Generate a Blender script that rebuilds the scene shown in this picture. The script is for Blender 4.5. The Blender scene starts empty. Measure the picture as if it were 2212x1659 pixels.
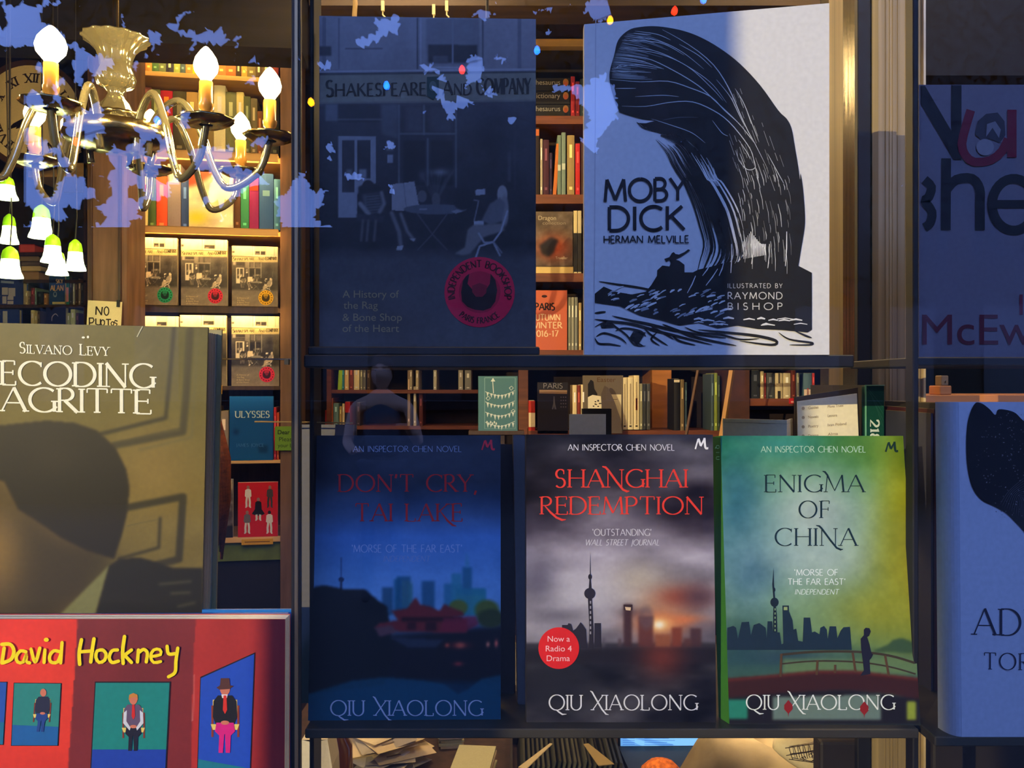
import bpy, bmesh, math, random
import numpy as np
from mathutils import Matrix, Vector, Euler

random.seed(7)
R_ = math.radians
F = 1878.0            # focal length in pixels of the 2212 x 1659 frame
CU, CV = 1106.0, 829.5
CZ = 1.40             # camera height above the pavement
sc = bpy.context.scene
col = sc.collection

# ---------------------------------------------------------------- camera, sky, lamps, exposure
cam = bpy.data.cameras.new('camera')
cam.sensor_width = 36.0
cam.lens = 36.0 * F / 2212.0
cam.clip_start = 0.02
cam.clip_end = 200
camo = bpy.data.objects.new('camera', cam)
col.objects.link(camo)
camo.location = (0, 0, CZ)
camo.rotation_euler = (R_(90), 0, 0)
sc.camera = camo

world = bpy.data.worlds.new('dusk_sky')
sc.world = world
world.use_nodes = True
wn = world.node_tree
wn.nodes.clear()
w_out = wn.nodes.new('ShaderNodeOutputWorld')
w_bg = wn.nodes.new('ShaderNodeBackground')
w_tc = wn.nodes.new('ShaderNodeTexCoord')
w_sep = wn.nodes.new('ShaderNodeSeparateXYZ')
w_rmp = wn.nodes.new('ShaderNodeValToRGB')
wn.links.new(w_tc.outputs['Generated'], w_sep.inputs[0])
wn.links.new(w_sep.outputs['Z'], w_rmp.inputs[0])
w_rmp.color_ramp.elements[0].color = (0.19, 0.33, 1.0, 1)
w_rmp.color_ramp.elements[1].color = (0.17, 0.29, 0.80, 1)
wn.links.new(w_rmp.outputs[0], w_bg.inputs['Color'])
w_bg.inputs['Strength'].default_value = 10.0
wn.links.new(w_bg.outputs[0], w_out.inputs['Surface'])

sc.view_settings.view_transform = 'Standard'
sc.view_settings.look = 'None'
sc.view_settings.exposure = 0.0
sc.view_settings.gamma = 1.0
sc.view_settings.use_curve_mapping = False
sc.cycles.use_denoising = True
sc.cycles.max_bounces = 8
sc.cycles.transparent_max_bounces = 16
sc.cycles.sample_clamp_indirect = 4.0
sc.cycles.caustics_reflective = False
sc.cycles.caustics_refractive = False


def lamp(name, kind, loc, energy, color, size=0.03, rot=None, **kw):
    l = bpy.data.lights.new(name, kind)
    l.energy = energy
    l.color = color
    if kind == 'AREA':
        l.size = size
        if 'size_y' in kw:
            l.shape = 'RECTANGLE'
            l.size_y = kw['size_y']
    else:
        l.shadow_soft_size = size
    if kind == 'SPOT':
        l.spot_size = kw.get('spot', 1.0)
        l.spot_blend = 0.4
    o = bpy.data.objects.new(name, l)
    col.objects.link(o)
    o.location = loc
    if rot:
        o.rotation_euler = rot
    return o


def aim(o, tgt):
    d = Vector(tgt) - Vector(o.location)
    o.rotation_euler = d.to_track_quat('-Z', 'Y').to_euler()


# the street lantern behind the photographer
LANT = Vector((-3.0, -4.0, CZ + 0.90))
lp0_ = LANT + Vector((0, 0.12, 0))
tg_ = Vector((-4.5, .6, CZ + .1))
half_ = (tg_ - lp0_).angle(Vector((.295, .62, CZ)) - lp0_)
o_ = lamp('street_light', 'SPOT', lp0_, 1450, (1.0, 0.80, 0.42), 0.009, spot=2 * half_)
o_.data.spot_blend = 0.004
aim(o_, tg_)
# added warm fill from the shop ceiling, no fixtures modelled
l_ = lamp('ceiling_fill_light', 'AREA', (0.75, 2.3, CZ + 1.22), 13, (1.0, 0.66, 0.34), 0.5)
l_ = lamp('ceiling_fill_light', 'AREA', (-0.3, 2.2, CZ + 1.22), 16, (1.0, 0.66, 0.34), 0.4)
# added warm fill light on the bronze post, no display fixture
l_ = lamp('post_fill_light', 'SPOT', (.40, .60, CZ + .92), 24.0, (1.0, 0.78, 0.48), 0.02, spot=R_(75))
aim(l_, (.345, .80, CZ - .55))
# warm point light low over the till desk, without a lamp body
l_ = lamp('desk_light', 'POINT', (0.32, 1.15, CZ - 0.38), 1.3, (1.0, 0.74, 0.42), 0.05)


# ---------------------------------------------------------------- helpers
def lin(c):
    a = np.asarray(c, dtype=float) / 255.0
    return np.where(a <= 0.04045, a / 12.92, ((a + 0.055) / 1.055) ** 2.4)


def tag(o, label=None, cat=None, group=None, kind=None):
    if label: o['label'] = label
    if cat: o['category'] = cat
    if group: o['group'] = group
    if kind: o['kind'] = kind
    return o


_m = {}


def nmat(name, colr, rough=0.6, metal=0.0, noise=0.0, nscale=20.0, stretch=(1, 1, 1), bump=0.0, emit=None, es=0.0, spec=0.4, coat=0.0):
    """procedural principled material; colr is sRGB 0-255; noise varies it"""
    if name in _m: return _m[name]
    m = bpy.data.materials.new(name)
    m.use_nodes = True
    nt = m.node_tree
    b = nt.nodes['Principled BSDF']
    c = lin(colr)
    b.inputs['Base Color'].default_value = (*c, 1)
    b.inputs['Roughness'].default_value = rough
    b.inputs['Metallic'].default_value = metal
    b.inputs['Specular IOR Level'].default_value = spec
    b.inputs['Coat Weight'].default_value = coat
    if emit is not None:
        b.inputs['Emission Color'].default_value = (*lin(emit), 1)
        b.inputs['Emission Strength'].default_value = es
    if noise > 0 or bump > 0:
        tc = nt.nodes.new('ShaderNodeTexCoord')
        mp = nt.nodes.new('ShaderNodeMapping')
        mp.inputs['Scale'].default_value = stretch
        nz = nt.nodes.new('ShaderNodeTexNoise')
        nz.inputs['Scale'].default_value = nscale
        nz.inputs['Detail'].default_value = 5
        nt.links.new(tc.outputs['Object'], mp.inputs[0])
        nt.links.new(mp.outputs[0], nz.inputs['Vector'])
        if noise > 0:
            r = nt.nodes.new('ShaderNodeValToRGB')
            r.color_ramp.elements[0].position = 0.3
            r.color_ramp.elements[1].position = 0.7
            r.color_ramp.elements[0].color = (*(c * (1 - noise)), 1)
            r.color_ramp.elements[1].color = (*np.minimum(c * (1 + noise), 1), 1)
            nt.links.new(nz.outputs['Fac'], r.inputs[0])
            nt.links.new(r.outputs[0], b.inputs['Base Color'])
        if bump > 0:
            bp = nt.nodes.new('ShaderNodeBump')
            bp.inputs['Strength'].default_value = bump
            bp.inputs['Distance'].default_value = 0.002
            nt.links.new(nz.outputs['Fac'], bp.inputs['Height'])
            nt.links.new(bp.outputs[0], b.inputs['Normal'])
    _m[name] = m
    return m


def print_mat(name, rough=0.45, coat=0.0, spec=0.35):
    """printed or dyed stock: colour comes from the mesh's own Col attribute, with faint fibre noise"""
    if name in _m: return _m[name]
    m = bpy.data.materials.new(name)
    m.use_nodes = True
    nt = m.node_tree
    b = nt.nodes['Principled BSDF']
    at = nt.nodes.new('ShaderNodeAttribute')
    at.attribute_name = 'Col'
    tc = nt.nodes.new('ShaderNodeTexCoord')
    nz = nt.nodes.new('ShaderNodeTexNoise')
    nz.inputs['Scale'].default_value = 300
    mr = nt.nodes.new('ShaderNodeMapRange')
    mr.inputs['To Min'].default_value = 0.88
    mr.inputs['To Max'].default_value = 1.1
    mx = nt.nodes.new('ShaderNodeVectorMath')
    mx.operation = 'SCALE'
    nt.links.new(tc.outputs['Object'], nz.inputs['Vector'])
    nt.links.new(nz.outputs['Fac'], mr.inputs['Value'])
    nt.links.new(at.outputs['Color'], mx.inputs[0])
    nt.links.new(mr.outputs[0], mx.inputs['Scale'])
    nt.links.new(mx.outputs[0], b.inputs['Base Color'])
    b.inputs['Roughness'].default_value = rough
    b.inputs['Specular IOR Level'].default_value = spec
    b.inputs['Coat Weight'].default_value = coat
    b.inputs['Coat Roughness'].default_value = 0.15
    _m[name] = m
    return m


PRINT = print_mat('printed_stock', 0.55, 0.0, 0.2)
GLOSS = print_mat('laminated_print', 0.42, 0.04, 0.22)
CLOTH = print_mat('book_cloth', 0.75)


class MB:
    """collects coloured faces and links them as ONE mesh object"""

    def __init__(s):
        s.v, s.f, s.c = [], [], []

    def poly(s, pts, c):
        n = len(s.v)
        s.v += [tuple(p) for p in pts]
        s.f.append(tuple(range(n, n + len(pts))))
        s.c.append(c)

    def box(s, x0, x1, y0, y1, z0, z1, c, skip=''):
        n = len(s.v)
        s.v += [(x0, y0, z0), (x1, y0, z0), (x1, y1, z0), (x0, y1, z0), (x0, y0, z1), (x1, y0, z1), (x1, y1, z1), (x0, y1, z1)]
        for q in ((0, 1, 5, 4), (1, 2, 6, 5), (2, 3, 7, 6), (3, 0, 4, 7), (4, 5, 6, 7), (3, 2, 1, 0)):
            s.f.append(tuple(n + i for i in q))
            s.c.append(c)

    def prism(s, prof, axis, a0, a1, c):
        """closed profile of 2D points extruded along an axis ('y': profile xz; 'z': profile xy; 'x': profile yz)"""
        n = len(prof)
        def P(p, a):
            return {'y': (p[0], a, p[1]), 'z': (p[0], p[1], a), 'x': (a, p[0], p[1])}[axis]
        b = len(s.v)
        s.v += [P(p, a0) for p in prof] + [P(p, a1) for p in prof]
        for i in range(n):
            j = (i + 1) % n
            s.f.append((b + i, b + j, b + n + j, b + n + i)); s.c.append(c)
        s.f.append(tuple(b + i for i in range(n))[::-1]); s.c.append(c)
        s.f.append(tuple(b + n + i for i in range(n))); s.c.append(c)

    def lathe(s, prof, c, seg=24, cx=0, cy=0, flute=0.0, nfl=12):
        b = len(s.v)
        for r, z in prof:
            for k in range(seg):
                a = 2 * math.pi * k / seg
                rr = r * (1 + flute * math.cos(nfl * a))
                s.v.append((cx + rr * math.cos(a), cy + rr * math.sin(a), z))
        for i in range(len(prof) - 1):
            for k in range(seg):
                k2 = (k + 1) % seg
                s.f.append((b + i * seg + k, b + i * seg + k2, b + (i + 1) * seg + k2, b + (i + 1) * seg + k)); s.c.append(c)

    def tube(s, pts, r, c, seg=10, taper=None):
        pts = [Vector(p) for p in pts]
        b = len(s.v)
        n = len(pts)
        up = Vector((0.13, 0.31, 0.94)).normalized()
        for i, p in enumerate(pts):
            t = (pts[min(i + 1, n - 1)] - pts[max(i - 1, 0)]).normalized()
            a = t.cross(up)
            if a.length < 1e-3: a = t.cross(Vector((1, 0, 0)))
            a.normalize()
            q = a.cross(t)
            rr = r if taper is None else r * taper[i]
            for k in range(seg):
                th = 2 * math.pi * k / seg
                s.v.append(tuple(p + a * (rr * math.cos(th)) + q * (rr * math.sin(th))))
        for i in range(n - 1):
            for k in range(seg):
                k2 = (k + 1) % seg
                s.f.append((b + i * seg + k, b + i * seg + k2, b + (i + 1) * seg + k2, b + (i + 1) * seg + k)); s.c.append(c)
        s.f.append(tuple(b + k for k in range(seg))[::-1]); s.c.append(c)
        s.f.append(tuple(b + (n - 1) * seg + k for k in range(seg))); s.c.append(c)

    def build(s, name, mat, parent=None, matrix=None, smooth=False):
        me = bpy.data.meshes.new(name)
        me.from_pydata(s.v, [], s.f)
        ca = me.color_attributes.new('Col', 'FLOAT_COLOR', 'CORNER')
        ls = np.array([len(f) for f in s.f])
        cc = np.repeat(np.array([(*lin(c), 1.0) if c is not None else (.5, .5, .5, 1) for c in s.c]), ls, axis=0)
        ca.data.foreach_set('color', cc.astype(np.float32).ravel())
        if smooth:
            me.polygons.foreach_set('use_smooth', [True] * len(me.polygons))
        me.materials.append(mat)
        o = bpy.data.objects.new(name, me)
        col.objects.link(o)
        if parent: o.parent = parent
        if matrix is not None: o.matrix_world = matrix
        return o


def empty(name, matrix):
    o = bpy.data.objects.new(name, None)
    col.objects.link(o)
    o.empty_display_size = 0.05
    o.matrix_world = matrix
    return o


def bevel(o, w, seg=2):
    m = o.modifiers.new('bevel', 'BEVEL')
    m.width = w
    m.segments = seg
    m.limit_method = 'ANGLE'
    return o


def P3(u, v, D):
    """point at depth D seen at (u, v) of the frame"""
    return Vector(((u - CU) / F * D, D, CZ - (v - CV) / F * D))


class Face:
    """a plane standing in the place; local x right, y away, z up"""

    def __init__(s, u, v, D, yaw=0, pitch=0, roll=0):
        s.o = P3(u, v, D)
        s.rot = Matrix.Rotation(R_(yaw), 3, 'Z') @ Matrix.Rotation(R_(pitch), 3, 'X') @ Matrix.Rotation(R_(roll), 3, 'Y')
        s.M = Matrix.Translation(s.o) @ s.rot.to_4x4()
        s.ex, s.ey, s.ez = s.rot.col[0], s.rot.col[1], s.rot.col[2]
        s.A = np.array(s.rot)
        s.cam = Vector((0, 0, CZ))

    def at(s, u, v, y=0.0):
        d = Vector(((u - CU) / F, 1, -(v - CV) / F))
        o = s.o + s.ey * y
        t = (o - s.cam).dot(s.ey) / d.dot(s.ey)
        p = s.cam + d * t - s.o
        return p.dot(s.ex), p.dot(s.ez)

    def at_np(s, uv, y=0.0):
        uv = np.asarray(uv, float)
        d = np.stack([(uv[:, 0] - CU) / F, np.ones(len(uv)), -(uv[:, 1] - CV) / F], 1)
        o = np.array(s.o + s.ey * y); c = np.array(s.cam); n = np.array(s.ey)
        t = ((o - c) @ n) / (d @ n)
        p = c + d * t[:, None] - np.array(s.o)
        return p @ np.array(s.ex), p @ np.array(s.ez)

    def px(s, x, z, y=0.0):
        """local arrays -> frame pixels"""
        x = np.asarray(x, float); z = np.asarray(z, float)
        ex, ey, ez, o = [np.array(k) for k in (s.ex, s.ey, s.ez, s.o)]
        p = o + x[..., None] * ex + z[..., None] * ez + y * ey
        return CU + p[..., 0] / p[..., 1] * F, CV - (p[..., 2] - CZ) / p[..., 1] * F

    def rect(s, *c):
        """4 corner pixels (tl,tr,br,bl) or u0,v0,u1,v1 -> local x0,x1,z0,z1"""
        if len(c) == 4 and not hasattr(c[0], '__len__'):
            u0, v0, u1, v1 = c
            c = ((u0, v0), (u1, v0), (u1, v1), (u0, v1))
        p = [s.at(*k) for k in c]
        return (p[0][0] + p[3][0]) / 2, (p[1][0] + p[2][0]) / 2, (p[2][1] + p[3][1]) / 2, (p[0][1] + p[1][1]) / 2


# ---------------------------------------------------------------- painting of printed covers
class Canvas:
    def __init__(s, u0, v0, u1, v1, res=0.5, base=(128, 128, 128)):
        s.u0, s.v0, s.u1, s.v1, s.r = u0, v0, u1, v1, res
        s.W = int((u1 - u0) * res) + 1
        s.H = int((v1 - v0) * res) + 1
        s.a = np.ones((s.H, s.W, 3)) * np.array(base, float)
        s.U, s.V = np.meshgrid(u0 + np.arange(s.W) / res, v0 + np.arange(s.H) / res)

    def blur(s, m, b):
        k = max(1, int(b * s.r))
        for _ in range(2):
            for ax in (0, 1):
                p = np.pad(m, [(k, k) if i == ax else (0, 0) for i in (0, 1)], mode='edge')
                c = np.cumsum(p, axis=ax)
                c = np.concatenate([np.zeros_like(np.take(c, [0], axis=ax)), c], axis=ax)
                n = m.shape[ax]
                m = (np.take(c, np.arange(2 * k + 1, 2 * k + 1 + n), axis=ax) - np.take(c, np.arange(0, n), axis=ax)) / (2 * k + 1)
        return m

    def mix(s, m, c, alpha=1.0):
        m = np.clip(m, 0, 1)[..., None] * alpha
        s.a = s.a * (1 - m) + np.array(c, float) * m

    def poly(s, pts, c, blur=0, alpha=1.0):
        m = np.zeros((s.H, s.W), bool)
        n = len(pts)
        for i in range(n):
            (x0, y0), (x1, y1) = pts[i], pts[(i + 1) % n]
            if y0 == y1: continue
            cond = ((y0 > s.V) != (y1 > s.V)) & (s.U < (x1 - x0) * (s.V - y0) / (y1 - y0) + x0)
            m ^= cond
        m = m.astype(float)
        if blur: m = s.blur(m, blur)
        s.mix(m, c, alpha)

    def ell(s, cu, cv, ru, rv, c, soft=0.15, alpha=1.0):
        d = np.sqrt(((s.U - cu) / ru) ** 2 + ((s.V - cv) / rv) ** 2)
        s.mix(np.clip((1 - d) / max(soft, 1e-3) + 0.5, 0, 1), c, alpha)

    def glow(s, cu, cv, ru, rv, c, alpha=1.0):
        d = ((s.U - cu) / ru) ** 2 + ((s.V - cv) / rv) ** 2
        s.mix(np.exp(-d), c, alpha)

    def line(s, pts, w, c, blur=0, alpha=1.0):
        m = np.zeros((s.H, s.W))
        for (x0, y0), (x1, y1) in zip(pts[:-1], pts[1:]):
            dx, dy = x1 - x0, y1 - y0
            L = dx * dx + dy * dy + 1e-9
            t = np.clip(((s.U - x0) * dx + (s.V - y0) * dy) / L, 0, 1)
            d = np.hypot(s.U - x0 - t * dx, s.V - y0 - t * dy)
            m = np.maximum(m, np.clip((w / 2 - d) * s.r + 0.5, 0, 1))
        if blur: m = s.blur(m, blur)
        s.mix(m, c, alpha)

    def vgrad(s, stops):
        vs = [k[0] for k in stops]
        for i in range(3):
            s.a[..., i] = np.interp(s.V, vs, [k[1][i] for k in stops])

    def noise(s, scale, amp, seed=1, aniso=(1, 1), tint=(1, 1, 1)):
        rng = np.random.RandomState(seed)
        tot = np.zeros((s.H, s.W))
        a = 1.0
        sca = scale
        for _ in range(4):
            gx = (s.U - s.u0) / (sca * aniso[0]); gy = (s.V - s.v0) / (sca * aniso[1])
            g = rng.rand(int(gy.max()) + 3, int(gx.max()) + 3) - 0.5
            ix, iy = gx.astype(int), gy.astype(int)
            fx, fy = gx - ix, gy - iy
            fx = fx * fx * (3 - 2 * fx); fy = fy * fy * (3 - 2 * fy)
            tot += a * ((g[iy, ix] * (1 - fx) + g[iy, ix + 1] * fx) * (1 - fy) + (g[iy + 1, ix] * (1 - fx) + g[iy + 1, ix + 1] * fx) * fy)
            a *= 0.5; sca *= 0.5
        s.a = s.a + tot[..., None] * amp * np.array(tint, float)
        return tot

    def sample(s, u, v):
        x = np.clip((u - s.u0) * s.r, 0, s.W - 1.001); y = np.clip((v - s.v0) * s.r, 0, s.H - 1.001)
        ix, iy = x.astype(int), y.astype(int)
        fx, fy = (x - ix)[..., None], (y - iy)[..., None]
        a = s.a
        ix1 = np.minimum(ix + 1, s.W - 1); iy1 = np.minimum(iy + 1, s.H - 1)
        return np.clip((a[iy, ix] * (1 - fx) + a[iy, ix1] * fx) * (1 - fy) + (a[iy1, ix] * (1 - fx) + a[iy1, ix1] * fx) * fy, 0, 255)


def art(face, rect, cv, name, parent, step=2.2, mat=None, uvmap=None, y=-0.00025):
    """the printed picture on a cover: a fine grid that carries the ink colours"""
    x0, x1, z0, z1 = rect
    wpx = (x1 - x0) / face.o.y * F; hpx = (z1 - z0) / face.o.y * F
    nx, ny = max(2, int(wpx / step)), max(2, int(hpx / step))
    X, Z = np.meshgrid(np.linspace(x0, x1, nx + 1), np.linspace(z1, z0, ny + 1))
    if uvmap is None:
        U, V = face.px(X, Z, y)
    else:
        a, b, c, d = uvmap
        U = a + (X - x0) / (x1 - x0) * (c - a); V = b + (z1 - Z) / (z1 - z0) * (d - b)
    C = lin(cv.sample(U, V))
    vs = np.stack([X, np.full_like(X, y), Z], -1).reshape(-1, 3)
    idx = np.arange((nx + 1) * (ny + 1)).reshape(ny + 1, nx + 1)
    q = np.stack([idx[1:, :-1], idx[1:, 1:], idx[:-1, 1:], idx[:-1, :-1]], -1).reshape(-1, 4)
    me = bpy.data.meshes.new(name)
    me.vertices.add(len(vs)); me.vertices.foreach_set('co', vs.ravel())
    me.loops.add(q.size); me.loops.foreach_set('vertex_index', q.ravel())
    me.polygons.add(len(q)); me.polygons.foreach_set('loop_start', np.arange(0, q.size, 4))
    me.update(calc_edges=True)
    ca = me.color_attributes.new('Col', 'FLOAT_COLOR', 'POINT')
    cc = np.concatenate([C.reshape(-1, 3), np.ones((len(vs), 1))], 1).astype(np.float32)
    ca.data.foreach_set('color', cc.ravel())
    me.materials.append(mat or GLOSS)
    o = bpy.data.objects.new(name, me)
    col.objects.link(o)
    o.parent = parent
    return o


# ---------------------------------------------------------------- drawn letters
def arc(cx, cy, rx, ry, a0, a1, n=14):
    return [(cx + rx * math.cos(R_(a0 + (a1 - a0) * i / n)), cy + ry * math.sin(R_(a0 + (a1 - a0) * i / n))) for i in range(n + 1)]


# (width, [(points, serif flags, weight)])  weight: None auto, 't' thin, 'k' thick
GL = {
    'A': (.80, [([(0, 0), (.40, 1)], 's', 't'), ([(.40, 1), (.80, 0)], 'e', 'k'), ([(.14, .36), (.66, .36)], '', None)]),
    'B': (.58, [([(.04, 0), (.04, 1)], 'se', None), ([(0.04, 1)] + arc(.26, .76, .22, .24, 90, -90) + [(.04, .52)], '', None), ([(.04, .52)] + arc(.28, .26, .27, .26, 90, -90) + [(.04, 0)], '', None)]),
    'C': (.82, [(arc(.50, .5, .47, .5, 48, 312, 24), 'v', None)]),
    'D': (.78, [([(.04, 0), (.04, 1)], 'se', None), ([(.04, 1)] + arc(.28, .5, .47, .5, 90, -90, 20) + [(.04, 0)], '', None)]),
    'E': (.52, [([(.04, 0), (.04, 1)], 'se', None), ([(.04, 1), (.48, 1)], 'v', None), ([(.04, .52), (.42, .52)], 'v', None), ([(.04, 0), (.52, 0)], 'v', None)]),
    'F': (.50, [([(.04, 0), (.04, 1)], 'se', None), ([(.04, 1), (.48, 1)], 'v', None), ([(.04, .52), (.42, .52)], 'v', None)]),
    'G': (.86, [(arc(.50, .5, .47, .5, 48, 330, 24), '', None), ([(.84, .02), (.84, .42)], 'e', None)]),
    'H': (.78, [([(.05, 0), (.05, 1)], 'se', None), ([(.73, 0), (.73, 1)], 'se', None), ([(.05, .52), (.73, .52)], '', None)]),
    'I': (.12, [([(.06, 0), (.06, 1)], 'se', None)]),
    'J': (.30, [([(.22, 1), (.22, .1)] + arc(.05, .0, .17, .2, 20, -70, 6), 's', None)]),
    'K': (.68, [([(.05, 0), (.05, 1)], 'se', None), ([(.60, 1), (.07, .48)], 's', 't'), ([(.20, .58), (.68, 0)], 'e', 'k')]),
    'L': (.52, [([(.05, 0), (.05, 1)], 'se', None), ([(.05, 0), (.50, 0)], 'v', None)]),
    'M': (.96, [([(.04, 0), (.12, 1)], 's', 't'), ([(.12, 1), (.48, .08)], '', 'k'), ([(.48, .08), (.84, 1)], '', 't'), ([(.84, 1), (.92, 0)], 'e', 'k')]),
    'N': (.80, [([(.06, 0), (.06, 1)], 's', 't'), ([(.04, 1), (.74, 0)], '', 'k'), ([(.74, 0), (.74, 1)], 'e', 't')]),
    'O': (.98, [(arc(.49, .5, .47, .5, 90, 450, 30), '', None)]),
    'P': (.54, [([(.05, 0), (.05, 1)], 'se', None), ([(.05, 1)] + arc(.26, .74, .25, .26, 90, -90) + [(.05, .48)], '', None)]),
    'Q': (.98, [(arc(.49, .5, .47, .5, 90, 450, 30), '', None), ([(.42, .04), (.62, -.12), (.85, -.28), (1.1, -.26)], '', 'k')]),
    'R': (.62, [([(.05, 0), (.05, 1)], 'se', None), ([(.05, 1)] + arc(.25, .75, .24, .25, 90, -90) + [(.05, .5)], '', None), ([(.22, .5), (.64, 0)], 'e', 'k')]),
    'S': (.52, [(arc(.27, .75, .21, .25, 40, 250, 14) + arc(.25, .26, .23, .26, 75, -145, 16), 'v', None)]),
    'T': (.70, [([(.35, 0), (.35, 1)], 's', None), ([(.02, 1), (.68, 1)], 'vv', None)]),
    'U': (.74, [([(.06, 1), (.06, .35)] + arc(.37, .33, .31, .33, 180, 360, 14) + [(.68, 1)], 'se', None)]),
    'V': (.74, [([(0, 1), (.37, 0)], 's', 'k'), ([(.37, 0), (.74, 1)], 'e', 't')]),
    'W': (1.1, [([(0, 1), (.28, 0)], 's', 'k'), ([(.28, 0), (.55, 1)], '', 't'), ([(.55, 1), (.83, 0)], '', 'k'), ([(.83, 0), (1.1, 1)], 'e', 't')]),
    'X': (.70, [([(0, 1), (.70, 0)], 'se', 'k'), ([(0, 0), (.68, 1)], 'se', 't')]),
    'Y': (.68, [([(0, 1), (.34, .48)], 's', 'k'), ([(.34, .48), (.68, 1)], 'e', 't'), ([(.34, .48), (.34, 0)], 'e', None)]),
    "'": (.14, [([(.08, 1.02), (.04, .78)], '', 'k')]),
    '`': (.14, [([(.04, 1.02), (.09, .78)], '', 'k')]),
    ',': (.14, [([(.10, .06), (.02, -.18)], '', 'k')]),
    '-': (.4, [([(.06, .4), (.34, .4)], '', None)]),
    '0': (.62, [(arc(.31, .5, .28, .5, 90, 450, 24), '', None)]),
    '1': (.3, [([(.02, .8), (.16, 1), (.16, 0)], 'e', None)]),
    '2': (.56, [(arc(.27, .72, .24, .28, 165, -30, 12) + [(.05, .02), (.54, .02)], 'v', None)]),
    '4': (.6, [([(.58, .28), (.02, .28), (.42, 1), (.42, 0)], '', None)]),
    '6': (.58, [(arc(.29, .3, .26, .3, 90, 450, 20), '', None), ([(.03, .3), (.12, .7), (.4, 1)], '', None)]),
    '7': (.55, [([(.02, 1), (.52, 1), (.16, 0)], '', None)]),
    '8': (.56, [(arc(.28, .76, .21, .24, 90, 450, 18), '', None), (arc(.28, .27, .26, .27, 90, 450, 18), '', None)]),
    # swash forms
    'n': (.80, [([(.06, 0), (.06, 1)], 's', 't'), ([(-.22, 1.16), (-.06, 1.12), (.06, .98), (.50, .30), (.80, -.12), (1.0, -.22), (1.12, -.2)], '', 'k'), ([(.74, .02), (.74, 1)], 'e', 't')]),
    'r': (.62, [([(.05, 0), (.05, 1)], 'se', None), ([(.05, 1)] + arc(.25, .75, .24, .25, 90, -90) + [(.05, .5)], '', None), ([(.18, .5), (.48, .1), (.75, -.18), (1.02, -.32), (1.2, -.3)], '', 'k')]),
    'x': (.70, [([(-.14, 1.26), (-.02, 1.18), (.10, .95), (.60, .05), (.85, -.26), (1.02, -.3)], '', 'k'), ([(0, 0), (.68, 1)], 'se', 't')]),
    'm': (.96, [([(.04, 0), (.12, 1)], 's', 't'), ([(-.12, 1.22), (.0, 1.18), (.12, 1), (.48, .08)], '', 'k'), ([(.48, .08), (.84, 1)], '', 't'), ([(.84, 1), (.92, 0)], 'e', 'k')]),
    'k': (.68, [([(.05, 0), (.05, 1)], 'se', None), ([(.60, 1), (.07, .48)], 's', 't'), ([(.20, .58), (.58, .04), (.86, -.22), (1.06, -.28)], '', 'k')]),
    '&': (.8, [([(.78, .02), (.2, .72)] + arc(.36, .8, .17, .2, 200, -20, 10) + [(.08, .34)] + arc(.32, .22, .28, .22, 160, 340, 12) + [(.76, .52)], '', None)]),
}


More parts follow.
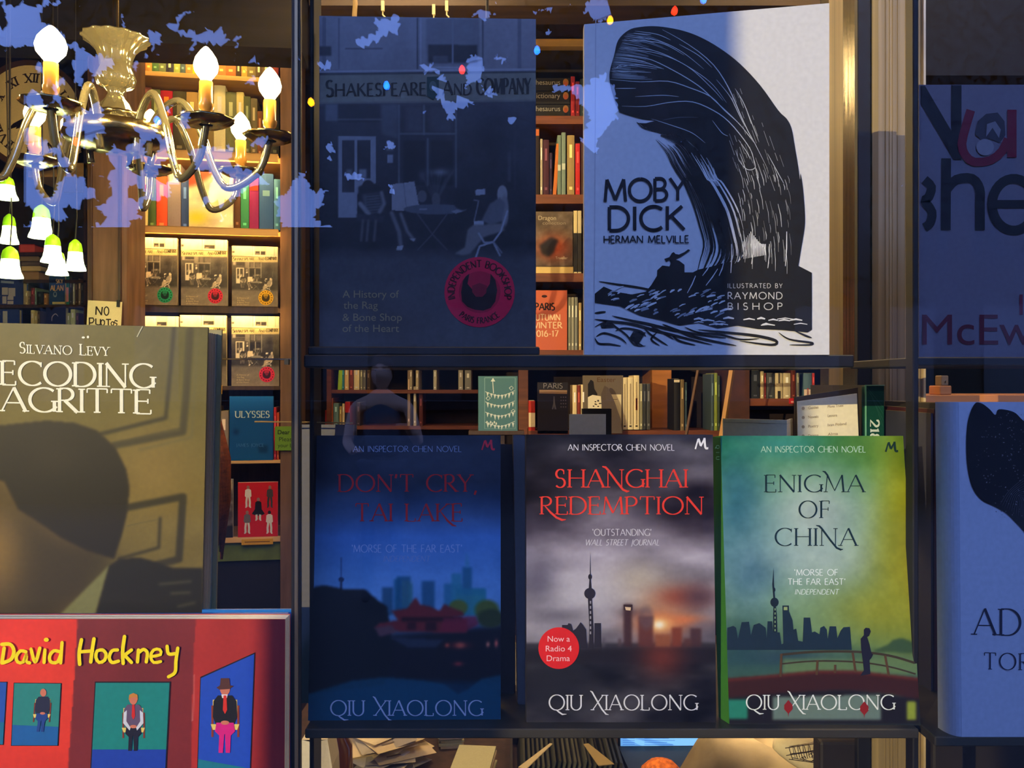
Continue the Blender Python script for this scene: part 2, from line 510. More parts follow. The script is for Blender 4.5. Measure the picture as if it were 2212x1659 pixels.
class Deco:
    """flat print lying on a face: letters and inked shapes, given in frame pixels"""

    def __init__(s, face, y=-0.0006):
        s.face, s.y0, s.mb, s.k = face, y, MB(), 0

    @property
    def y(s):      # every stroke lies a hair above the one before
        s.k += 1
        return s.y0 - (s.k % 11) * 4e-6

    def poly(s, pts, c, layer=0):
        y = s.y - layer * 0.00012
        x, z = s.face.at_np(pts, y)
        s.mb.poly([(a, y, b) for a, b in zip(x, z)], c)

    def ell(s, cu, cv, ru, rv, c, layer=0, n=28, rot=0):
        cr, sr = math.cos(R_(rot)), math.sin(R_(rot))
        pts = []
        for k in range(n):
            a = 2 * math.pi * k / n
            x, y = ru * math.cos(a), rv * math.sin(a)
            pts.append((cu + x * cr - y * sr, cv + x * sr + y * cr))
        s.poly(pts, c, layer)

    def ribbon(s, pts, w, c, layer=0, taper=False):
        n = len(pts)
        L, Rr = [], []
        for i, p in enumerate(pts):
            a, b = pts[max(i - 1, 0)], pts[min(i + 1, n - 1)]
            dx, dy = b[0] - a[0], b[1] - a[1]
            l = math.hypot(dx, dy) or 1
            ww = (w[i] if hasattr(w, '__len__') else w) / 2
            if taper: ww *= math.sin(math.pi * min(max((i + .35) / (n - .3), 0), 1)) ** .6
            nx, ny = -dy / l * ww, dx / l * ww
            L.append((p[0] + nx, p[1] + ny)); Rr.append((p[0] - nx, p[1] - ny))
        y = s.y - layer * 0.00012
        x, z = s.face.at_np(L + Rr, y)
        b0 = len(s.mb.v)
        s.mb.v += [(a, y, b) for a, b in zip(x, z)]
        for i in range(n - 1):
            s.mb.f.append((b0 + i, b0 + i + 1, b0 + n + i + 1, b0 + n + i)); s.mb.c.append(c)

    def curve(s, pts, w, c, layer=0, taper=True, n=18):
        s.ribbon(smooth(pts, n), w, c, layer, taper)

    def text(s, t, u, v, h, width, c, thick=.13, thin=.05, serif=True, slope=0.0, gap=.14, layer=0, slant=0.0, arcf=None, small=None, vert=False):
        """cap letters; (u, v) left end of baseline; width in px; slope = dv/du"""
        adv, tot = [], 0
        for i, ch in enumerate(t):
            sc_ = 1.0
            if small and i not in small and ch != ' ': sc_ = .8
            wd = (.42 if ch == ' ' else GL[ch][0]) * sc_
            adv.append((tot, sc_)); tot += wd + gap
        tot -= gap
        kx = width / (tot * h)
        for ch, (a, sc_) in zip(t, adv):
            if ch == ' ': continue
            for pts, fl, wt in GL[ch][1]:
                q = []
                for (x, y) in pts:
                    X = (a + x * sc_) * h * kx + slant * y * h; Y = y * h * sc_
                    q.append(s._map(X, Y, u, v, slope, arcf, vert))
                ws = []
                for i in range(len(q)):
                    p0, p1 = pts[max(i - 1, 0)], pts[min(i + 1, len(pts) - 1)]
                    dx, dy = abs(p1[0] - p0[0]), abs(p1[1] - p0[1])
                    k = dy / (math.hypot(dx, dy) or 1)
                    if wt == 't': k = .15
                    if wt == 'k': k = 1
                    if wt is None and dy < 1e-6: k = 0
                    ww = (thin + (thick - thin) * k) * h * sc_
                    ws.append(ww)
                if fl == '' and wt == 'k' and len(pts) > 3:
                    ws[0] *= .4; ws[-1] *= .3
                s.ribbon(q, ws, c, layer)
                if serif:
                    sw = max(thin, .035) * h
                    hl = thick * h * .5 + .07 * h
                    def hbar(p):
                        X = (a + p[0] * sc_) * h * kx; Y = p[1] * h * sc_
                        yy = Y + (sw / 2 if p[1] < .5 else -sw / 2)
                        s.ribbon([s._map(X - hl, yy, u, v, slope, arcf, vert), s._map(X + hl, yy, u, v, slope, arcf, vert)], sw, c, layer)
                    if 's' in fl: hbar(pts[0])
                    if 'e' in fl: hbar(pts[-1])
                    def vbar(p, q0):
                        X = (a + p[0] * sc_) * h * kx; Y = p[1] * h * sc_
                        d = -1 if p[1] > .9 else 1 if p[1] < .1 else 0
                        y0, y1 = (Y - .10 * h, Y + .10 * h) if d == 0 else (Y, Y + d * .17 * h)
                        s.ribbon([s._map(X, y0, u, v, slope, arcf, vert), s._map(X, y1, u, v, slope, arcf, vert)], sw * 1.2, c, layer)
                    if fl == 'v': vbar(pts[-1] if len(pts) == 2 else pts[0], None)
                    if fl == 'vv': vbar(pts[0], None); vbar(pts[-1], None)

    def _map(s, X, Y, u, v, slope, arcf, vert):
        if arcf:
            cu, cv, r, a0, sgn = arcf      # text on a ring
            ang = R_(a0) + sgn * X / r
            rr = r + sgn * Y
            return (cu + rr * math.cos(ang), cv + rr * math.sin(ang))
        if vert:      # reads downwards
            return (u + Y, v + X)
        return (u + X, v - Y + slope * X)

    def btext(s, t, u, v, h, width, c, slope=0.0, layer=0, bold=0.0, vert=False):
        """mixed-case lettering with Blender's own font; h = cap height px"""
        cu = bpy.data.curves.new('lettering', 'FONT')
        cu.body = t
        cu.size = 1
        cu.offset = bold
        o = bpy.data.objects.new('lettering', cu)
        col.objects.link(o)
        bpy.context.view_layer.update()
        me = bpy.data.meshes.new_from_object(o.evaluated_get(bpy.context.evaluated_depsgraph_get()))
        vs = np.array([tuple(k.co) for k in me.vertices]) if len(me.vertices) else np.zeros((0, 3))
        fs = [tuple(p.vertices) for p in me.polygons]
        bpy.data.objects.remove(o); bpy.data.curves.remove(cu); bpy.data.meshes.remove(me)
        if not len(vs): return
        k = h / .70
        x0, x1 = vs[:, 0].min(), vs[:, 0].max()
        kx = width / (x1 - x0)
        X = (vs[:, 0] - x0) * kx; Y = vs[:, 1] * k
        if vert: U, V = u + Y, v + X
        else: U, V = u + X, v - Y + slope * X
        y = s.y - layer * 0.00012
        x, z = s.face.at_np(np.stack([U, V], 1), y)
        b = len(s.mb.v)
        s.mb.v += [(a, y, q) for a, q in zip(x, z)]
        for f in fs:
            s.mb.f.append(tuple(b + i for i in f)); s.mb.c.append(c)

    def build(s, name, parent, mat=None):
        return s.mb.build(name, mat or PRINT, parent) if s.mb.f else None


def smooth(pts, n=18):
    """Catmull-Rom through the points"""
    P = [pts[0]] + list(pts) + [pts[-1]]
    out = []
    segs = len(pts) - 1
    per = max(2, n // segs)
    for i in range(segs):
        p0, p1, p2, p3 = P[i:i + 4]
        for j in range(per):
            t = j / per
            out.append(tuple(.5 * ((2 * p1[k]) + (-p0[k] + p2[k]) * t + (2 * p0[k] - 5 * p1[k] + 4 * p2[k] - p3[k]) * t * t + (-p0[k] + 3 * p1[k] - 3 * p2[k] + p3[k]) * t ** 3) for k in range(len(p1))))
    out.append(tuple(pts[-1]))
    return out


def crop(ox, oy, sc_, pts):
    return [(ox + x / sc_, oy + y / sc_) for x, y in pts]


# ---------------------------------------------------------------- books
def book(face, rect, thick, name, label, group=None, cover=(200, 200, 200), spine=None, hard=False, pages=(205, 196, 170), cat='book', mat=None):
    """a face-out book: Empty > cover (boards and spine), page_block"""
    x0, x1, z0, z1 = rect
    M = face.M.copy()
    root = empty(name, M)
    tag(root, label, cat, group)
    b = 0.0022 if hard else 0.0006
    g = 0.003 if hard else 0.0003
    mb = MB()
    sp = spine or cover
    mb.box(x0, x1, 0, b, z0, z1, cover)
    mb.box(x0, x1, thick - b, thick, z0, z1, cover)
    n = 6      # rounded spine at the left
    prof = [(x0, 0)] + [(x0 - (0.0022 if hard else 0.0007) * math.sin(math.pi * i / n), thick * i / n) for i in range(1, n)] + [(x0, thick), (x0 + b, thick - b), (x0 + b, b)]
    mb.prism(prof, 'z', z0, z1, sp)
    c = mb.build('cover', mat or GLOSS, root)
    pg = MB()
    px0, px1, pz0, pz1 = x0 + b, x1 - g, z0 + g, z1 - g
    k = max(2, int((thick - 2 * b) / 0.0022))
    for i in range(k):      # a few gatherings so the top edge shows leaves
        ya = b + (thick - 2 * b) * i / k; yb = b + (thick - 2 * b) * (i + 1) / k
        pg.box(px0, px1 - (i % 2) * 0.0003, ya, yb, pz0, pz1 - (i % 2) * 0.0002, pages if i % 2 else tuple(int(q * .93) for q in pages))
    pg.build('page_block', PRINT, root)
    return root


def spine_book(face, x0, x1, z0, z1, depth, c, label, group, marks=(), tilt=0.0, y=0.0, name='book'):
    """book on a shelf with its spine out; marks = [(z fraction 0..1, height fraction, colour, width fraction)]"""
    w = x1 - x0
    cx = (x0 + x1) / 2
    M = face.M @ Matrix.Translation((cx, y, z0)) @ Matrix.Rotation(R_(tilt), 4, 'Y')
    h = z1 - z0
    mb = MB()
    x0, x1 = -w / 2 + .0003, w / 2 - .0003
    bul = min(.003, w * .12)
    n = 6
    prof = [(x0 + (x1 - x0) * i / n, bul * (1 - math.sin(math.pi * i / n)) ) for i in range(n + 1)] + [(x1, depth), (x0, depth)]
    mb.prism(prof, 'z', 0, h, c)
    t = min(.0025, w * .12)
    mb.box(x0 + t, x1 - t, bul + .003, depth - .003, h - .0001, h + .0004, (205, 190, 150))
    for zf, hf, mc, wf in marks:
        hw = w * wf / 2
        mb.poly([(-hw, -.0004, h * zf), (hw, -.0004, h * zf), (hw, -.0004, h * (zf + hf)), (-hw, -.0004, h * (zf + hf))], mc)
    o = mb.build(name, CLOTH, None, M)
    tag(o, label, 'book', group)
    return o


ORD = ['first', 'second', 'third', 'fourth', 'fifth', 'sixth', 'seventh', 'eighth', 'ninth', 'tenth', 'eleventh', 'twelfth', 'thirteenth', 'fourteenth', 'fifteenth', 'sixteenth', 'seventeenth', 'eighteenth', 'nineteenth', 'twentieth', 'twenty-first', 'twenty-second', 'twenty-third', 'twenty-fourth', 'twenty-fifth', 'twenty-sixth', 'twenty-seventh', 'twenty-eighth', 'twenty-ninth', 'thirtieth']


def spine_row(face, vbase, items, shelf, group, depth=0.14, y=0.0):
    """items: (u0, u1, vtop, colour, colour name, marks, tilt); every book its own object"""
    zb = face.at((items[0][0] + items[-1][1]) / 2, vbase, y)[1]
    for i, it in enumerate(items):
        u0, u1, vt, c, cn = it[:5]
        marks = it[5] if len(it) > 5 else ((.62, .22, tuple(min(255, int(k * 1.5 + 30)) for k in c), .35), (.08, .05, tuple(min(255, int(k * 1.4 + 30)) for k in c), .4))
        tilt = it[6] if len(it) > 6 else 0
        xa = face.at(u0, vt, y)[0]; xb = face.at(u1, vt, y)[0]
        zt = face.at((u0 + u1) / 2, vt, y)[1]
        spine_book(face, xa, xb, zb, zt, depth * random.uniform(.9, 1.0), c,
                   '%s spine, %s on %s' % (cn, ORD[i], shelf), group, marks, tilt, y)


def board(face, u0, u1, v0, v1, depth, mat, name, label=None, parent=None, y=0.0, cat='shelf', kind=None, bev=0.001, um=None):
    um = um or (u0 + u1) / 2
    xa = face.at(u0, v0, y)[0]; xb = face.at(u1, v0, y)[0]
    zt = face.at(um, v0, y)[1]; zb = face.at(um, v1, y)[1]
    mb = MB()
    mb.box(xa, xb, y, y + depth, zb, zt, (128, 128, 128))
    o = mb.build(name, mat, parent, None if parent else face.M)
    if bev: bevel(o, bev, 1)
    if label: tag(o, label, cat)
    if kind: o['kind'] = kind
    return o
# ---------------------------------------------------------------- materials of the place
WOOD_DK = nmat('dark_stained_wood', (62, 42, 30), .5, noise=.35, nscale=9, stretch=(6, 6, .6), bump=.3)
WOOD_RED = nmat('red_brown_wood', (112, 60, 34), .45, noise=.3, nscale=9, stretch=(.6, 6, 6), bump=.2)
WOOD_OR = nmat('orange_pine', (186, 118, 60), .45, noise=.18, nscale=8, stretch=(.6, 6, 6), bump=.2)
WOOD_LT = nmat('pale_pine', (214, 168, 104), .5, noise=.12, nscale=8, stretch=(.6, 6, 6), bump=.2)
WOOD_POST = nmat('old_oak_post', (104, 76, 56), .6, noise=.4, nscale=7, stretch=(5, 5, .7), bump=.5)
BLACKM = nmat('black_painted_metal', (14, 13, 12), .6, noise=.2, nscale=30)
STEEL = nmat('tarnished_steel', (70, 66, 54), .45, metal=.5, noise=.35, nscale=14, stretch=(.5, 3, 3))
BRONZE = nmat('brushed_bronze', (140, 122, 88), .5, metal=.2, noise=.32, nscale=16, stretch=(9, 9, .12), bump=.15)
BRASS = nmat('polished_brass', (178, 164, 112), .22, metal=1.0, noise=.12, nscale=18)
PLASTER = nmat('old_plaster', (120, 100, 70), .85, noise=.2, nscale=6, bump=.2)
BLACKWOOD = nmat('blackened_wood', (34, 26, 20), .55, noise=.3, nscale=8, stretch=(.5, 5, 5))
STONE = nmat('facade_stone', (40, 36, 30), .85, noise=.2, nscale=5, bump=.4)
PAVE = nmat('pavement', (34, 31, 27), .85, noise=.25, nscale=12, bump=.4)
G0 = (128, 128, 128)


def glass_mat():
    m = bpy.data.materials.new('window_glass')
    m.use_nodes = True
    nt = m.node_tree
    nt.nodes.clear()
    o = nt.nodes.new('ShaderNodeOutputMaterial')
    t = nt.nodes.new('ShaderNodeBsdfTransparent')
    t.inputs[0].default_value = (.97, .975, .97, 1)
    g = nt.nodes.new('ShaderNodeBsdfGlossy')
    g.inputs['Roughness'].default_value = 0.0
    fr = nt.nodes.new('ShaderNodeFresnel')
    fr.inputs['IOR'].default_value = 1.40
    mx = nt.nodes.new('ShaderNodeMixShader')
    nt.links.new(fr.outputs[0], mx.inputs[0])
    nt.links.new(t.outputs[0], mx.inputs[1])
    nt.links.new(g.outputs[0], mx.inputs[2])
    nt.links.new(mx.outputs[0], o.inputs['Surface'])
    return m


GLASS = glass_mat()


def wbox(name, x0, x1, y0, y1, z0, z1, mat, kind='structure', parent=None, bev=0, label=None, cat=None):
    """box in place coordinates; z relative to the eye height"""
    mb = MB()
    cx, cy, cz = (x0 + x1) / 2, (y0 + y1) / 2, (z0 + z1) / 2
    mb.box(x0 - cx, x1 - cx, y0 - cy, y1 - cy, z0 - cz, z1 - cz, G0)
    o = mb.build(name, mat, None, Matrix.Translation((cx, cy, cz + CZ)))
    if parent:
        o.parent = parent
        o.matrix_parent_inverse = parent.matrix_world.inverted()
    if bev: bevel(o, bev)
    if kind and not parent and not label: o['kind'] = kind
    if label: tag(o, label, cat)
    return o


XM0, XM1 = (629 - CU) / F * .575, (653 - CU) / F * .575      # left upright
XP0, XP1 = (1888 - CU) / F * .79, (1997 - CU) / F * .79    # bronze post
wbox('window_1', -1.3, 1.3, .428, .434, -.9, 1.0, GLASS)
# slim upright: dark body with a worn bronze bead
mb = MB()
mb.prism([(XM0, .575), (XM1 - .0012, .575), ((652 - CU) / F * .61, .61), (XM0 - .006, .61)], 'z', -.9, 1.0, (40, 38, 32))
w_ = mb.build('trim_1', nmat('dark_bronze', (36, 32, 24), .6, metal=.1, noise=.4, nscale=20, stretch=(8, 8, .2)), None, Matrix.Translation((0, 0, CZ)))
w_['kind'] = 'structure'; bevel(w_, .0008)
mb = MB()
mb.box(XM0 + .0026, XM0 + .0046, .5735, .5755, -.9, 1.0, G0)
mb.build('bead', nmat('worn_bronze_edge', (170, 144, 100), .4, metal=.4, noise=.5, nscale=30, stretch=(1, 1, .2)), w_)
# bronze post behind the display books
mb = MB()
mb.prism([(XP0, .794), (XP0 + .004, .79), (XP1 - .004, .79), (XP1, .794), (XP1, .90), (XP0 - .001, .90)], 'z', -.9, 1.0, G0)
w_ = mb.build('trim_2', BRONZE, None, Matrix.Translation((0, 0, CZ)))
w_['kind'] = 'structure'
mb = MB()
mb.box(XP1 - .0022, XP1 - .0002, .787, .793, -.9, 1.0, G0)
mb.build('bead', nmat('bright_bronze_edge', (225, 200, 150), .35, metal=.3, noise=.2, nscale=30), w_)
for k_, f_ in enumerate((.22, .30, .36, .46, .62, .72, .80)):
    mb = MB()
    xx = XP0 + (XP1 - XP0) * f_
    mb.prism([(xx - .0006, .7903), (xx, .7893), (xx + .001, .7903)], 'z', -.9, 1.0, G0)
    mb.build('reed', BRONZE, w_)

# front wall around the window opening
FRONT = nmat('painted_shopfront', (30, 42, 34), .5, noise=.15, nscale=10)
wbox('wall_front', -3, 3, .36, .47, -CZ, -.9, FRONT)
wbox('wall_front_upper', -3, 3, .36, .47, 1.0, 1.75, FRONT)['kind'] = 'structure'
wbox('wall_front_left', -3, -1.3, .36, .47, -.9, 1.0, FRONT)
wbox('wall_front_right', 1.3, 3, .36, .47, -.9, 1.0, FRONT)
# room shell
wbox('floor', -2.6, 2.6, .47, 4.2, -CZ - .1, -CZ, nmat('old_floor_tiles', (92, 70, 52), .5, noise=.3, nscale=6))
wbox('ceiling', -2.6, 2.6, .47, 4.2, 1.36, 1.46, PLASTER)
wbox('wall_back', -2.6, 2.6, 3.95, 4.1, -CZ, 1.36, nmat('back_wall', (66, 46, 30), .8, noise=.25, nscale=5))
wbox('wall_left', -2.6, -2.5, .47, 3.95, -CZ, 1.36, PLASTER)
wbox('wall_right', 2.5, 2.6, .47, 3.95, -CZ, 1.36, PLASTER)
# window base inside
wbox('window_sill', -2.5, 2.5, .47, .66, -.46, -.43, BLACKWOOD, kind='structure')

# display shelving standing in the window
z_up = (829.5 - 768) / F * .60
z_lo = -(1560 - 829.5) / F * .60
XL = (656 - CU) / F * .585
SH = empty('display_shelving', Matrix.Translation((0.05, .66, CZ - .43)))
tag(SH, 'dark metal display shelving with two ledges in the middle of the window', 'shelving')


def shl(name, x0, x1, y0, y1, z0, z1, mat, label=None, parent=SH, bev=.0008):
    mb = MB()
    p = parent.matrix_world.translation
    mb.box(x0 - p.x, x1 - p.x, y0 - p.y, y1 - p.y, z0 - p.z + CZ, z1 - p.z + CZ, G0)
    o = mb.build(name, mat, parent)
    if bev: bevel(o, bev, 1)
    if label: o['label'] = label
    return o


XR_ = (1990 - CU) / F * .585
shl('upper_shelf', XL, XR_ - .045, .585, .70, z_up - .0085, z_up, BLACKM)
shl('lower_shelf', XL, XR_, .588, .782, z_lo - .0065, z_lo, STEEL, 'grey steel lower ledge')
shl('side_frame', XL - .002, XL + .001, .61, .635, -.43, .46, BLACKM)
shl('side_frame', XP0 - .014, XP0 - .002, .792, .80, -.43, .50, BLACKM)
# tall tarnished return panel at the right of the shelving
FP = Face(1815, 400, .85, yaw=-96 + 180)
pa_ = Vector(((1772 - CU) / F * .95, .95, 0)); pb_ = Vector(((1866 - CU) / F * .795, .795, 0))
FP = Face(1866, 400, .795, yaw=math.degrees(math.atan2(pb_.y - pa_.y, pb_.x - pa_.x)))
xa_, xb_ = -(pb_ - pa_).length, 0
mb = MB()
mb.box(xa_, xb_, 0, .004, -.45 - (FP.o.z - CZ), .50 - (FP.o.z - CZ), G0)
PANEL = nmat('tarnished_brass_panel', (120, 106, 82), .24, metal=.92, noise=.35, nscale=10, stretch=(8, 8, .15), bump=.25)
pp_ = mb.build('return_panel', PANEL, None, FP.M)
pp_.parent = SH; pp_.matrix_parent_inverse = SH.matrix_world.inverted()
# ledge of the bay to the right
SH3 = empty('display_shelving', Matrix.Translation((.45, .66, CZ - .43)))
tag(SH3, 'dark steel ledge carrying the pale blue book at the right edge of the window', 'shelving')
x3_ = (2012 - CU) / F * .58
shl('lower_shelf', x3_, x3_ + .40, .575, .76, z_lo - .0065, z_lo, STEEL, parent=SH3)
shl('upper_shelf', x3_, x3_ + .40, .60, .72, z_up - .007, z_up - .001, BLACKM, parent=SH3)
shl('side_frame', x3_ - .003, x3_ + .001, .60, .612, -.43, .5, BLACKM, parent=SH3)
# black valance box at the top of the right bay
wbox('valance_box', (1960 - CU) / F * .95, 1.05, .93, 1.02, (829.5 - 163) / F * .93, 1.0, nmat('valance_black', (24, 19, 14), .8), label='black valance box above the dark grey book in the right bay', cat='valance')
# bulb added behind the shop-front book to put a glint in the brass panel
hb_ = empty('glint_bulb', Matrix.Translation((-.06, 2.1, CZ + .72))); tag(hb_, 'added warm bulb hidden behind the shop-front book, glinting in the brass panel', 'lamp')
mb = MB(); mb.lathe([(.001, -.05), (.02, -.045), (.032, -.02), (.03, .0), (.016, .03), (.012, .04)], G0, 18)
mb.build('bulb', nmat('glint_bulb_glow', (255, 236, 200), .4, emit=(255, 222, 160), es=150.0), hb_, smooth=True)
mb = MB(); mb.tube([(0, 0, .04), (0, 0, .3), (0, 0, .64)], .004, G0, 8); mb.build('cord', BLACKM, hb_)
# thin glass-shelf rails in the left bay
r_ = empty('display_rail', Matrix.Translation(P3(540, 776, .64)))
tag(r_, 'thin bright rail crossing in front of the lit bookcase copies', 'rail')
mb = MB(); p_ = r_.matrix_world.translation
mb.tube([P3(300, 775, .64) - p_, P3(634, 776, .64) - p_], .0007, G0, 8)
mb.build('rod', nmat('chrome', (220, 215, 205), .15, metal=1), r_)
for u_ in (320, 620):
    mb = MB(); mb.box(P3(u_, 776, .64).x - p_.x - .0015, P3(u_, 776, .64).x - p_.x + .0015, -.002, .002, -.004, 0, G0)
    mb.build('clip', BLACKM, r_)
r2_ = empty('display_rail', Matrix.Translation(P3(690, 912, .62)))
tag(r2_, 'thin worn bronze rail just above the dark blue paperback', 'rail')
mb = MB(); p_ = r2_.matrix_world.translation
mb.tube([P3(550, 911, .62) - p_, P3(636, 911.5, .62) - p_, P3(762, 914, .62) - p_], .00055, G0, 8)
mb.build('rod', nmat('worn_gold', (170, 140, 84), .3, metal=.8), r2_)

# dark beam over the left part, behind the pane
FB = Face(320, 60, 2.45, yaw=6)
xa, xb, za, zb = FB.rect((-500, 60), (634, 92), (634, 118), (-500, 60))
zb_ = FB.at(320, -60)[1]; za_ = FB.at(320, 92)[1]
mb = MB(); mb.box(FB.at(-700, 60)[0], FB.at(650, 60)[0], 0, .16, za_, zb_, G0)
o = mb.build('beam', nmat('sooty_beam', (22, 17, 12), .7, noise=.4, nscale=8, stretch=(.5, 5, 5)), None, FB.M); tag(o, 'broad black ceiling beam above the chandelier', 'beam')
# ceiling beams over the middle
for i_, (v0, v1, D, mt, lb) in enumerate(((-60, 12, 2.3, nmat('old_beam', (46, 32, 20), .6, noise=.4, nscale=8, stretch=(.5, 5, 5)), 'red-brown ceiling beam nearest the glass above the middle of the shop'),
                                        (18, 46, 2.8, BLACKWOOD, 'blackened ceiling beam behind the red-brown one'),
                                        (84, 100, 3.2, WOOD_LT, 'pale ceiling batten above the stacked reference books'))):
    FBm = Face(1000, (v0 + v1) / 2, D)
    x0, x1, z0, z1 = FBm.rect(668 if i_ < 2 else 1100, v0, 1800 if i_ < 2 else 1290, v1)
    mb = MB(); mb.box(x0, x1, 0, .12 if i_ < 2 else .04, z0, z1, G0)
    o = mb.build('ceiling_beam', mt, None, FBm.M); tag(o, lb, 'beam', 'beams under the shop ceiling')
# hooks and a cable under the beams
o = MB(); o.tube([(0, 0, .09), (.004, 0, .02), (.0, 0, -.035)], .006, (150, 130, 90)); o = o.build('hanging_cable', nmat('old_cable', (120, 100, 66), .6), None, Matrix.Translation(P3(764, 26, 2.2)))
tag(o, 'short hanging cable above the dark shop-front book', 'cable')
for k_, (u_, v_) in enumerate(((827, 14), (937, 22), (965, 14))):
    mb = MB(); mb.box(-.004, .004, -.004, .004, -.012, .014, G0); mb.tube([(0, 0, -.01), (.0, 0, -.022), (.006, 0, -.028)], .002, G0, 6)
    o = mb.build('ceiling_hook', nmat('pale_hook', (170, 158, 124), .5), None, Matrix.Translation(P3(u_, v_, 2.25)))
    tag(o, 'small pale hook under the beam, %s from the left' % ORD[k_], 'hook', 'hooks under the middle beam')
# ================================================================= the lit bookcase at the left
LB = Face(440, 500, 2.84, yaw=10)
BC = empty('bookcase', LB.M)
tag(BC, 'tall brown wooden bookcase with brightly lit pine shelves behind the chandelier', 'bookcase')


def lpart(name, face, root, x0, x1, y0, y1, z0, z1, mat, label=None, bev=.001):
    mb = MB(); mb.box(x0, x1, y0, y1, z0, z1, G0)
    o = mb.build(name, mat, root)
    if bev: bevel(o, bev, 1)
    if label: o['label'] = label
    return o


xL0, xL1 = LB.at(268, 500)[0], LB.at(606, 500)[0]
xLe = LB.at(650, 500)[0]
zb0 = -CZ - (LB.o.z - CZ)
lpart('back_panel', LB, BC, xL0, xLe, .24, .26, zb0, LB.at(440, 60)[1], WOOD_DK)
lpart('side_panel', LB, BC, xL1, xLe, -.01, .24, zb0, LB.at(440, 60)[1], WOOD_POST)
lpart('side_panel', LB, BC, xL0 - .02, xL0, -.005, .24, zb0, LB.at(440, 60)[1], WOOD_DK)
SHV = [(160, 170, WOOD_LT), (334, 347, WOOD_LT), (496, 507, WOOD_LT), (663, 674, WOOD_DK), (834, 843, WOOD_DK), (996, 1003, WOOD_LT), (1163, 1175, WOOD_LT)]
for v0, v1, mt in SHV:
    z1 = LB.at(440, v0)[1]; z0 = LB.at(440, v1)[1]
    lpart('shelf_board', LB, BC, xL0, xL1, .0, .24, z0, z1, mt)
STRIP = nmat('warm_light_strip', (255, 230, 180), .5, emit=(255, 206, 120), es=90.0)
for v0, v1, mt in ((96, 103, WOOD_DK),) + tuple(SHV[1:4]):
    z1 = LB.at(440, v0)[1]; z0 = LB.at(440, v1)[1]
    mb = MB(); mb.box(xL0 + .004, xL1 - .004, -.050, -.045, z0 - .006, z1, G0); mb.box(xL0 + .004, xL1 - .004, -.050, -.001, z1 - .003, z1, G0)
    hs_ = mb.build('light_rail', mt, BC)
    mb = MB(); mb.box(xL0 + .02, xL1 - .02, -.043, -.036, z0 - .003, z0 + .003, G0); mb.build('light_strip', STRIP, hs_)
lpart('fascia', LB, BC, xL0, xL1, .01, .03, LB.at(440, 1216)[1], LB.at(440, 1176)[1], nmat('olive_paint', (92, 106, 44), .6, noise=.2), 'olive green fascia board')
lpart('cupboard_door', LB, BC, xL0, xL1, .02, .04, zb0 + .05, LB.at(440, 1217)[1], nmat('navy_paint', (14, 13, 16), .6, noise=.2))

cX = lambda x: 260 + x / 5.82
row1 = [(150, 205, (120, 100, 50), 'olive tan'), (205, 315, (176, 88, 40), 'burnt orange'), (315, 395, (170, 125, 55), 'ochre'), (395, 480, (60, 96, 58), 'forest green'), (480, 570, (92, 108, 76), 'sage green'),
        (570, 670, (38, 40, 58), 'navy with gold lettering'), (670, 750, (140, 160, 84), 'light green'), (750, 818, (60, 84, 96), 'slate blue'), (818, 905, (205, 130, 66), 'apricot'), (905, 988, (245, 200, 20), 'bright yellow'),
        (988, 1100, (200, 120, 70), 'terracotta'), (1100, 1215, (190, 110, 60), 'tawny'), (1215, 1325, (196, 112, 60), 'sienna'), (1325, 1450, (172, 96, 48), 'rust'), (1450, 1520, (52, 40, 30), 'black with white lettering'), (1520, 1592, (210, 140, 60), 'golden'),
        (1592, 1700, (100, 92, 58), 'grey olive'), (1700, 1780, (66, 54, 34), 'dark brown with gold lettering'), (1780, 1885, (74, 60, 40), 'brown with gold lettering'), (1885, 1990, (120, 44, 40), 'dark red')]
WL = ((.1, .8, (225, 210, 160), .3),)
spine_row(LB, 160, [(cX(a), cX(b), random.choice((60, 66, 72)), c, n) + (((WL,) if 'lettering' in n else ())) for a, b, c, n in row1], 'the highest lit shelf', 'books on the highest lit shelf', y=.015)
row2 = [(90, 220, 640, (205, 140, 80), 'orange tan'), (222, 385, 625, (150, 92, 74), 'dusty pink'), (387, 500, 655, (110, 116, 74), 'grey-green'), (502, 655, 672, (190, 34, 54), 'crimson and orange', ((.6, .3, (240, 150, 40), .4), (.1, .4, (250, 230, 190), .5))), (657, 825, 680, (82, 78, 58), 'dark olive'),
        (827, 972, 690, (196, 160, 96), 'tan'), (974, 1075, 665, (236, 222, 160), 'cream'), (1077, 1170, 650, (150, 130, 84), 'khaki'), (1172, 1320, 606, (246, 238, 196), 'ivory'), (1322, 1455, 690, (128, 132, 96), 'grey sage'), (1457, 1550, 690, (236, 222, 150), 'pale yellow'),
        (1552, 1635, 745, (96, 104, 70), 'moss green'), (1637, 1720, 770, (120, 110, 80), 'taupe'), (1722, 1785, 930, (130, 84, 44), 'low brown'), (1787, 1885, 820, (110, 96, 60), 'drab'), (1887, 1995, 760, (48, 50, 36), 'blackish green')]
spine_row(LB, 334, [(cX(it[0]), cX(it[1]), 80 + it[2] / 5.82) + tuple(it[3:]) for it in row2], 'the second lit shelf', 'books on the second lit shelf', y=.015)
cY = lambda x: x / 3.3515
row3 = [(925, 978, 60, (150, 160, 140), 'pale green'), (985, 1026, 70, (196, 40, 44), 'red'), (1028, 1070, 60, (240, 226, 160), 'cream with red band', ((.7, .12, (200, 50, 50), .9),)), (1072, 1128, 80, (70, 100, 50), 'leaf green'), (1130, 1210, 68, (226, 88, 44), 'vermilion'),
        (1212, 1308, -20, (150, 140, 150), 'tall lilac grey', ((.72, .16, (225, 215, 190), .7),)), (1310, 1368, 90, (52, 84, 160), 'royal blue')]
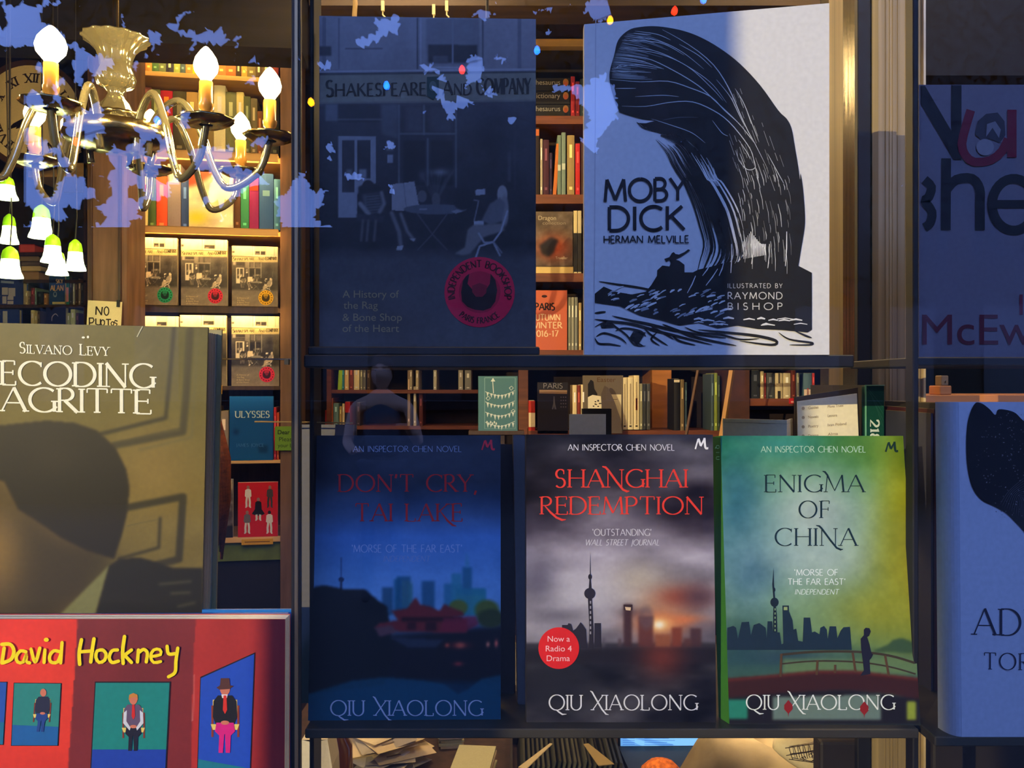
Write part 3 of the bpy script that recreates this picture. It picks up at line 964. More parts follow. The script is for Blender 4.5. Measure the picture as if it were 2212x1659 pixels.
spine_row(LB, 496, [(cY(it[0]), cY(it[1]), 360 + it[2] / 3.3515) + tuple(it[3:]) for it in row3], 'the third lit shelf', 'spines left of the map book on the third lit shelf', y=.015)
row3b = [(1695, 1740, 60, (96, 66, 40), 'brown'), (1742, 1802, 100, (60, 150, 110), 'sea green'), (1804, 1872, 80, (150, 40, 110), 'purple and red', ((.75, .2, (220, 60, 30), .9),)), (1876, 1978, 50, (52, 98, 168), 'sky blue', ((.6, .1, (120, 170, 200), .5),)), (1982, 2028, 90, (76, 140, 196), 'light blue')]
spine_row(LB, 496, [(cY(it[0]), cY(it[1]), 360 + it[2] / 3.3515) + tuple(it[3:]) for it in row3b], 'the right end of the third lit shelf', 'spines right of the map book on the third lit shelf', y=.015)

# face-out map book on the third shelf
rc = LB.rect(408, 372, 503, 496)
fm = Face(408, 372, LB.o.y - .01, yaw=10)
b_ = book(LB, rc, .02, 'paperback_book', 'cream book with a red and yellow map cover on the third lit shelf', cover=(235, 225, 190))
cv = Canvas(408, 372, 503, 500, .8, (244, 236, 206))
cv.noise(26, 60, 5, tint=(1, 1, .6))
cv.poly([(408, 372), (470, 372), (430, 400), (408, 405)], (216, 70, 50), 5)
cv.glow(425, 470, 26, 16, (245, 230, 60)); cv.glow(480, 430, 18, 14, (250, 235, 120)); cv.glow(455, 400, 20, 12, (150, 150, 150), .6)
art(LB, rc, cv, 'cover_print', b_, 2)


# ---------------------------------------------------------------- the storefront cover, shared by the big copy and the small copies
def storefront_canvas():
    """greyscale photograph of a shop front, in the pixels of the big copy"""
    c = Canvas(686, 36, 1160, 752, .8, (150, 150, 150))
    c.vgrad([(36, (176, 172, 168)), (150, (158, 154, 150)), (156, (60, 60, 62)), (228, (70, 70, 72)), (420, (46, 46, 48)), (530, (42, 42, 44)), (560, (86, 84, 84)), (752, (112, 106, 100))])
    for u, w, k in ((732, 3, 120), (902, 4, 96), (909, 2, 190), (1043, 4, 110), (1122, 8, 128), (700, 8, 130)):
        c.line([(u, 40), (u, 148)], w, (k, k, k))
    c.poly([(690, 100), (716, 100), (716, 120), (690, 120)], (60, 60, 60), 1)
    c.poly([(920, 40), (1036, 40), (1036, 140), (920, 140)], (140, 138, 136), 1)
    c.poly([(925, 96), (1030, 98), (1030, 136), (925, 136)], (34, 34, 36), 1)
    c.poly([(935, 120), (968, 120), (968, 136), (935, 136)], (90, 90, 90), 2)
    c.line([(978, 40), (978, 136)], 4, (150, 150, 150)); c.line([(920, 146), (1040, 146)], 4, (186, 184, 180))
    c.line([(747, 105), (825, 105)], 3, (110, 108, 106))
    c.line([(690, 155), (1158, 150)], 5, (188, 186, 182))
    c.poly([(690, 160), (1158, 156), (1158, 216), (690, 223)], (150, 146, 118))
    c.line([(690, 161), (1158, 156)], 3, (70, 70, 62)); c.line([(690, 223), (1158, 217)], 4, (128, 124, 106))
    # shop front
    c.poly([(703, 226), (730, 226), (730, 262), (703, 262)], (120, 120, 120), 1)
    c.poly([(730, 226), (822, 226), (822, 264), (730, 264)], (44, 44, 46), 1); c.line([(730, 258), (824, 258)], 4, (104, 104, 104))
    c.poly([(824, 226), (860, 226), (860, 300), (824, 290)], (98, 98, 98), 3)
    c.poly([(866, 228), (988, 226), (988, 404), (866, 404)], (52, 52, 54), 1)
    c.poly([(876, 232), (912, 232), (912, 286), (876, 286)], (80, 80, 82), 4); c.poly([(928, 232), (978, 232), (978, 286), (928, 286)], (74, 74, 76), 4)
    for p in ([(862, 228), (862, 404)], [(985, 226), (985, 404)], [(862, 289), (985, 289)], [(924, 300), (924, 400)], [(916, 228), (916, 290)]): c.line(p, 4, (110, 112, 112))
    c.poly([(872, 304), (918, 304), (918, 400), (872, 400)], (28, 28, 30), 2); c.poly([(930, 304), (978, 304), (978, 400), (930, 400)], (30, 30, 32), 2)
    c.poly([(730, 294), (812, 294), (812, 396), (772, 420), (772, 470), (730, 470)], (168, 168, 166))
    c.poly([(739, 303), (766, 303), (766, 416), (739, 416)], (58, 58, 60)); c.poly([(772, 303), (801, 303), (801, 385), (772, 385)], (50, 50, 52))
    c.poly([(775, 366), (792, 366), (792, 386), (775, 386)], (150, 150, 150), 1); c.poly([(748, 366), (760, 366), (760, 384), (748, 384)], (120, 120, 120), 1)
    c.poly([(837, 334), (849, 334), (849, 352), (837, 352)], (170, 170, 170)); c.poly([(834, 306), (850, 306), (850, 326), (834, 326)], (120, 120, 120), 2)
    c.line([(1100, 330), (1100, 390)], 6, (88, 88, 90), 1); c.line([(1112, 230), (1112, 410)], 2, (80, 80, 80), 1)
    c.glow(1060, 310, 34, 60, (34, 34, 36)); c.noise(60, 16, 3)
    # flowers in a pot on the step
    for a in range(9): c.line([(940, 440), (915 + a * 8, 385 - (a % 3) * 8)], 2, (96, 98, 94), 1)
    c.glow(950, 372, 22, 8, (150, 150, 146), .8); c.glow(912, 380, 8, 12, (110, 110, 110), .7)
    # people round a table, read as a group
    c.poly([(774, 404), (800, 392), (826, 408), (826, 452), (800, 472), (772, 456)], (36, 36, 38), 2)
    c.ell(795, 404, 13, 15, (40, 38, 38)); c.poly([(782, 420), (820, 416), (828, 456), (790, 466)], (96, 96, 96), 3)
    for k in range(7): c.line([(792, 422 + k * 6), (822, 419 + k * 6)], 1.6, (50, 50, 50))
    c.line([(824, 416), (830, 440), (820, 458)], 8, (140, 136, 132), 1); c.line([(778, 440), (796, 462)], 10, (160, 156, 150), 1)
    c.poly([(770, 462), (830, 466), (826, 480), (770, 478)], (60, 60, 62), 1)
    for u in (784, 796, 812): c.line([(u, 476), (u - 4, 520)], 5, (112, 108, 104), 1)
    c.poly([(848, 398), (895, 392), (906, 446), (868, 456), (846, 454)], (176, 172, 166)); c.line([(872, 396), (878, 452)], 1.5, (130, 128, 126)); c.noise(10, 6, 8)
    c.line([(846, 460), (862, 500), (866, 534)], 9, (128, 124, 120), 1); c.line([(866, 462), (880, 500), (894, 518)], 7, (134, 130, 126), 1); c.poly([(858, 532), (872, 530), (868, 540), (856, 540)], (196, 196, 192)); c.poly([(884, 516), (898, 516), (894, 522)], (180, 178, 174))
    c.ell(912, 424, 10, 13, (110, 106, 102)); c.ell(942, 432, 9, 16, (104, 100, 98))
    c.ell(940, 452, 68, 11, (104, 106, 108), .05); c.line([(902, 462), (934, 506), (902, 540)], 3, (88, 88, 90)); c.line([(966, 462), (934, 506), (966, 540)], 3, (88, 88, 90))
    c.poly([(905, 450), (924, 450), (922, 454), (906, 454)], (150, 150, 150)); c.poly([(974, 456), (1006, 448), (1010, 452), (984, 462)], (156, 156, 156))
    c.ell(1000, 430, 22, 24, (34, 34, 36)); c.line([(1024, 432), (1034, 434), (1030, 452), (1024, 478)], 2.5, (150, 148, 146))
    c.poly([(1026, 410), (1048, 408), (1048, 420), (1028, 422)], (190, 190, 190))
    c.poly([(1024, 478), (1046, 476), (1046, 486), (1024, 488)], (196, 196, 194))
    c.ell(1064, 408, 11, 13, (40, 40, 42)); c.ell(1085, 420, 11, 20, (176, 170, 160)); c.ell(1090, 455, 9, 34, (150, 144, 136), .3)
    c.poly([(1058, 440), (1080, 426), (1092, 440), (1084, 478), (1060, 486), (1040, 476)], (120, 118, 116), 2)
    c.poly([(1036, 486), (1086, 482), (1090, 498), (1046, 512), (1016, 548), (1000, 552), (982, 548), (1004, 534), (1010, 496), (1022, 486)], (140, 134, 126), 1)
    c.line([(1096, 456), (1082, 500), (1066, 522), (1036, 532), (1028, 556)], 4, (190, 190, 192)); c.line([(1034, 504), (1046, 524), (1066, 524), (1080, 552)], 4, (180, 180, 182)); c.line([(1066, 522), (1084, 546)], 3, (150, 150, 152))
    c.noise(5, 5, 9)
    return c


STORE = storefront_canvas()
import copy
STORE_LIT = copy.copy(STORE); STORE_LIT.a = np.clip(STORE.a * np.array((1.28, 1.22, 1.14)), 0, 250)  # print brightened and warmed: the bookcase light is put into the colour


def storefront_marks(d, d2, mp, badge, bandc=(34, 34, 30), small=False):
    """sign lettering, subtitle and round badge; mp maps big-copy pixels to frame pixels"""
    k = (mp(100, 0)[0] - mp(0, 0)[0]) / 100.0
    sl = -.012
    u, v = mp(704, 208)
    d.text('SHAKESPEARE', u, v, 34 * k, 216 * k, bandc, .17, .07, False, sl, small=(0,), layer=1)
    u, v = mp(956, 205)
    d.text('AND', u, v, 30 * k, 62 * k, bandc, .17, .07, False, sl, small=(0,), layer=1)
    u, v = mp(1030, 204)
    d.text('COMPANY', u, v, 34 * k, 116 * k, bandc, .17, .07, False, sl, layer=1)
    tc = (150, 132, 92)
    if not small: d.poly([mp(922, 166), mp(948, 165), mp(948, 206), mp(935, 216), mp(922, 207)], (40, 62, 54), 1); d.ell(935, 186, 8, 11, (78, 92, 84), 2)
    for t, uu, vv, w in (('A History of', 740, 643, 122), ('the Rag', 742, 667, 74), ('& Bone Shop', 740, 693, 128), ('of the Heart', 740, 717, 122)):
        u, v = mp(uu, vv)
        d.btext(t, u, v, 16 * k, w * k, (196, 176, 134) if small else tc, layer=1)
    cu, cv_ = mp(1036, 631)
    dk = tuple(int(q * .28) for q in badge)
    d2.ell(cu, cv_, 76 * k, 76 * k, badge, 1, 40)
    d2.ell(cu, cv_, 45 * k, 45 * k, tuple(int(q * .82) for q in badge), 2, 32)
    r = 54 * k
    if not small:
        d2.text('INDEPENDENT BOOKSHOP', 0, 0, 15 * k, 196 * k, dk, .2, .12, False, layer=3, arcf=(cu, cv_, r, 166, 1))
        d2.text('PARIS FRANCE', 0, 0, 13 * k, 96 * k, dk, .2, .12, False, layer=3, arcf=(cu, cv_, r + 14 * k, 131, -1))
    else:
        for a in range(0, 360, 24):
            d2.ell(cu + 61 * k * math.cos(R_(a)), cv_ + 61 * k * math.sin(R_(a)), 5 * k, 8 * k, dk, 3, 6, rot=a)
    # bearded head with raised hair
    hp = [(-36, -24), (-30, -34), (-22, -40), (-26, -18), (-16, -6), (0, -10), (14, -6), (22, -18), (24, -40), (34, -26), (38, -4), (34, 20), (24, 34), (8, 40), (-10, 38), (-26, 32), (-38, 20), (-40, 0)]
    d2.poly([(cu + x * k, cv_ + y * k) for x, y in hp], (26, 10, 14) if not small else dk, 3)
    d2.poly([(cu + x * k, cv_ + y * k) for x, y in ((-16, -14), (0, -20), (16, -14), (14, 2), (6, 10), (-8, 10), (-16, 0))], tuple(int(q * .6) for q in badge), 4)


# small copies on shelves four and five
copies = [(280, 513, 383, 660, (30, 150, 110), 'green', 'left', 'fourth'), (391, 517, 491, 662, (216, 40, 70), 'red', 'middle', 'fourth'), (501, 532, 600, 664, (228, 176, 40), 'yellow', 'right', 'fourth'),
          (290, 683, 386, 832, (216, 40, 70), None, 'left', 'fifth'), (389, 681, 489, 832, (216, 40, 70), 'red', 'middle', 'fifth'), (500, 683, 603, 833, (216, 40, 70), 'red', 'right', 'fifth')]
for k_, (a, b, c, d_, bc, bn, pos, shn) in enumerate(copies):
    rc = LB.rect(a, b, c, d_)
    rc = (rc[0], rc[1], LB.at(440, 663 if k_ < 3 else 834)[1], rc[3])
    lb = ('shop-front paperback with %s round badge, %s of the trio on the %s lit shelf' % (bn, pos, shn)) if bn else 'shop-front paperback half hidden by the tan book on the fifth lit shelf'
    b_ = book(LB, rc, .022, 'paperback_book', lb, 'shop-front paperbacks in the lit bookcase', cover=(178, 160, 130))
    art(LB, rc, STORE_LIT, 'cover_print', b_, 1.6, uvmap=(690, 40, 1157, 748))
    u0, v0 = LB.px(rc[0], rc[3]); u1, v1 = LB.px(rc[1], rc[2])
    dd = Deco(LB); d2 = Deco(LB)
    storefront_marks(dd, d2, lambda x, y, u0=u0, v0=v0, u1=u1, v1=v1: (u0 + (x - 690) / 467 * (u1 - u0), v0 + (y - 40) / 708 * (v1 - v0)), bc, (50, 44, 34), True)
    dd.build('cover_lettering', b_); d2.build('round_badge', b_)

# sixth shelf: blue book, red spines, a folded print, green card
rc = LB.rect(496, 856, 590, 995); rc = (rc[0], rc[1], LB.at(440, 996)[1], rc[3])
b_ = book(LB, rc, .03, 'hardcover_book', 'royal blue book with pale capitals standing on the sixth shelf of the lit bookcase', cover=(24, 84, 150), hard=True)
cv = Canvas(494, 854, 594, 998, .8, (18, 84, 150)); cv.vgrad([(856, (26, 110, 196)), (900, (14, 76, 140)), (995, (18, 80, 130))]); cv.glow(510, 933, 7, 7, (8, 50, 104)); cv.poly([(556, 962), (578, 962), (578, 978), (560, 978)], (8, 54, 96), 3)
art(LB, rc, cv, 'cover_print', b_, 2)
dd = Deco(LB); dd.text('ULYSSES', 508, 902, 14, 74, (190, 210, 215), .16, .07, True); dd.text('JAMES JOYCE', 510, 965, 7, 60, (60, 110, 160), .16, .1, False); dd.build('cover_lettering', b_)
spine_row(LB, 996, [(591, 597, 880, (206, 50, 60), 'pink-red'), (598, 603, 891, (226, 90, 50), 'orange-red')], 'the gap right of the royal blue book', 'spines beside the royal blue book', y=.01)
spine_row(LB, 996, [(446, 462, 880, (70, 60, 56), 'charcoal'), (464, 471, 878, (180, 150, 120), 'buff'), (473, 494, 888, (150, 134, 118), 'stone grey')], 'the stretch left of the royal blue book', 'spines left of the royal blue book', y=.01)
# seventh shelf
rc = LB.rect(514, 1042, 600, 1162); rc = (rc[0], rc[1], LB.at(440, 1163)[1], rc[3])
b_ = book(LB, rc, .02, 'paperback_book', 'bright red paperback printed with five small standing figures on the seventh shelf', cover=(200, 30, 34))
dd = Deco(LB)


def figure(d, u, v, h, top, leg, head=(150, 110, 90), skirt=False, layer=1):
    d.ell(u, v - h * .9, h * .07, h * .085, head, layer, 12)
    d.poly([(u - h * .13, v - h * .78), (u - h * .05, v - h * .83), (u + h * .05, v - h * .83), (u + h * .13, v - h * .78), (u + h * .15, v - h * .5), (u + h * .09, v - h * .45), (u - h * .09, v - h * .45), (u - h * .15, v - h * .5)], top, layer)
    if skirt:
        d.poly([(u - h * .08, v - h * .58), (u + h * .08, v - h * .58), (u + h * .28, v - h * .28), (u + h * .1, v - h * .2), (u - h * .1, v - h * .2), (u - h * .28, v - h * .28)], top, layer)
    for s in (-1, 1):
        d.ribbon([(u + s * h * .05, v - h * .48 if not skirt else v - h * .22), (u + s * h * .08, v - h * .24), (u + s * h * .07, v - h * .03)], h * .09, leg, layer)
        d.ribbon([(u + s * h * .06, v - h * .02), (u + s * h * .13, v)], h * .05, leg, layer)


W_ = (214, 206, 186)
figure(dd, 536, 1096, 48, W_, W_); figure(dd, 583, 1096, 48, (70, 64, 60), (60, 56, 54)); figure(dd, 558, 1124, 50, (24, 20, 22), W_, skirt=True)
figure(dd, 534, 1152, 50, (104, 100, 96), W_); figure(dd, 582, 1152, 50, W_, W_, (40, 30, 26)); dd.build('cover_print', b_)
rc = LB.rect(428, 1036, 503, 1162); rc = (rc[0], rc[1], LB.at(440, 1163)[1], rc[3])
b_ = book(LB, rc, .02, 'paperback_book', 'dark sketchbook-style paperback with grey drawing left of the red figure book', cover=(74, 62, 56))
cv = Canvas(426, 1030, 505, 1166, .8, (96, 84, 78)); cv.noise(14, 90, 4); cv.poly([(426, 1136), (505, 1136), (505, 1166), (426, 1166)], (34, 30, 30)); cv.poly([(476, 1036), (500, 1036), (500, 1058), (476, 1050)], (230, 196, 120), 1); cv.glow(480, 1090, 7, 5, (220, 130, 80))
art(LB, rc, cv, 'cover_print', b_, 2)
dd = Deco(LB)
for k_ in range(5): dd.curve([(436 + k_ * 9, 1132), (446 + k_ * 7, 1105 - k_ * 5), (452 + k_ * 9, 1132)], 1.4, (200, 186, 170), 1)
dd.build('cover_lettering', b_)


def card(name, lb, face, rc, colr, cat='card', t=.0015):
    mb = MB(); mb.box(rc[0], rc[1], -t, 0, rc[2], rc[3], colr)
    o = mb.build(name, PRINT, None, face.M); tag(o, lb, cat); return o


GC = Face(616, 940, 2.868, yaw=10)
o = card('notice_card', 'lime green handwritten notice stuck beside the royal blue book', GC, GC.rect(594, 921, 650, 973), (104, 142, 40))
dd = Deco(GC, -.002); dd.btext('Dear', 600, 938, 9, 26, (30, 50, 20), bold=.02); dd.btext('Please', 603, 953, 9, 34, (34, 56, 22)); dd.btext('your bags', 600, 966, 8, 46, (34, 56, 22)); dd.build('lettering', o).matrix_parent_inverse = Matrix()
for k_, (u0, v0, u1, v1, c, w) in enumerate(((451, 832, 480, 851, (236, 176, 30), 'under the shop-front paperbacks'), (522, 1164, 590, 1176, (206, 150, 40), 'under the red figure book'))):
    Fk = LB
    rc = LB.rect(u0, v0, u1, v1)
    mb = MB(); mb.box(rc[0], rc[1], -.004, -.001, rc[2], rc[3], c)
    mb.poly([(rc[0] + .01, -.0045, rc[2] + .008), (rc[1] - .01, -.0045, rc[2] + .008), (rc[1] - .01, -.0045, rc[2] + .011), (rc[0] + .01, -.0045, rc[2] + .011)], (120, 80, 20))
    o = mb.build('shelf_label', PRINT, None, LB.M); tag(o, 'yellow shelf label stuck ' + w, 'label', 'yellow shelf labels')

# ================================================================= chandelier
BODY = Vector((-.784, 1.72, CZ))
ZP = .466
CH = empty('chandelier', Matrix.Translation(BODY + Vector((0, 0, ZP))))
tag(CH, 'brass and glass chandelier with curving arms and lit candle bulbs at upper left', 'chandelier')
BULB = nmat('lit_bulb', (255, 236, 200), .4, emit=(255, 214, 140), es=200.0)
CANDLE = nmat('amber_candle_tube', (206, 150, 64), .3, noise=.1, coat=.5)
GLASSY = nmat('smoky_moulded_glass', (160, 156, 126), .12, metal=.7, noise=.15, nscale=14, coat=1.0)
# body: from the bowl up to the flared vase; heights from the picture at this depth
def zc(v): return (829.5 - v) / F * 1.72 - ZP
def rr(px): return px / F * 1.72
prof = [(rr(6), zc(330)), (rr(60), zc(322)), (rr(100), zc(308)), (rr(106), zc(300)), (rr(106), zc(278)), (rr(96), zc(276)), (rr(60), zc(268))]
mb = MB(); mb.lathe(prof, G0, 40)
mb.build('bowl', BRASS, CH, smooth=True)
mb = MB(); mb.lathe([(rr(60), zc(268)), (rr(50), zc(262)), (rr(40), zc(246)), (rr(34), zc(236)), (rr(30), zc(226)), (rr(20), zc(214)), (rr(15), zc(202)), (rr(22), zc(193))], G0, 36, flute=.05, nfl=10)
mb.build('stem', GLASSY, CH, smooth=True)
mb = MB(); mb.lathe([(rr(20), zc(193)), (rr(36), zc(186)), (rr(41), zc(170)), (rr(37), zc(158)), (rr(32), zc(146)), (rr(33), zc(128)), (rr(40), zc(110)), (rr(54), zc(95)), (rr(68), zc(86)), (rr(69), zc(83)), (rr(60), zc(86)), (rr(30), zc(110))], G0, 48, flute=.04, nfl=14)
mb.build('vase', GLASSY, CH, smooth=True)
mb = MB(); mb.lathe([(rr(58), zc(256)), (rr(60), zc(252)), (rr(56), zc(248))], G0, 36, flute=.04, nfl=18)
mb.build('collar', BRASS, CH, smooth=True)
mb = MB(); mb.tube([(0, 0, zc(120)), (0, 0, zc(40)), (0, 0, 1.36 - ZP)], .006, G0)
mb.build('rod', BRASS, CH)
pans = [(110, 230, 1), (445, 265, 0), (583, 300, 0), (520, 375, 0), (325, 370, 0), (75, 350, 0), (-95, 262, 1)]
for i_, (u, v, f) in enumerate(pans):
    D = F * ZP / (829.5 - v)
    p = Vector(((u - CU) / F * D, D, CZ + ZP))
    q = p - CH.matrix_world.translation      # arm end relative to the body
    L = q.length; d = q.normalized(); side = Vector((-d.y, d.x, 0))
    path = [d * .07 + Vector((0, 0, -.02)), d * .085 + Vector((0, 0, .05)), d * (L * .30 + .04) + Vector((0, 0, .085)), d * (L * .46 + .03) + Vector((0, 0, .03)), d * (L * .56 + .03) + Vector((0, 0, -.055)),
            d * (L * .72 + .01) + Vector((0, 0, -.09)), d * (L * .93) + Vector((0, 0, -.06)), d * L + Vector((0, 0, 0))]
    path = [Vector(t) for t in smooth([tuple(t) for t in path], 42)]
    mb = MB(); mb.tube(path, .0072, G0, 10)
    ar = mb.build('arm', GLASSY, CH, smooth=True)
    mb = MB()
    seg = 32
    ring = [(.012, -.004), (.030, -.006), (.046, .002), (.050, .006), (.046, .006), (.028, -.001), (.01, .002)]
    mb.lathe([(r, z) for r, z in ring], G0, seg, q.x, q.y, flute=.035, nfl=9)
    mb.build('drip_pan', BRASS, ar, smooth=True)
    mb = MB(); mb.lathe([(.008, .0), (.010, .012), (.0085, .02), (.012, .024), (.0135, .03), (.0135, .034)], G0, 14, q.x, q.y)
    mb.lathe([(.0118, .034), (.0118, .072), (.010, .075), (.004, .076)], G0, 16, q.x, q.y)
    mb.build('candle_tube', CANDLE, ar, smooth=True)
    mb = MB()
    big = 1.18 if i_ == 0 else 1.0
    mb.lathe([(.007 * big, .073), (.011 * big, .079), (.0195 * big, .091), (.0215 * big, .102), (.018 * big, .115), (.010 * big, .127), (.004 * big, .134), (.0004, .136)], G0, 18, q.x, q.y)
    mb.build('bulb', BULB, ar, smooth=True)

# ================================================================= clock behind the chandelier
CK = Face(68, 248, 2.9, yaw=8)
ck = empty('wall_clock', CK.M); tag(ck, 'round cream wall clock with roman numerals partly hidden by the chandelier', 'clock')
rK = 108 / F * 2.9
mb = MB(); mb.prism([(rK * math.cos(a), rK * 1.06 * math.sin(a)) for a in [2 * math.pi * k / 48 for k in range(48)]], 'y', 0, .05, (58, 40, 26)); mb.build('case', WOOD_DK, ck)
mb = MB(); n_ = 48
for k_ in range(n_):
    a, b = 2 * math.pi * k_ / n_, 2 * math.pi * (k_ + 1) / n_
    P = lambda r, t, y: (r * math.cos(t), y, r * 1.06 * math.sin(t))
    mb.poly([P(rK * .93, a, -.002), P(rK * .93, b, -.002), P(rK * 1.03, b, -.004), P(rK * 1.03, a, -.004)], (110, 74, 40))
    mb.poly([P(rK * 1.03, a, -.004), P(rK * 1.03, b, -.004), P(rK * 1.05, b, .012), P(rK * 1.05, a, .012)], (80, 52, 30))
mb.build('bezel', nmat('clock_bezel', (70, 48, 30), .35), ck)
mb = MB(); mb.poly([(rK * .94 * math.cos(a), -.0015, rK * 1.0 * math.sin(a)) for a in [-2 * math.pi * k / 48 for k in range(48)]][::-1], (226, 206, 160)); mb.build('dial', PRINT, ck)
dd = Deco(CK, -.0025)
num = ['XII', 'I', 'II', 'III', 'IV', 'V', 'VI', 'VII', 'VIII', 'IX', 'X', 'XI']
for k_, t in enumerate(num):
    a = 30 * k_ - 90
    wv = 8 * len(t)
    rad = 70
    a0 = a - math.degrees(wv / 2 / rad)
    dd.text(t, 0, 0, 20, wv, (50, 36, 24), .2, .1, True, arcf=(68, 248, rad, a0, 1), gap=.2)
dd.build('numerals', ck)
dd = Deco(CK, -.004)
for (a, l, w) in ((148, 62, 5), (138, 46, 7)):
    c_, s_ = math.cos(R_(a)), math.sin(R_(a))
    dd.poly([(68 - s_ * 2, 248 + c_ * 2), (68 + c_ * l * .7 - s_ * w, 248 + s_ * l * .7 + c_ * w), (68 + c_ * l, 248 + s_ * l), (68 + c_ * l * .7 + s_ * w, 248 + s_ * l * .7 - c_ * w), (68 + s_ * 2, 248 - c_ * 2)], (24, 18, 14))
dd.build('hands', ck)

# ================================================================= green bell lamps
BELLW = nmat('lit_opal_bell', (255, 250, 220), .4, emit=(244, 255, 190), es=6.0)
BELLG = nmat('lit_green_crown', (150, 220, 30), .35, emit=(128, 200, 10), es=.55)
bells = [(14, 380, 430, 42, 'highest at the left edge'), (90, 442, 514, 46, 'largest one left of centre'), (20, 462, 526, 34, 'small one below the highest at the left edge'), (114, 506, 567, 42, 'behind and left of the lowest pair'), (124, 540, 594, 40, 'lowest of the overlapping pair'), (163, 517, 584, 38, 'rightmost with a bright lime crown'), (22, 532, 600, 46, 'lowest at the left edge'), (-40, 520, 590, 46, 'half hidden past the left edge')]
for i_, (u, v0, v1, w, wh) in enumerate(bells):
    D = 2.15 + .06 * (i_ % 3)
    top = P3(u, v0, D)
    k = D / F
    H = (v1 - v0) * k; W = w * k / 2
    r0 = empty('bell_lamp', Matrix.Translation(top)); tag(r0, 'green glass bell lamp glowing white, ' + wh, 'lamp', 'cluster of green bell lamps')
    mb = MB(); mb.lathe([(W * .1, 0), (W * .3, -H * .04), (W * .62, -H * .14), (W * .74, -H * .3), (W * .76, -H * .42)], G0, 20)
    mb.build('crown', BELLG, r0, smooth=True)
    mb = MB(); mb.lathe([(W * .76, -H * .42), (W * .8, -H * .6), (W * .92, -H * .8), (W * 1.1, -H * .93), (W * 1.14, -H), (W * 1.0, -H * .97), (W * .7, -H * .6)], G0, 22, flute=.02, nfl=7)
    mb.build('shade', BELLW, r0, smooth=True)
    mb = MB(); mb.tube([(0, 0, 0), (.004, 0, .06), (0, 0, .25), (0, 0, 1.36 + CZ - top.z)], .0016, G0, 6)
    mb.build('cord', BLACKM, r0)
lamp('bell_light', 'POINT', tuple(P3(85, 610, 2.1)), 1.0, (.92, 1.0, .62), .06)
lamp('bell_light', 'POINT', tuple(P3(20, 640, 2.2)), .7, (.92, 1.0, .62), .06)

# ================================================================= left alcove shelves
AL = Face(90, 640, 3.05)
AB = empty('alcove_shelves', AL.M); tag(AB, 'dark built-in shelves in the alcove left of the wooden column', 'shelves')
xA0, xA1 = AL.at(-220, 600)[0], AL.at(186, 600)[0]
zf = -CZ - (AL.o.z - CZ)
lpart('back_panel', AL, AB, xA0, xA1, .25, .27, zf, AL.at(90, 60)[1], nmat('alcove_back', (52, 46, 44), .8, noise=.3))
for v0, v1, u0 in ((658, 665, -220), (604, 611, 40), (545, 552, -220), (716, 724, -220), (352, 382, 60)):
    lpart('shelf_board', AL, AB, AL.at(u0, 600)[0], xA1, 0, .25, AL.at(90, v1)[1], AL.at(90, v0)[1], WOOD_DK if v0 != 352 else WOOD_LT)
lpart('upright', AL, AB, AL.at(180, 600)[0], xA1, 0, .25, zf, AL.at(90, 60)[1], WOOD_DK)
spine_row(AL, 658, [(54, 60, 628, (190, 170, 120), 'buff'), (61, 64, 640, (120, 100, 60), 'thin brown'), (66, 74, 622, (130, 44, 50), 'maroon'), (75, 78, 622, (120, 150, 140), 'grey-green'), (79, 92, 630, (26, 34, 40), 'black'), (94, 102, 634, (186, 130, 70), 'tan orange')], 'the alcove shelf left of the sky-blue cover', 'spines in the alcove', .12, .01)
spine_row(AL, 658, [(142, 149, 596, (40, 130, 136), 'teal over pink', ((.1, .5, (230, 150, 160), .8),)), (150, 156, 598, (60, 60, 70), 'charcoal'), (157, 161, 612, (196, 196, 190), 'white'), (162, 168, 606, (70, 52, 40), 'brown'), (169, 174, 602, (150, 130, 110), 'beige'), (175, 180, 608, (44, 44, 48), 'black slim')], 'the alcove shelf right of the sky-blue cover', 'spines at the right of the alcove', .12, .01)
rc = AL.rect(106, 596, 140, 658)
b_ = book(AL, rc, .02, 'paperback_book', 'blue paperback lettered in pale orange capitals on the alcove shelf', cover=(34, 78, 140))
dd = Deco(AL); dd.text('SKY', 121, 612, 9, 15, (226, 190, 150), .2, .14, False); dd.text('ALAN', 109, 628, 12, 28, (226, 180, 140), .2, .14, False); dd.ell(119, 636, 4, 6, (150, 170, 200)); dd.ell(119, 635, 2.4, 3.5, (34, 78, 140), 1)
dd.poly([(113, 652), (140, 652), (140, 657), (113, 657)], (236, 220, 160), 1); dd.build('cover_lettering', b_)
rc = AL.rect(-12, 600, 50, 658)
b_ = book(AL, rc, .03, 'hardcover_book', 'deep blue book with pale printed blocks at the left edge of the alcove', cover=(34, 60, 140), hard=True)
dd = Deco(AL); dd.poly([(2, 606), (30, 608), (30, 613), (2, 611)], (140, 160, 210))
for (a, b, c, d_) in ((4, 621, 17, 637), (18, 622, 33, 640), (16, 640, 29, 648), (16, 650, 29, 657), (5, 640, 14, 656)): dd.poly([(a, b), (c, b), (c, d_), (a, d_)], (180, 180, 200) if a < 20 else (110, 130, 190))
dd.build('cover_print', b_)
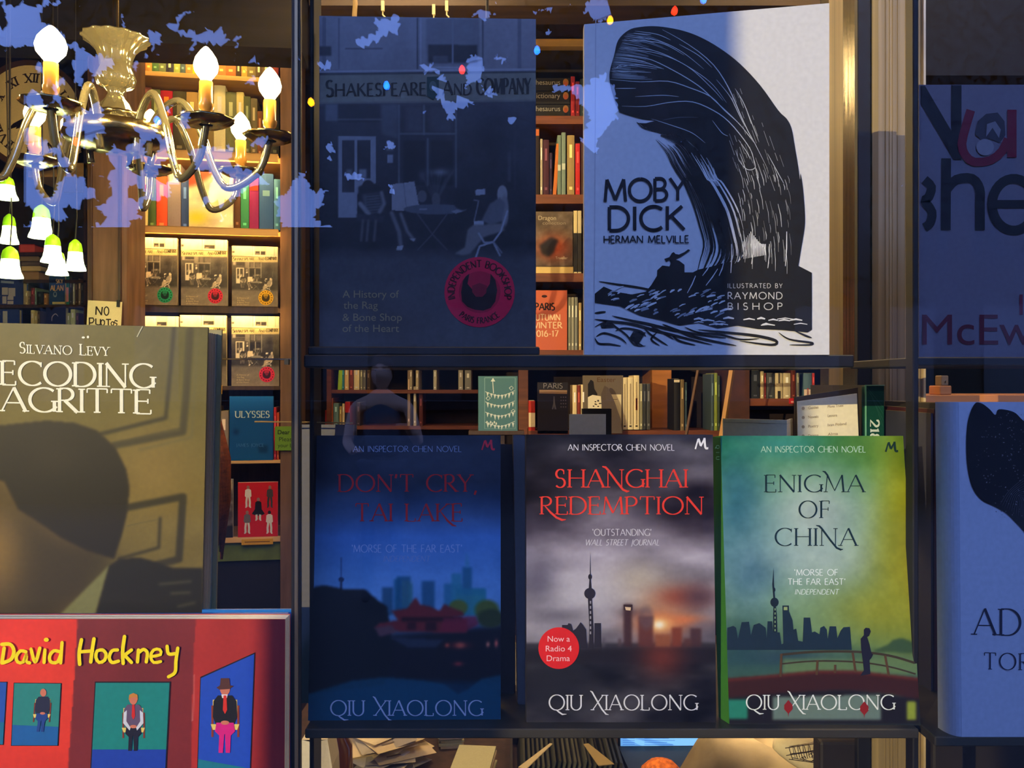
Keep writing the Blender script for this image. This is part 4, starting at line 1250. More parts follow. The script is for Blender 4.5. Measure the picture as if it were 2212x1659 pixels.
# piled books lying flat
for k_, (u0, u1, v0, v1, c, n) in enumerate(((42, 82, 586, 604, (150, 116, 78), 'brown flat book at the bottom of the alcove pile'), (44, 86, 574, 585, (196, 170, 116), 'buff flat book second from the bottom of the alcove pile'), (42, 84, 565, 573, (80, 66, 50), 'dark flat book third from the bottom of the alcove pile'), (40, 82, 553, 564, (110, 92, 64), 'olive flat book on top of the alcove pile'), (39, 73, 527, 545, (190, 60, 50), 'red box with a pale band on the alcove board'))):
    rc = AL.rect(u0, v0, u1, v1)
    mb = MB(); mb.box(rc[0], rc[1], .005, .15, rc[2], rc[2] + (rc[3] - rc[2]) * .1, c); mb.box(rc[0], rc[1], .005, .15, rc[3] - (rc[3] - rc[2]) * .12, rc[3], c); mb.box(rc[0] + .003, rc[1], .006, .148, rc[2], rc[3], tuple(min(255, q + 30) for q in c))
    mb.box(rc[0], rc[0] + .004, .005, .15, rc[2], rc[3], c)
    o = mb.build('flat_book' if k_ < 4 else 'box', PRINT, None, AL.M); tag(o, n, 'book' if k_ < 4 else 'box')
spine_row(AL, 716, [(66, 74, 670, (236, 226, 170), 'pale cream'), (75, 80, 676, (220, 200, 140), 'straw'), (81, 86, 672, (90, 80, 60), 'olive')], 'the low alcove shelf', 'low spines in the alcove', .12, .01)
spine_row(AL, 716, [(145, 151, 676, (190, 200, 150), 'pale moss'), (152, 162, 668, (216, 226, 170), 'mint cream'), (164, 170, 676, (80, 44, 44), 'plum')], 'the low alcove shelf right of the hook cover', 'low spines right of the hook cover', .12, .01)
rc = AL.rect(100, 664, 142, 716)
b_ = book(AL, rc, .02, 'paperback_book', 'black paperback with a pale hook shape on the low alcove shelf', cover=(20, 20, 28))
dd = Deco(AL); dd.curve([(112, 694), (113, 684), (120, 678), (126, 684)], 2, (200, 180, 180)); dd.build('cover_print', b_)
rc = AL.rect(-6, 668, 42, 716)
b_ = book(AL, rc, .02, 'hardcover_book', 'blue book with a pale vertical block on the low alcove shelf', cover=(38, 66, 150), hard=True)
dd = Deco(AL); dd.poly([(6, 672), (16, 672), (16, 700), (6, 700)], (180, 190, 210)); dd.build('cover_print', b_)

# wooden column with its mouldings
CL = Face(228, 500, 2.55)
xa, xb, _, _ = CL.rect(186, 0, 272, 100)
cl = empty('wooden_column', CL.M); tag(cl, 'dark oak column behind the no-photography card', 'column')
ztop = 1.36 - (CL.o.z - CZ)
lpart('shaft', CL, cl, xa, xb, 0, .14, -CZ - (CL.o.z - CZ), ztop, WOOD_POST, bev=.006)
lpart('moulding', CL, cl, xa + .012, xa + .02, -.008, 0, -CZ - (CL.o.z - CZ), ztop, WOOD_DK)
lpart('moulding', CL, cl, xb - .02, xb - .012, -.008, 0, -CZ - (CL.o.z - CZ), ztop, WOOD_DK)
# NO PHOTOS card
NP = Face(222, 690, 2.53, roll=3)
rc = NP.rect((190, 648), (262, 653), (262, 745), (186, 740))
o = card('notice_card', 'cream handwritten no-photography card clipped in front of the oak column', NP, rc, (226, 206, 160))
dd = Deco(NP, -.0022)
ink = (44, 30, 18)
for s_ in ([(207, 680), (208, 662)], [(208, 662), (219, 680)], [(219, 681), (221, 663)]): dd.ribbon(s_, 3, ink)
dd.ribbon([(230 + 5 * math.cos(a), 672 + 9 * math.sin(a)) for a in [k * .33 for k in range(20)]], 2.6, ink)
for s_ in ([(193, 706), (193, 686)], [(193, 687), (201, 687), (203, 692), (200, 697), (193, 698)], [(207, 688), (207, 700), (213, 702), (217, 700), (217, 689)], [(217, 689), (217, 706)], [(229, 690), (240, 690)], [(234, 690), (234, 706)], [(254, 694), (249, 692), (246, 696), (253, 700), (250, 706)]): dd.ribbon(s_, 2.8, ink)
dd.ribbon([(222 + 4 * math.cos(a), 697 + 6 * math.sin(a)) for a in [k * .33 for k in range(20)]], 2.4, ink)
dd.ribbon([(243 + 3 * math.cos(a), 699 + 4 * math.sin(a)) for a in [k * .33 for k in range(20)]], 2.2, ink)
dd.build('lettering', o)
mb = MB(); mb.box(-.004, .004, -.004, .004, -.01, .01, G0); o2 = mb.build('clip', BLACKM, o); o2.location = (NP.at(257, 656)[0], -.003, NP.at(257, 656)[1])

# ================================================================= shelves seen in the gap between the two upper books
GP = Face(1208, 400, 3.1)
GB = empty('bookcase', GP.M); tag(GB, 'orange-brown bookcase seen in the gap between the two large upper books', 'bookcase')
xg0, xg1 = GP.at(1100, 400)[0], GP.at(1300, 400)[0]
zf = .092 - (GP.o.z - CZ)
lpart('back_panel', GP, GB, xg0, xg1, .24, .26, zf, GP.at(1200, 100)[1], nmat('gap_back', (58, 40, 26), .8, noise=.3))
for v0, v1 in ((250, 268), (420, 440), (590, 609), (756, 772), (150, 156)):
    lpart('shelf_board', GP, GB, xg0, xg1, 0, .24, GP.at(1200, v1)[1], GP.at(1200, v0)[1], WOOD_RED if v0 != 150 else BLACKWOOD)
lpart('side_panel', GP, GB, xg1, xg1 + .03, -.01, .24, zf, GP.at(1200, 100)[1], WOOD_RED)
lpart('side_panel', GP, GB, xg0 - .03, xg0, -.01, .24, zf, GP.at(1200, 100)[1], WOOD_RED)
for k_, (v0, v1, t) in enumerate(((164, 192, 'Thesaurus'), (193, 221, 'Dictionary'), (222, 249, 'Thesaurus'))):
    rc = GP.rect(1142, v0, 1232, v1)
    lb = 'black reference book lying flat, %s of the stack of three' % ('top', 'middle', 'bottom')[k_]
    r0 = empty('reference_book', GP.M); tag(r0, lb, 'book', 'flat black reference books')
    mb = MB(); mb.box(rc[0], rc[1], .02, .2, rc[2] + .0005, rc[3] - .0005, (24, 22, 24)); c_ = mb.build('cover', CLOTH, r0)
    dd = Deco(GP, .019); dd.btext(t, 1148, v1 - 9, 11, 62, (150, 146, 140)); 
    dd.ell(1222, (v0 + v1) / 2, 6, 8, (150, 100, 56), 1); dd.ell(1222, (v0 + v1) / 2 + 3, 4, 5, (170, 80, 50), 2); dd.build('spine_lettering', r0)
spine_row(GP, 250, [(1233, 1242, 165, (150, 30, 34), 'bright red'), (1243, 1252, 176, (120, 24, 30), 'dark red'), (1253, 1268, 170, (30, 40, 44), 'black')], 'the shelf beside the flat reference books', 'spines beside the reference books', .12, .01)
spine_row(GP, 420, [(1155, 1165, 276, (40, 30, 30), 'black with an orange head', ((.88, .1, (190, 100, 50), .9),)), (1167, 1172, 300, (180, 170, 150), 'slim pale'), (1173, 1186, 302, (70, 34, 50), 'aubergine'), (1187, 1193, 330, (44, 30, 60), 'violet'), (1194, 1202, 310, (196, 112, 50), 'orange', (), 4), (1204, 1212, 292, (112, 134, 126), 'grey-green', ((.4, .1, (190, 200, 190), .8),)), (1213, 1222, 286, (120, 140, 132), 'pale grey-green', ((.4, .1, (190, 200, 190), .8),)), (1225, 1241, 292, (156, 132, 86), 'beige'), (1243, 1253, 310, (190, 36, 40), 'scarlet'), (1255, 1268, 300, (60, 30, 26), 'brown-black')], 'the shelf above the dragon book', 'spines above the dragon book', .12, .01)
rc = GP.rect(1140, 457, 1237, 575); rc = (rc[0], rc[1], GP.at(1200, 575)[1], rc[3])
b_ = book(GP, rc, .03, 'hardcover_book', 'grey and rust dragon-picture book standing on a cream block in the gap', cover=(84, 62, 52), hard=True)
cv = Canvas(1138, 455, 1240, 592, .8, (98, 84, 72)); cv.noise(20, 20, 3); cv.glow(1195, 535, 34, 26, (176, 70, 30)); cv.noise(12, 26, 8); cv.poly([(1165, 530), (1190, 512), (1206, 518), (1196, 546), (1184, 556), (1170, 548)], (30, 20, 22), 3)
art(GP, rc, cv, 'cover_print', b_, 2)
dd = Deco(GP); dd.btext('Dragon', 1163, 475, 9, 38, (190, 176, 150)); dd.btext('collection', 1172, 485, 7, 50, (150, 136, 116)); dd.btext('Traveller', 1200, 560, 6, 26, (200, 180, 150)); dd.build('cover_lettering', b_)
rc = GP.rect(1158, 576, 1238, 590)
mb = MB(); mb.box(rc[0], rc[1], 0, .12, rc[2], rc[3], (226, 196, 130)); mb.box(rc[0] - .002, rc[1] + .001, -.001, .12, rc[3] - .002, rc[3], (190, 160, 110)); o = mb.build('flat_book', PRINT, None, GP.M); tag(o, 'cream book lying flat under the dragon-picture book', 'book')
spine_row(GP, 590, [(1239, 1247, 455, (214, 196, 150), 'white over black', ((.02, .62, (34, 30, 28), 1.0),)), (1248, 1256, 455, (200, 186, 150), 'second white over black', ((.02, .62, (40, 36, 34), 1.0),))], 'the shelf right of the dragon book', 'spines right of the dragon book', .12, .0)
rc = GP.rect(1140, 627, 1225, 750); rc = (rc[0], rc[1], GP.at(1200, 756)[1], rc[3])
b_ = book(GP, rc, .012, 'programme_booklet', 'salmon booklet with black and white season lettering at the bottom of the gap', cover=(206, 104, 74), cat='booklet')
dd = Deco(GP); dd.text('PARIS', 1156, 670, 15, 42, (30, 20, 20), .2, .16, False); dd.text('AUTUMN', 1146, 692, 13, 64, (240, 210, 170), .18, .14, False); dd.text('WINTER', 1146, 709, 13, 68, (240, 210, 170), .18, .14, False); dd.text('2016-17', 1150, 727, 13, 56, (240, 210, 170), .18, .14, False); dd.ell(1176, 640, 6, 3, (60, 30, 30)); dd.build('cover_lettering', b_)
spine_row(GP, 756, [(1227, 1233, 642, (140, 140, 128), 'grey'), (1234, 1240, 642, (156, 156, 140), 'mid-grey'), (1241, 1248, 642, (130, 132, 124), 'dull grey'), (1250, 1256, 654, (190, 160, 110), 'straw')], 'the shelf right of the salmon booklet', 'spines right of the salmon booklet', .12, .01)
# ================================================================= far shelves in the band between the two display ledges
MD = Face(960, 870, 3.3)
MC = empty('bookcase', MD.M); tag(MC, 'far red-brown bookcase seen through the band between the two display ledges', 'bookcase')
xm0, xm1 = MD.at(660, 800)[0], MD.at(1620, 800)[0]
zf = -CZ - (MD.o.z - CZ)
ztm = .086 - (MD.o.z - CZ)
lpart('top_board', MD, MC, xm0, xm1, 0, .27, ztm, ztm + .005, WOOD_RED)
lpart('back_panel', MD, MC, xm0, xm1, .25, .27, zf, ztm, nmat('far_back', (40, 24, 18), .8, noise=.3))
for u0, u1, v0, v1 in ((716, 1118, 842, 850), (716, 1118, 920, 928), (716, 1118, 780, 786), (1140, 1480, 936, 948), (1140, 1480, 790, 796), (1340, 1480, 928, 936)):
    lpart('shelf_board', MD, MC, MD.at(u0, 800)[0], MD.at(u1, 800)[0], 0, .24, MD.at(900, v1)[1], MD.at(900, v0)[1], WOOD_RED)
for u0, u1, mt in ((706, 716, WOOD_RED), (1120, 1141, WOOD_RED), (1408, 1450, WOOD_OR)):
    lpart('upright', MD, MC, MD.at(u0, 800)[0], MD.at(u1, 800)[0], -.005, .24, zf, ztm, mt)
spine_row(MD, 842, [(729, 738, 790, (170, 220, 40), 'lime', (), 3), (739, 743, 790, (60, 150, 170), 'thin turquoise'), (744, 753, 790, (240, 206, 140), 'cream orange'), (754, 763, 790, (132, 60, 34), 'chestnut'), (764, 776, 790, (244, 226, 176), 'ivory'), (778, 783, 796, (150, 150, 120), 'grey-sage'), (784, 790, 798, (110, 110, 96), 'dull green'), (792, 800, 800, (70, 56, 44), 'brown')], 'the far upper shelf', 'spines on the far upper shelf', .14, .01)
spine_row(MD, 920, [(702, 713, 886, (196, 60, 56), 'coral red'), (714, 719, 860, (160, 80, 40), 'orange-brown'), (720, 731, 871, (110, 146, 150), 'blue-grey'), (733, 738, 878, (190, 160, 100), 'straw'), (739, 744, 872, (236, 216, 170), 'cream'), (745, 756, 868, (190, 36, 44), 'red above navy', ((.0, .55, (34, 36, 70), 1.0),)), (770, 778, 870, (60, 50, 60), 'dark plum'), (880, 886, 800, (150, 130, 110), 'dim beige'), (893, 899, 835, (190, 180, 160), 'pale'), (905, 913, 850, (90, 40, 44), 'maroon')], 'the far lower shelf', 'spines on the far lower shelf', .14, .01)
spine_row(MD, 842, [(885, 890, 796, (180, 170, 150), 'slim pale grey'), (898, 904, 800, (200, 190, 166), 'slim cream'), (936, 943, 796, (200, 196, 180), 'chalk'), (990, 1000, 798, (190, 186, 170), 'off-white'), (1004, 1018, 800, (150, 150, 146), 'ash grey')], 'the dim middle of the far upper shelf', 'spines in the dim middle of the far shelf', .14, .01)
# teal bunting book
TB = Face(1077, 870, 2.6)
rc = TB.rect((1036, 812), (1118, 813), (1118, 931), (1032, 930))
b_ = book(TB, rc, .03, 'hardcover_book', 'teal cloth book covered in white bunting and arrow figures, far middle shelf', cover=(74, 118, 126), hard=True, mat=CLOTH)
dd = Deco(TB); wc = (206, 220, 214)
dd.ribbon([(1047, 816), (1113, 816), (1113, 926), (1047, 926), (1047, 816)], 1.2, (130, 170, 170))
dd.ribbon([(1064, 818), (1066, 850)], 1.6, wc); dd.poly([(1060, 824), (1065, 816), (1070, 824)], wc)
random.seed(11)
for r_ in range(4):
    y0 = 846 + r_ * 22
    dd.curve([(1048, y0), (1080, y0 + 9), (1112, y0 - 2)], 1.0, wc, taper=False)
    for k_ in range(8):
        uu = 1051 + k_ * 7.8; vv = y0 + 7 * math.sin(math.pi * (k_ + .5) / 8)
        dd.poly([(uu, vv), (uu + 5, vv), (uu + 2 + random.uniform(-1, 1), vv + random.uniform(7, 12))], wc)
for (a, b) in ((1050, 860), (1100, 838), (1104, 888)): dd.ribbon([(a, b), (a + 5, b - 4), (a + 9, b), (a + 4, b + 5), (a, b)], 1.2, wc)
for k_ in range(6): dd.ell(1052 + k_ * 4, 912 + (k_ % 2) * 3, 1.6, 3, wc, n=8)
dd.build('cover_print', b_)
TS = empty('book_stand', TB.M); tag(TS, 'dark narrow stand carrying the teal bunting book', 'stand')
lpart('ledge', TB, TS, rc[0] - .03, rc[1] + .02, -.01, .06, rc[2] - .012, rc[2], WOOD_DK); lpart('post', TB, TS, (rc[0] + rc[1]) / 2 - .02, (rc[0] + rc[1]) / 2 + .02, .01, .05, -CZ - (TB.o.z - CZ), rc[2] - .012, WOOD_DK)
# red and white spine, black Paris book, cream spines
RWf = Face(1300, 880, 3.0)
spine_row(RWf, 930, [(1142, 1156, 866, (176, 40, 26), 'red with a cream band', ((.12, .48, (226, 206, 170), 1.0),))], 'the stretch beside the city guide', 'spine beside the city guide', .14)
rc = RWf.rect((1160, 824), (1226, 828), (1228, 936), (1162, 938))
b_ = book(RWf, rc, .02, 'paperback_book', 'black city guide with grey capitals, pale stripe and little tower, far middle shelf', cover=(34, 30, 36))
dd = Deco(RWf); dd.text('PARIS', 1174, 839, 11, 41, (150, 146, 150), .1, .08, False); dd.poly([(1165, 842), (1225, 843), (1225, 851), (1165, 850)], (150, 120, 96))
dd.poly([(1196, 856), (1197.5, 856), (1199, 872), (1202, 884), (1198, 884), (1197, 878), (1195, 884), (1192, 884), (1195, 872)], (90, 88, 96))
for a in range(3):
    for b in range(4): dd.ell(1212 + a * 5, 858 + b * 7, 1.5, 1.5, (96, 90, 92), n=8)
dd.build('cover_print', b_)
spine_row(RWf, 930, [(1237, 1246, 832, (226, 206, 160), 'cream'), (1247, 1254, 832, (130, 50, 36), 'brick red'), (1255, 1265, 831, (234, 214, 170), 'second cream')], 'the pair of cream books left of the statue book', 'spines left of the statue book', .14)
rc = RWf.rect((1259, 811), (1346, 811), (1346, 932), (1259, 932))
b_ = book(RWf, rc, .02, 'paperback_book', 'grey book with black hooded silhouette and white flowers beside the cream spines', cover=(110, 98, 84))
dd = Deco(RWf); dd.btext('Easter', 1290, 825, 10, 40, (90, 62, 40))
dd.poly([(1270, 880), (1270, 830), (1276, 820), (1282, 824), (1284, 840), (1290, 850), (1292, 880)], (28, 24, 22))
dd.poly([(1270, 858), (1280, 853), (1298, 856), (1300, 884), (1270, 884)], (232, 222, 196), 1)
random.seed(3)
for k_ in range(9): dd.ell(1282 + random.uniform(0, 16), 864 + random.uniform(0, 16), 2.2, 1.4, (50, 44, 40), 2, 7)
dd.poly([(1320, 852), (1342, 852), (1342, 930), (1336, 930)], (232, 218, 176), 1); dd.poly([(1324, 862), (1334, 862), (1334, 863), (1324, 863)], (120, 104, 80), 2)
dd.build('cover_print', b_)
# a dark curved shape before it: a folded placard
mb = MB()
pts = [RWf.at(*p, -.05) for p in ((1300, 936), (1299, 850), (1306, 833), (1314, 838), (1328, 870), (1340, 905), (1344, 936))]
mb.prism(pts, 'y', -.055, -.05, (88, 76, 70)); o = mb.build('placard', PRINT, None, RWf.M); tag(o, 'dull brown curved placard leaning before the cream spines', 'placard')
rd = ((.1, .78, (170, 150, 116), .22), (.05, .03, (60, 50, 40), .4))
spine_row(RWf, 928, [(1344, 1355, 816, (236, 220, 176), 'cream titled', rd), (1356, 1368, 815, (236, 220, 176), 'cream titled', rd), (1369, 1381, 811, (236, 218, 170), 'cream titled with a red flash', rd + ((.36, .22, (200, 60, 40), .3),)), (1382, 1388, 829, (150, 146, 116), 'speckled grey'), (1389, 1396, 829, (52, 54, 56), 'dark slate'), (1397, 1405, 829, (70, 70, 70), 'slate')], 'the ledge right of the statue book', 'spines right of the statue book', .14, .0)
spine_row(RWf, 930, [(1456, 1468, 818, (20, 18, 18), 'black with cream head', ((.93, .05, (220, 206, 180), 1.0),)), (1470, 1478, 820, (116, 96, 62), 'mottled tan'), (1480, 1484, 826, (50, 70, 80), 'steel blue')], 'the dark bay right of the pale upright', 'spines in the dark bay', .14)
spine_row(RWf, 930, [(1536, 1542, 808, (66, 84, 92), 'blue slate'), (1543, 1550, 806, (132, 146, 60), 'yellow-green'), (1551, 1555, 812, (60, 74, 60), 'dark green')], 'the gap between the leaning poles', 'spines between the leaning poles', .14)
lpart('shelf_board', RWf, MC, 0, .001, .0, .001, 0, .001, WOOD_RED) if False else None
RWs = empty('shelf_ledge', RWf.M); tag(RWs, 'brown ledge carrying the spines right of the statue book', 'shelf')
lpart('ledge', RWf, RWs, RWf.at(1141, 930)[0], RWf.at(1570, 930)[0], 0, .2, RWf.at(1300, 950)[1], RWf.at(1300, 930)[1], WOOD_RED)
lpart('bracket', RWf, RWs, RWf.at(1400, 930)[0], RWf.at(1410, 930)[0], .02, .2, RWf.at(1300, 990)[1], RWf.at(1300, 950)[1], WOOD_RED)
# leaning poles of a library ladder
LD = empty('library_ladder', Matrix.Translation(P3(1530, 870, 2.3))); tag(LD, 'leaning wooden library ladder left of the right-hand far shelf', 'ladder')
p_ = LD.matrix_world.translation
for a, b, mt in (((1544, 600), (1291, 1997), nmat('ladder_dark', (96, 66, 40), .5)), ((1612, 600), (1395, 1997), nmat('ladder_pale', (190, 138, 78), .5))):
    mb = MB(); q0 = P3(*a, 2.25) - p_; q1 = P3(*b, 2.25) - p_
    mb.tube([q0, q1], .0042 if a[0] < 1560 else .0075, G0, 4); mb.build('rail', mt, LD)
mb = MB(); q0 = P3(1488, 960, 2.27) - p_; q1 = P3(1556, 960, 2.27) - p_; mb.tube([q0, q1], .006, G0, 6); mb.build('rung', WOOD_OR, LD)
mb = MB(); q0 = P3(1506, 770, 2.33) - p_; q1 = P3(1584, 770, 2.33) - p_; mb.tube([q0, q1], .006, G0, 6); mb.build('rung', WOOD_OR, LD)
# right-hand far shelf
RS = Face(1690, 860, 2.9, yaw=-3)
RC_ = empty('bookcase', RS.M); tag(RC_, 'dark bookcase at the far right behind the grey card and green book', 'bookcase')
zf = -CZ - (RS.o.z - CZ)
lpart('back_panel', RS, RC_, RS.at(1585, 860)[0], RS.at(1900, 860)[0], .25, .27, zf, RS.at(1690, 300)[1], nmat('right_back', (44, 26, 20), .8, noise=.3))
lpart('side_panel', RS, RC_, RS.at(1572, 860)[0], RS.at(1618, 860)[0], -.01, .25, zf, RS.at(1690, 300)[1], nmat('right_side', (70, 36, 24), .6, noise=.3))
lpart('shelf_board', RS, RC_, RS.at(1618, 860)[0], RS.at(1900, 860)[0], 0, .25, RS.at(1690, 877)[1], RS.at(1690, 861)[1], WOOD_RED)
lpart('shelf_board', RS, RC_, RS.at(1618, 860)[0], RS.at(1900, 860)[0], 0, .25, RS.at(1690, 796)[1], RS.at(1690, 780)[1], WOOD_RED)
spine_row(RS, 861, [(1622, 1641, 800, (40, 44, 52), 'blue-black'), (1643, 1650, 802, (196, 176, 130), 'cream'), (1651, 1655, 806, (120, 40, 36), 'thin red'), (1656, 1673, 806, (72, 76, 78), 'iron grey'), (1675, 1691, 806, (206, 190, 150), 'cream with black figure', ((.0, .3, (40, 34, 30), .4), (.6, .4, (60, 50, 44), .2))), (1692, 1708, 806, (196, 180, 142), 'beige'), (1709, 1719, 800, (92, 34, 26), 'maroon'), (1721, 1727, 806, (150, 150, 120), 'grey-cream'), (1736, 1754, 806, (80, 110, 124), 'blue and red patterned', ((.0, .36, (226, 200, 180), .9), (.0, .4, (196, 60, 46), .2))), (1755, 1760, 806, (190, 50, 40), 'red')], 'the far right shelf', 'spines on the far right shelf', .14, .01)
rc = RS.rect(1704, 860, 1716, 872)
mb = MB(); mb.box(rc[0], rc[1], -.003, 0, rc[2], rc[3], (190, 30, 34)); mb.poly([(rc[0] + .006, -.0035, rc[2] + .003), (rc[1] - .002, -.0035, rc[2] + .003), (rc[1] - .002, -.0035, rc[2] + .009), (rc[0] + .006, -.0035, rc[2] + .009)], (230, 150, 140)); o = mb.build('shelf_label', PRINT, None, RS.M); tag(o, 'small red shelf label under the far right books', 'label')

# ================================================================= things standing just behind the display books
# pale card over a black book
F1 = Face(1270, 915, .80, yaw=2)
o = card('blank_card', 'blank pale blue-lit card standing behind the dark city-skyline paperback', F1, F1.rect((1230, 893), (1308, 896), (1309, 960), (1229, 960)), (176, 180, 186), t=.001)
F1b = Face(1290, 915, .84)
rc = F1b.rect((1259, 882), (1321, 884), (1321, 990), (1259, 990))
b_ = book(F1b, rc, .012, 'paperback_book', 'black paperback back cover showing behind the blank pale card', cover=(24, 22, 24))
# white open box corners
F2 = Face(1665, 930, .74)
bx = empty('paper_carton', F2.M); tag(bx, 'low off-white paper carton whose corner shows above the green paperback', 'box')
za = F2.at(1665, 1010)[1]
mb = MB()
p0 = (F2.at(1574, 908)[0], .02); p1 = (F2.at(1690, 905)[0], -.012); p2 = (F2.at(1728, 907)[0], .02)
h0 = F2.at(1665, 906)[1]
for (a, b, nme) in ((p0, p1, 'front_wall'), (p1, p2, 'side_wall')):
    mb = MB(); mb.prism([a, b, (b[0], b[1] + .0015), (a[0], a[1] + .0015)], 'z', za, h0, (232, 224, 204)); mb.build(nme, PRINT, bx)
mb = MB(); mb.prism([p0, p1, p2, (F2.at(1620, 905)[0], .05)], 'z', h0 - .0035, h0 - .003, (140, 134, 122)); mb.build('contents', PRINT, bx)
# leaflet with faint columns of text
F3 = Face(1790, 900, .73, yaw=-9, roll=-4)
rc = F3.rect((1722, 866), (1852, 850), (1856, 990), (1722, 990))
pts = [F3.at(*p) for p in ((1722, 867), (1851, 850), (1857, 1000), (1724, 1000))]
mb = MB(); mb.prism(pts, 'y', 0, .0012, (240, 230, 200)); o = mb.build('leaflet', PRINT, None, F3.M); tag(o, 'cream leaflet with faint columns of print leaning before the green guide', 'leaflet')
dd = Deco(F3)
for r_ in range(4):
    y0 = 884 + r_ * 20
    dd.btext(('Guides', 'Novels', 'Poetry', 'Drama')[r_], 1746, y0, 6, 22, (150, 134, 112), slope=-.08); dd.btext(('Mona Truex', 'Leonora', 'Ivan Poland', 'Alma')[r_], 1788, y0 - 3, 6, (34, 20, 40, 22)[r_], (150, 134, 112), slope=-.08)
    dd.ell(1735, y0 - 2, 3.5, 3.5, (170, 154, 130), n=10)
dd.build('lettering', o)
F3b = Face(1790, 880, .745, yaw=-9)
pts = [F3b.at(*p) for p in ((1716, 858), (1853, 837), (1860, 1000), (1718, 1000))]
mb = MB(); mb.prism(pts, 'y', 0, .003, (70, 62, 52)); o = mb.build('folder', PRINT, None, F3b.M); tag(o, 'dull brown folder standing between the leaflet and the green guide', 'folder')
# green guide with a number on its spine
F4 = Face(1884, 900, .735, yaw=0)
rc = F4.rect((1868, 832), (1911, 832), (1911, 1010), (1868, 1010))
gb = empty('guide_book', F4.M); tag(gb, 'thick dark green guide with white 218 on its spine beside the bronze post', 'book')
mb = MB(); mb.box(rc[0], rc[1], 0, .12, rc[2], rc[3], (16, 72, 62)); bevel(mb.build('cover', GLOSS, gb), .001)
x7 = F4.at(1856, 832)[0]
mb = MB(); mb.prism([(x7, .06), (rc[0] + .0006, -.0004), (rc[0] + .0014, -.0004), (rc[0] + .0008, .12), (x7, .12)], 'z', rc[2], rc[3], (84, 78, 66)); mb.build('front_board', GLOSS, gb)
mb = MB(); mb.box(rc[0], rc[0] + .0012, -.0008, 0, rc[2], rc[3], (110, 180, 150)); mb.box(rc[0] + .0003, rc[1], -.0006, .0, rc[3] - .0005, rc[3] + .0003, (130, 170, 160)); mb.build('edge_strip', PRINT, gb)
dd = Deco(F4, -.001)
dd.text('218', 1880, 907, 19, 46, (214, 230, 226), .26, .12, True, vert=True)
for k_ in range(4): dd.ribbon([(1872 + k_ * 6, 836 + k_ * 12), (1908, 880 + k_ * 14)], 1, (40, 96, 86))
dd.build('spine_lettering', gb)

# right bay: books and boards behind the dark grey book
RF = Face(2130, 850, 1.05)
rb = empty('wooden_shelf', RF.M); tag(rb, 'orange pine shelf running behind the pale blue book at the right edge', 'shelf')
xa = RF.at(1990, 850)[0]; xb = xa + .5
lpart('board', RF, rb, xa, xb, 0, .16, RF.at(2100, 871)[1], RF.at(2100, 853)[1], WOOD_OR)
lpart('upright', RF, rb, xb - .03, xb, .02, .16, -CZ - (RF.o.z - CZ), RF.at(2100, 871)[1], WOOD_DK)
pg_ = empty('wooden_peg', RF.M); tag(pg_, 'small square wooden block with a screw on the orange pine shelf', 'peg')
a, b, c, d_ = RF.rect(2032, 833, 2058, 853); lpart('block', RF, pg_, a, b, .002, .03, c, d_, WOOD_OR)
a, b, c, d_ = RF.rect(2037, 811, 2053, 833); lpart('stub', RF, pg_, a, b, .004, .02, c, d_, nmat('dull_wood', (130, 104, 66), .6)); 
mb = MB(); mb.lathe([(.0012, 0), (.0002, .0006)], G0, 10); s_ = mb.build('screw', nmat('chrome', (220, 215, 205), .15, metal=1), pg_); s_.location = RF.at(2045, 824)[0], .003, RF.at(2045, 824)[1]; s_.rotation_euler = (R_(90), 0, 0)
RB = Face(2120, 170, 2.7)
spine_row(RB, 220, [(2000, 2036, 150, (70, 76, 40), 'olive'), (2037, 2092, 150, (50, 42, 26), 'brown-black'), (2093, 2120, 150, (220, 196, 140), 'cream'), (2121, 2150, 150, (190, 60, 44), 'brick red'), (2151, 2168, 150, (150, 110, 60), 'mustard'), (2169, 2196, 150, (130, 96, 60), 'brown'), (2197, 2204, 150, (60, 44, 40), 'dark'), (2205, 2230, 150, (200, 60, 44), 'red')], 'the strip under the black valance', 'spines under the black valance', .2)
o = card('olive_panel', 'dim olive back panel behind the right bay', Face(2120, 810, 1.9), Face(2120, 810, 1.9).rect(1990, 640, 2560, 1300), (40, 42, 18), 'panel', .01)
o = card('shelf_ledge', 'brown ledge under the far spines of the right bay', RB, (RB.at(1990, 220)[0], RB.at(2300, 220)[0], RB.at(2100, 240)[1], RB.at(2100, 220)[1]), (90, 60, 34), 'shelf', .01)
# two dark standing books between post and pale blue book
F5 = Face(2036, 1200, .66)
rc = F5.rect((2013, 892), (2030, 890), (2030, 1575), (2013, 1575)); rc = (rc[0], rc[1], z_lo - (F5.o.z - CZ), rc[3])
for k_, (u0, u1, vt, c, n) in enumerate(((2011, 2017, 893, (60, 60, 78), 'slim blue-grey book edge standing right beside the bronze post'), (2018, 2032, 884, (70, 24, 28), 'dark oxblood book edge standing beside the bronze post'), (2033, 2068, 872, (44, 38, 30), 'dark brown book edge left of the pale blue book'))):
    xa, xb = F5.at(u0, 900)[0], F5.at(u1, 900)[0]
    mb = MB(); mb.box(xa, xb - .0006, 0, .10, rc[2], F5.at(2030, vt)[1], c); mb.box(xa + .001, xb - .0016, .002, .097, rc[2], F5.at(2030, vt)[1] + .0003, (110, 96, 76))
    o = mb.build('standing_book', CLOTH, None, F5.M); tag(o, n, 'book')
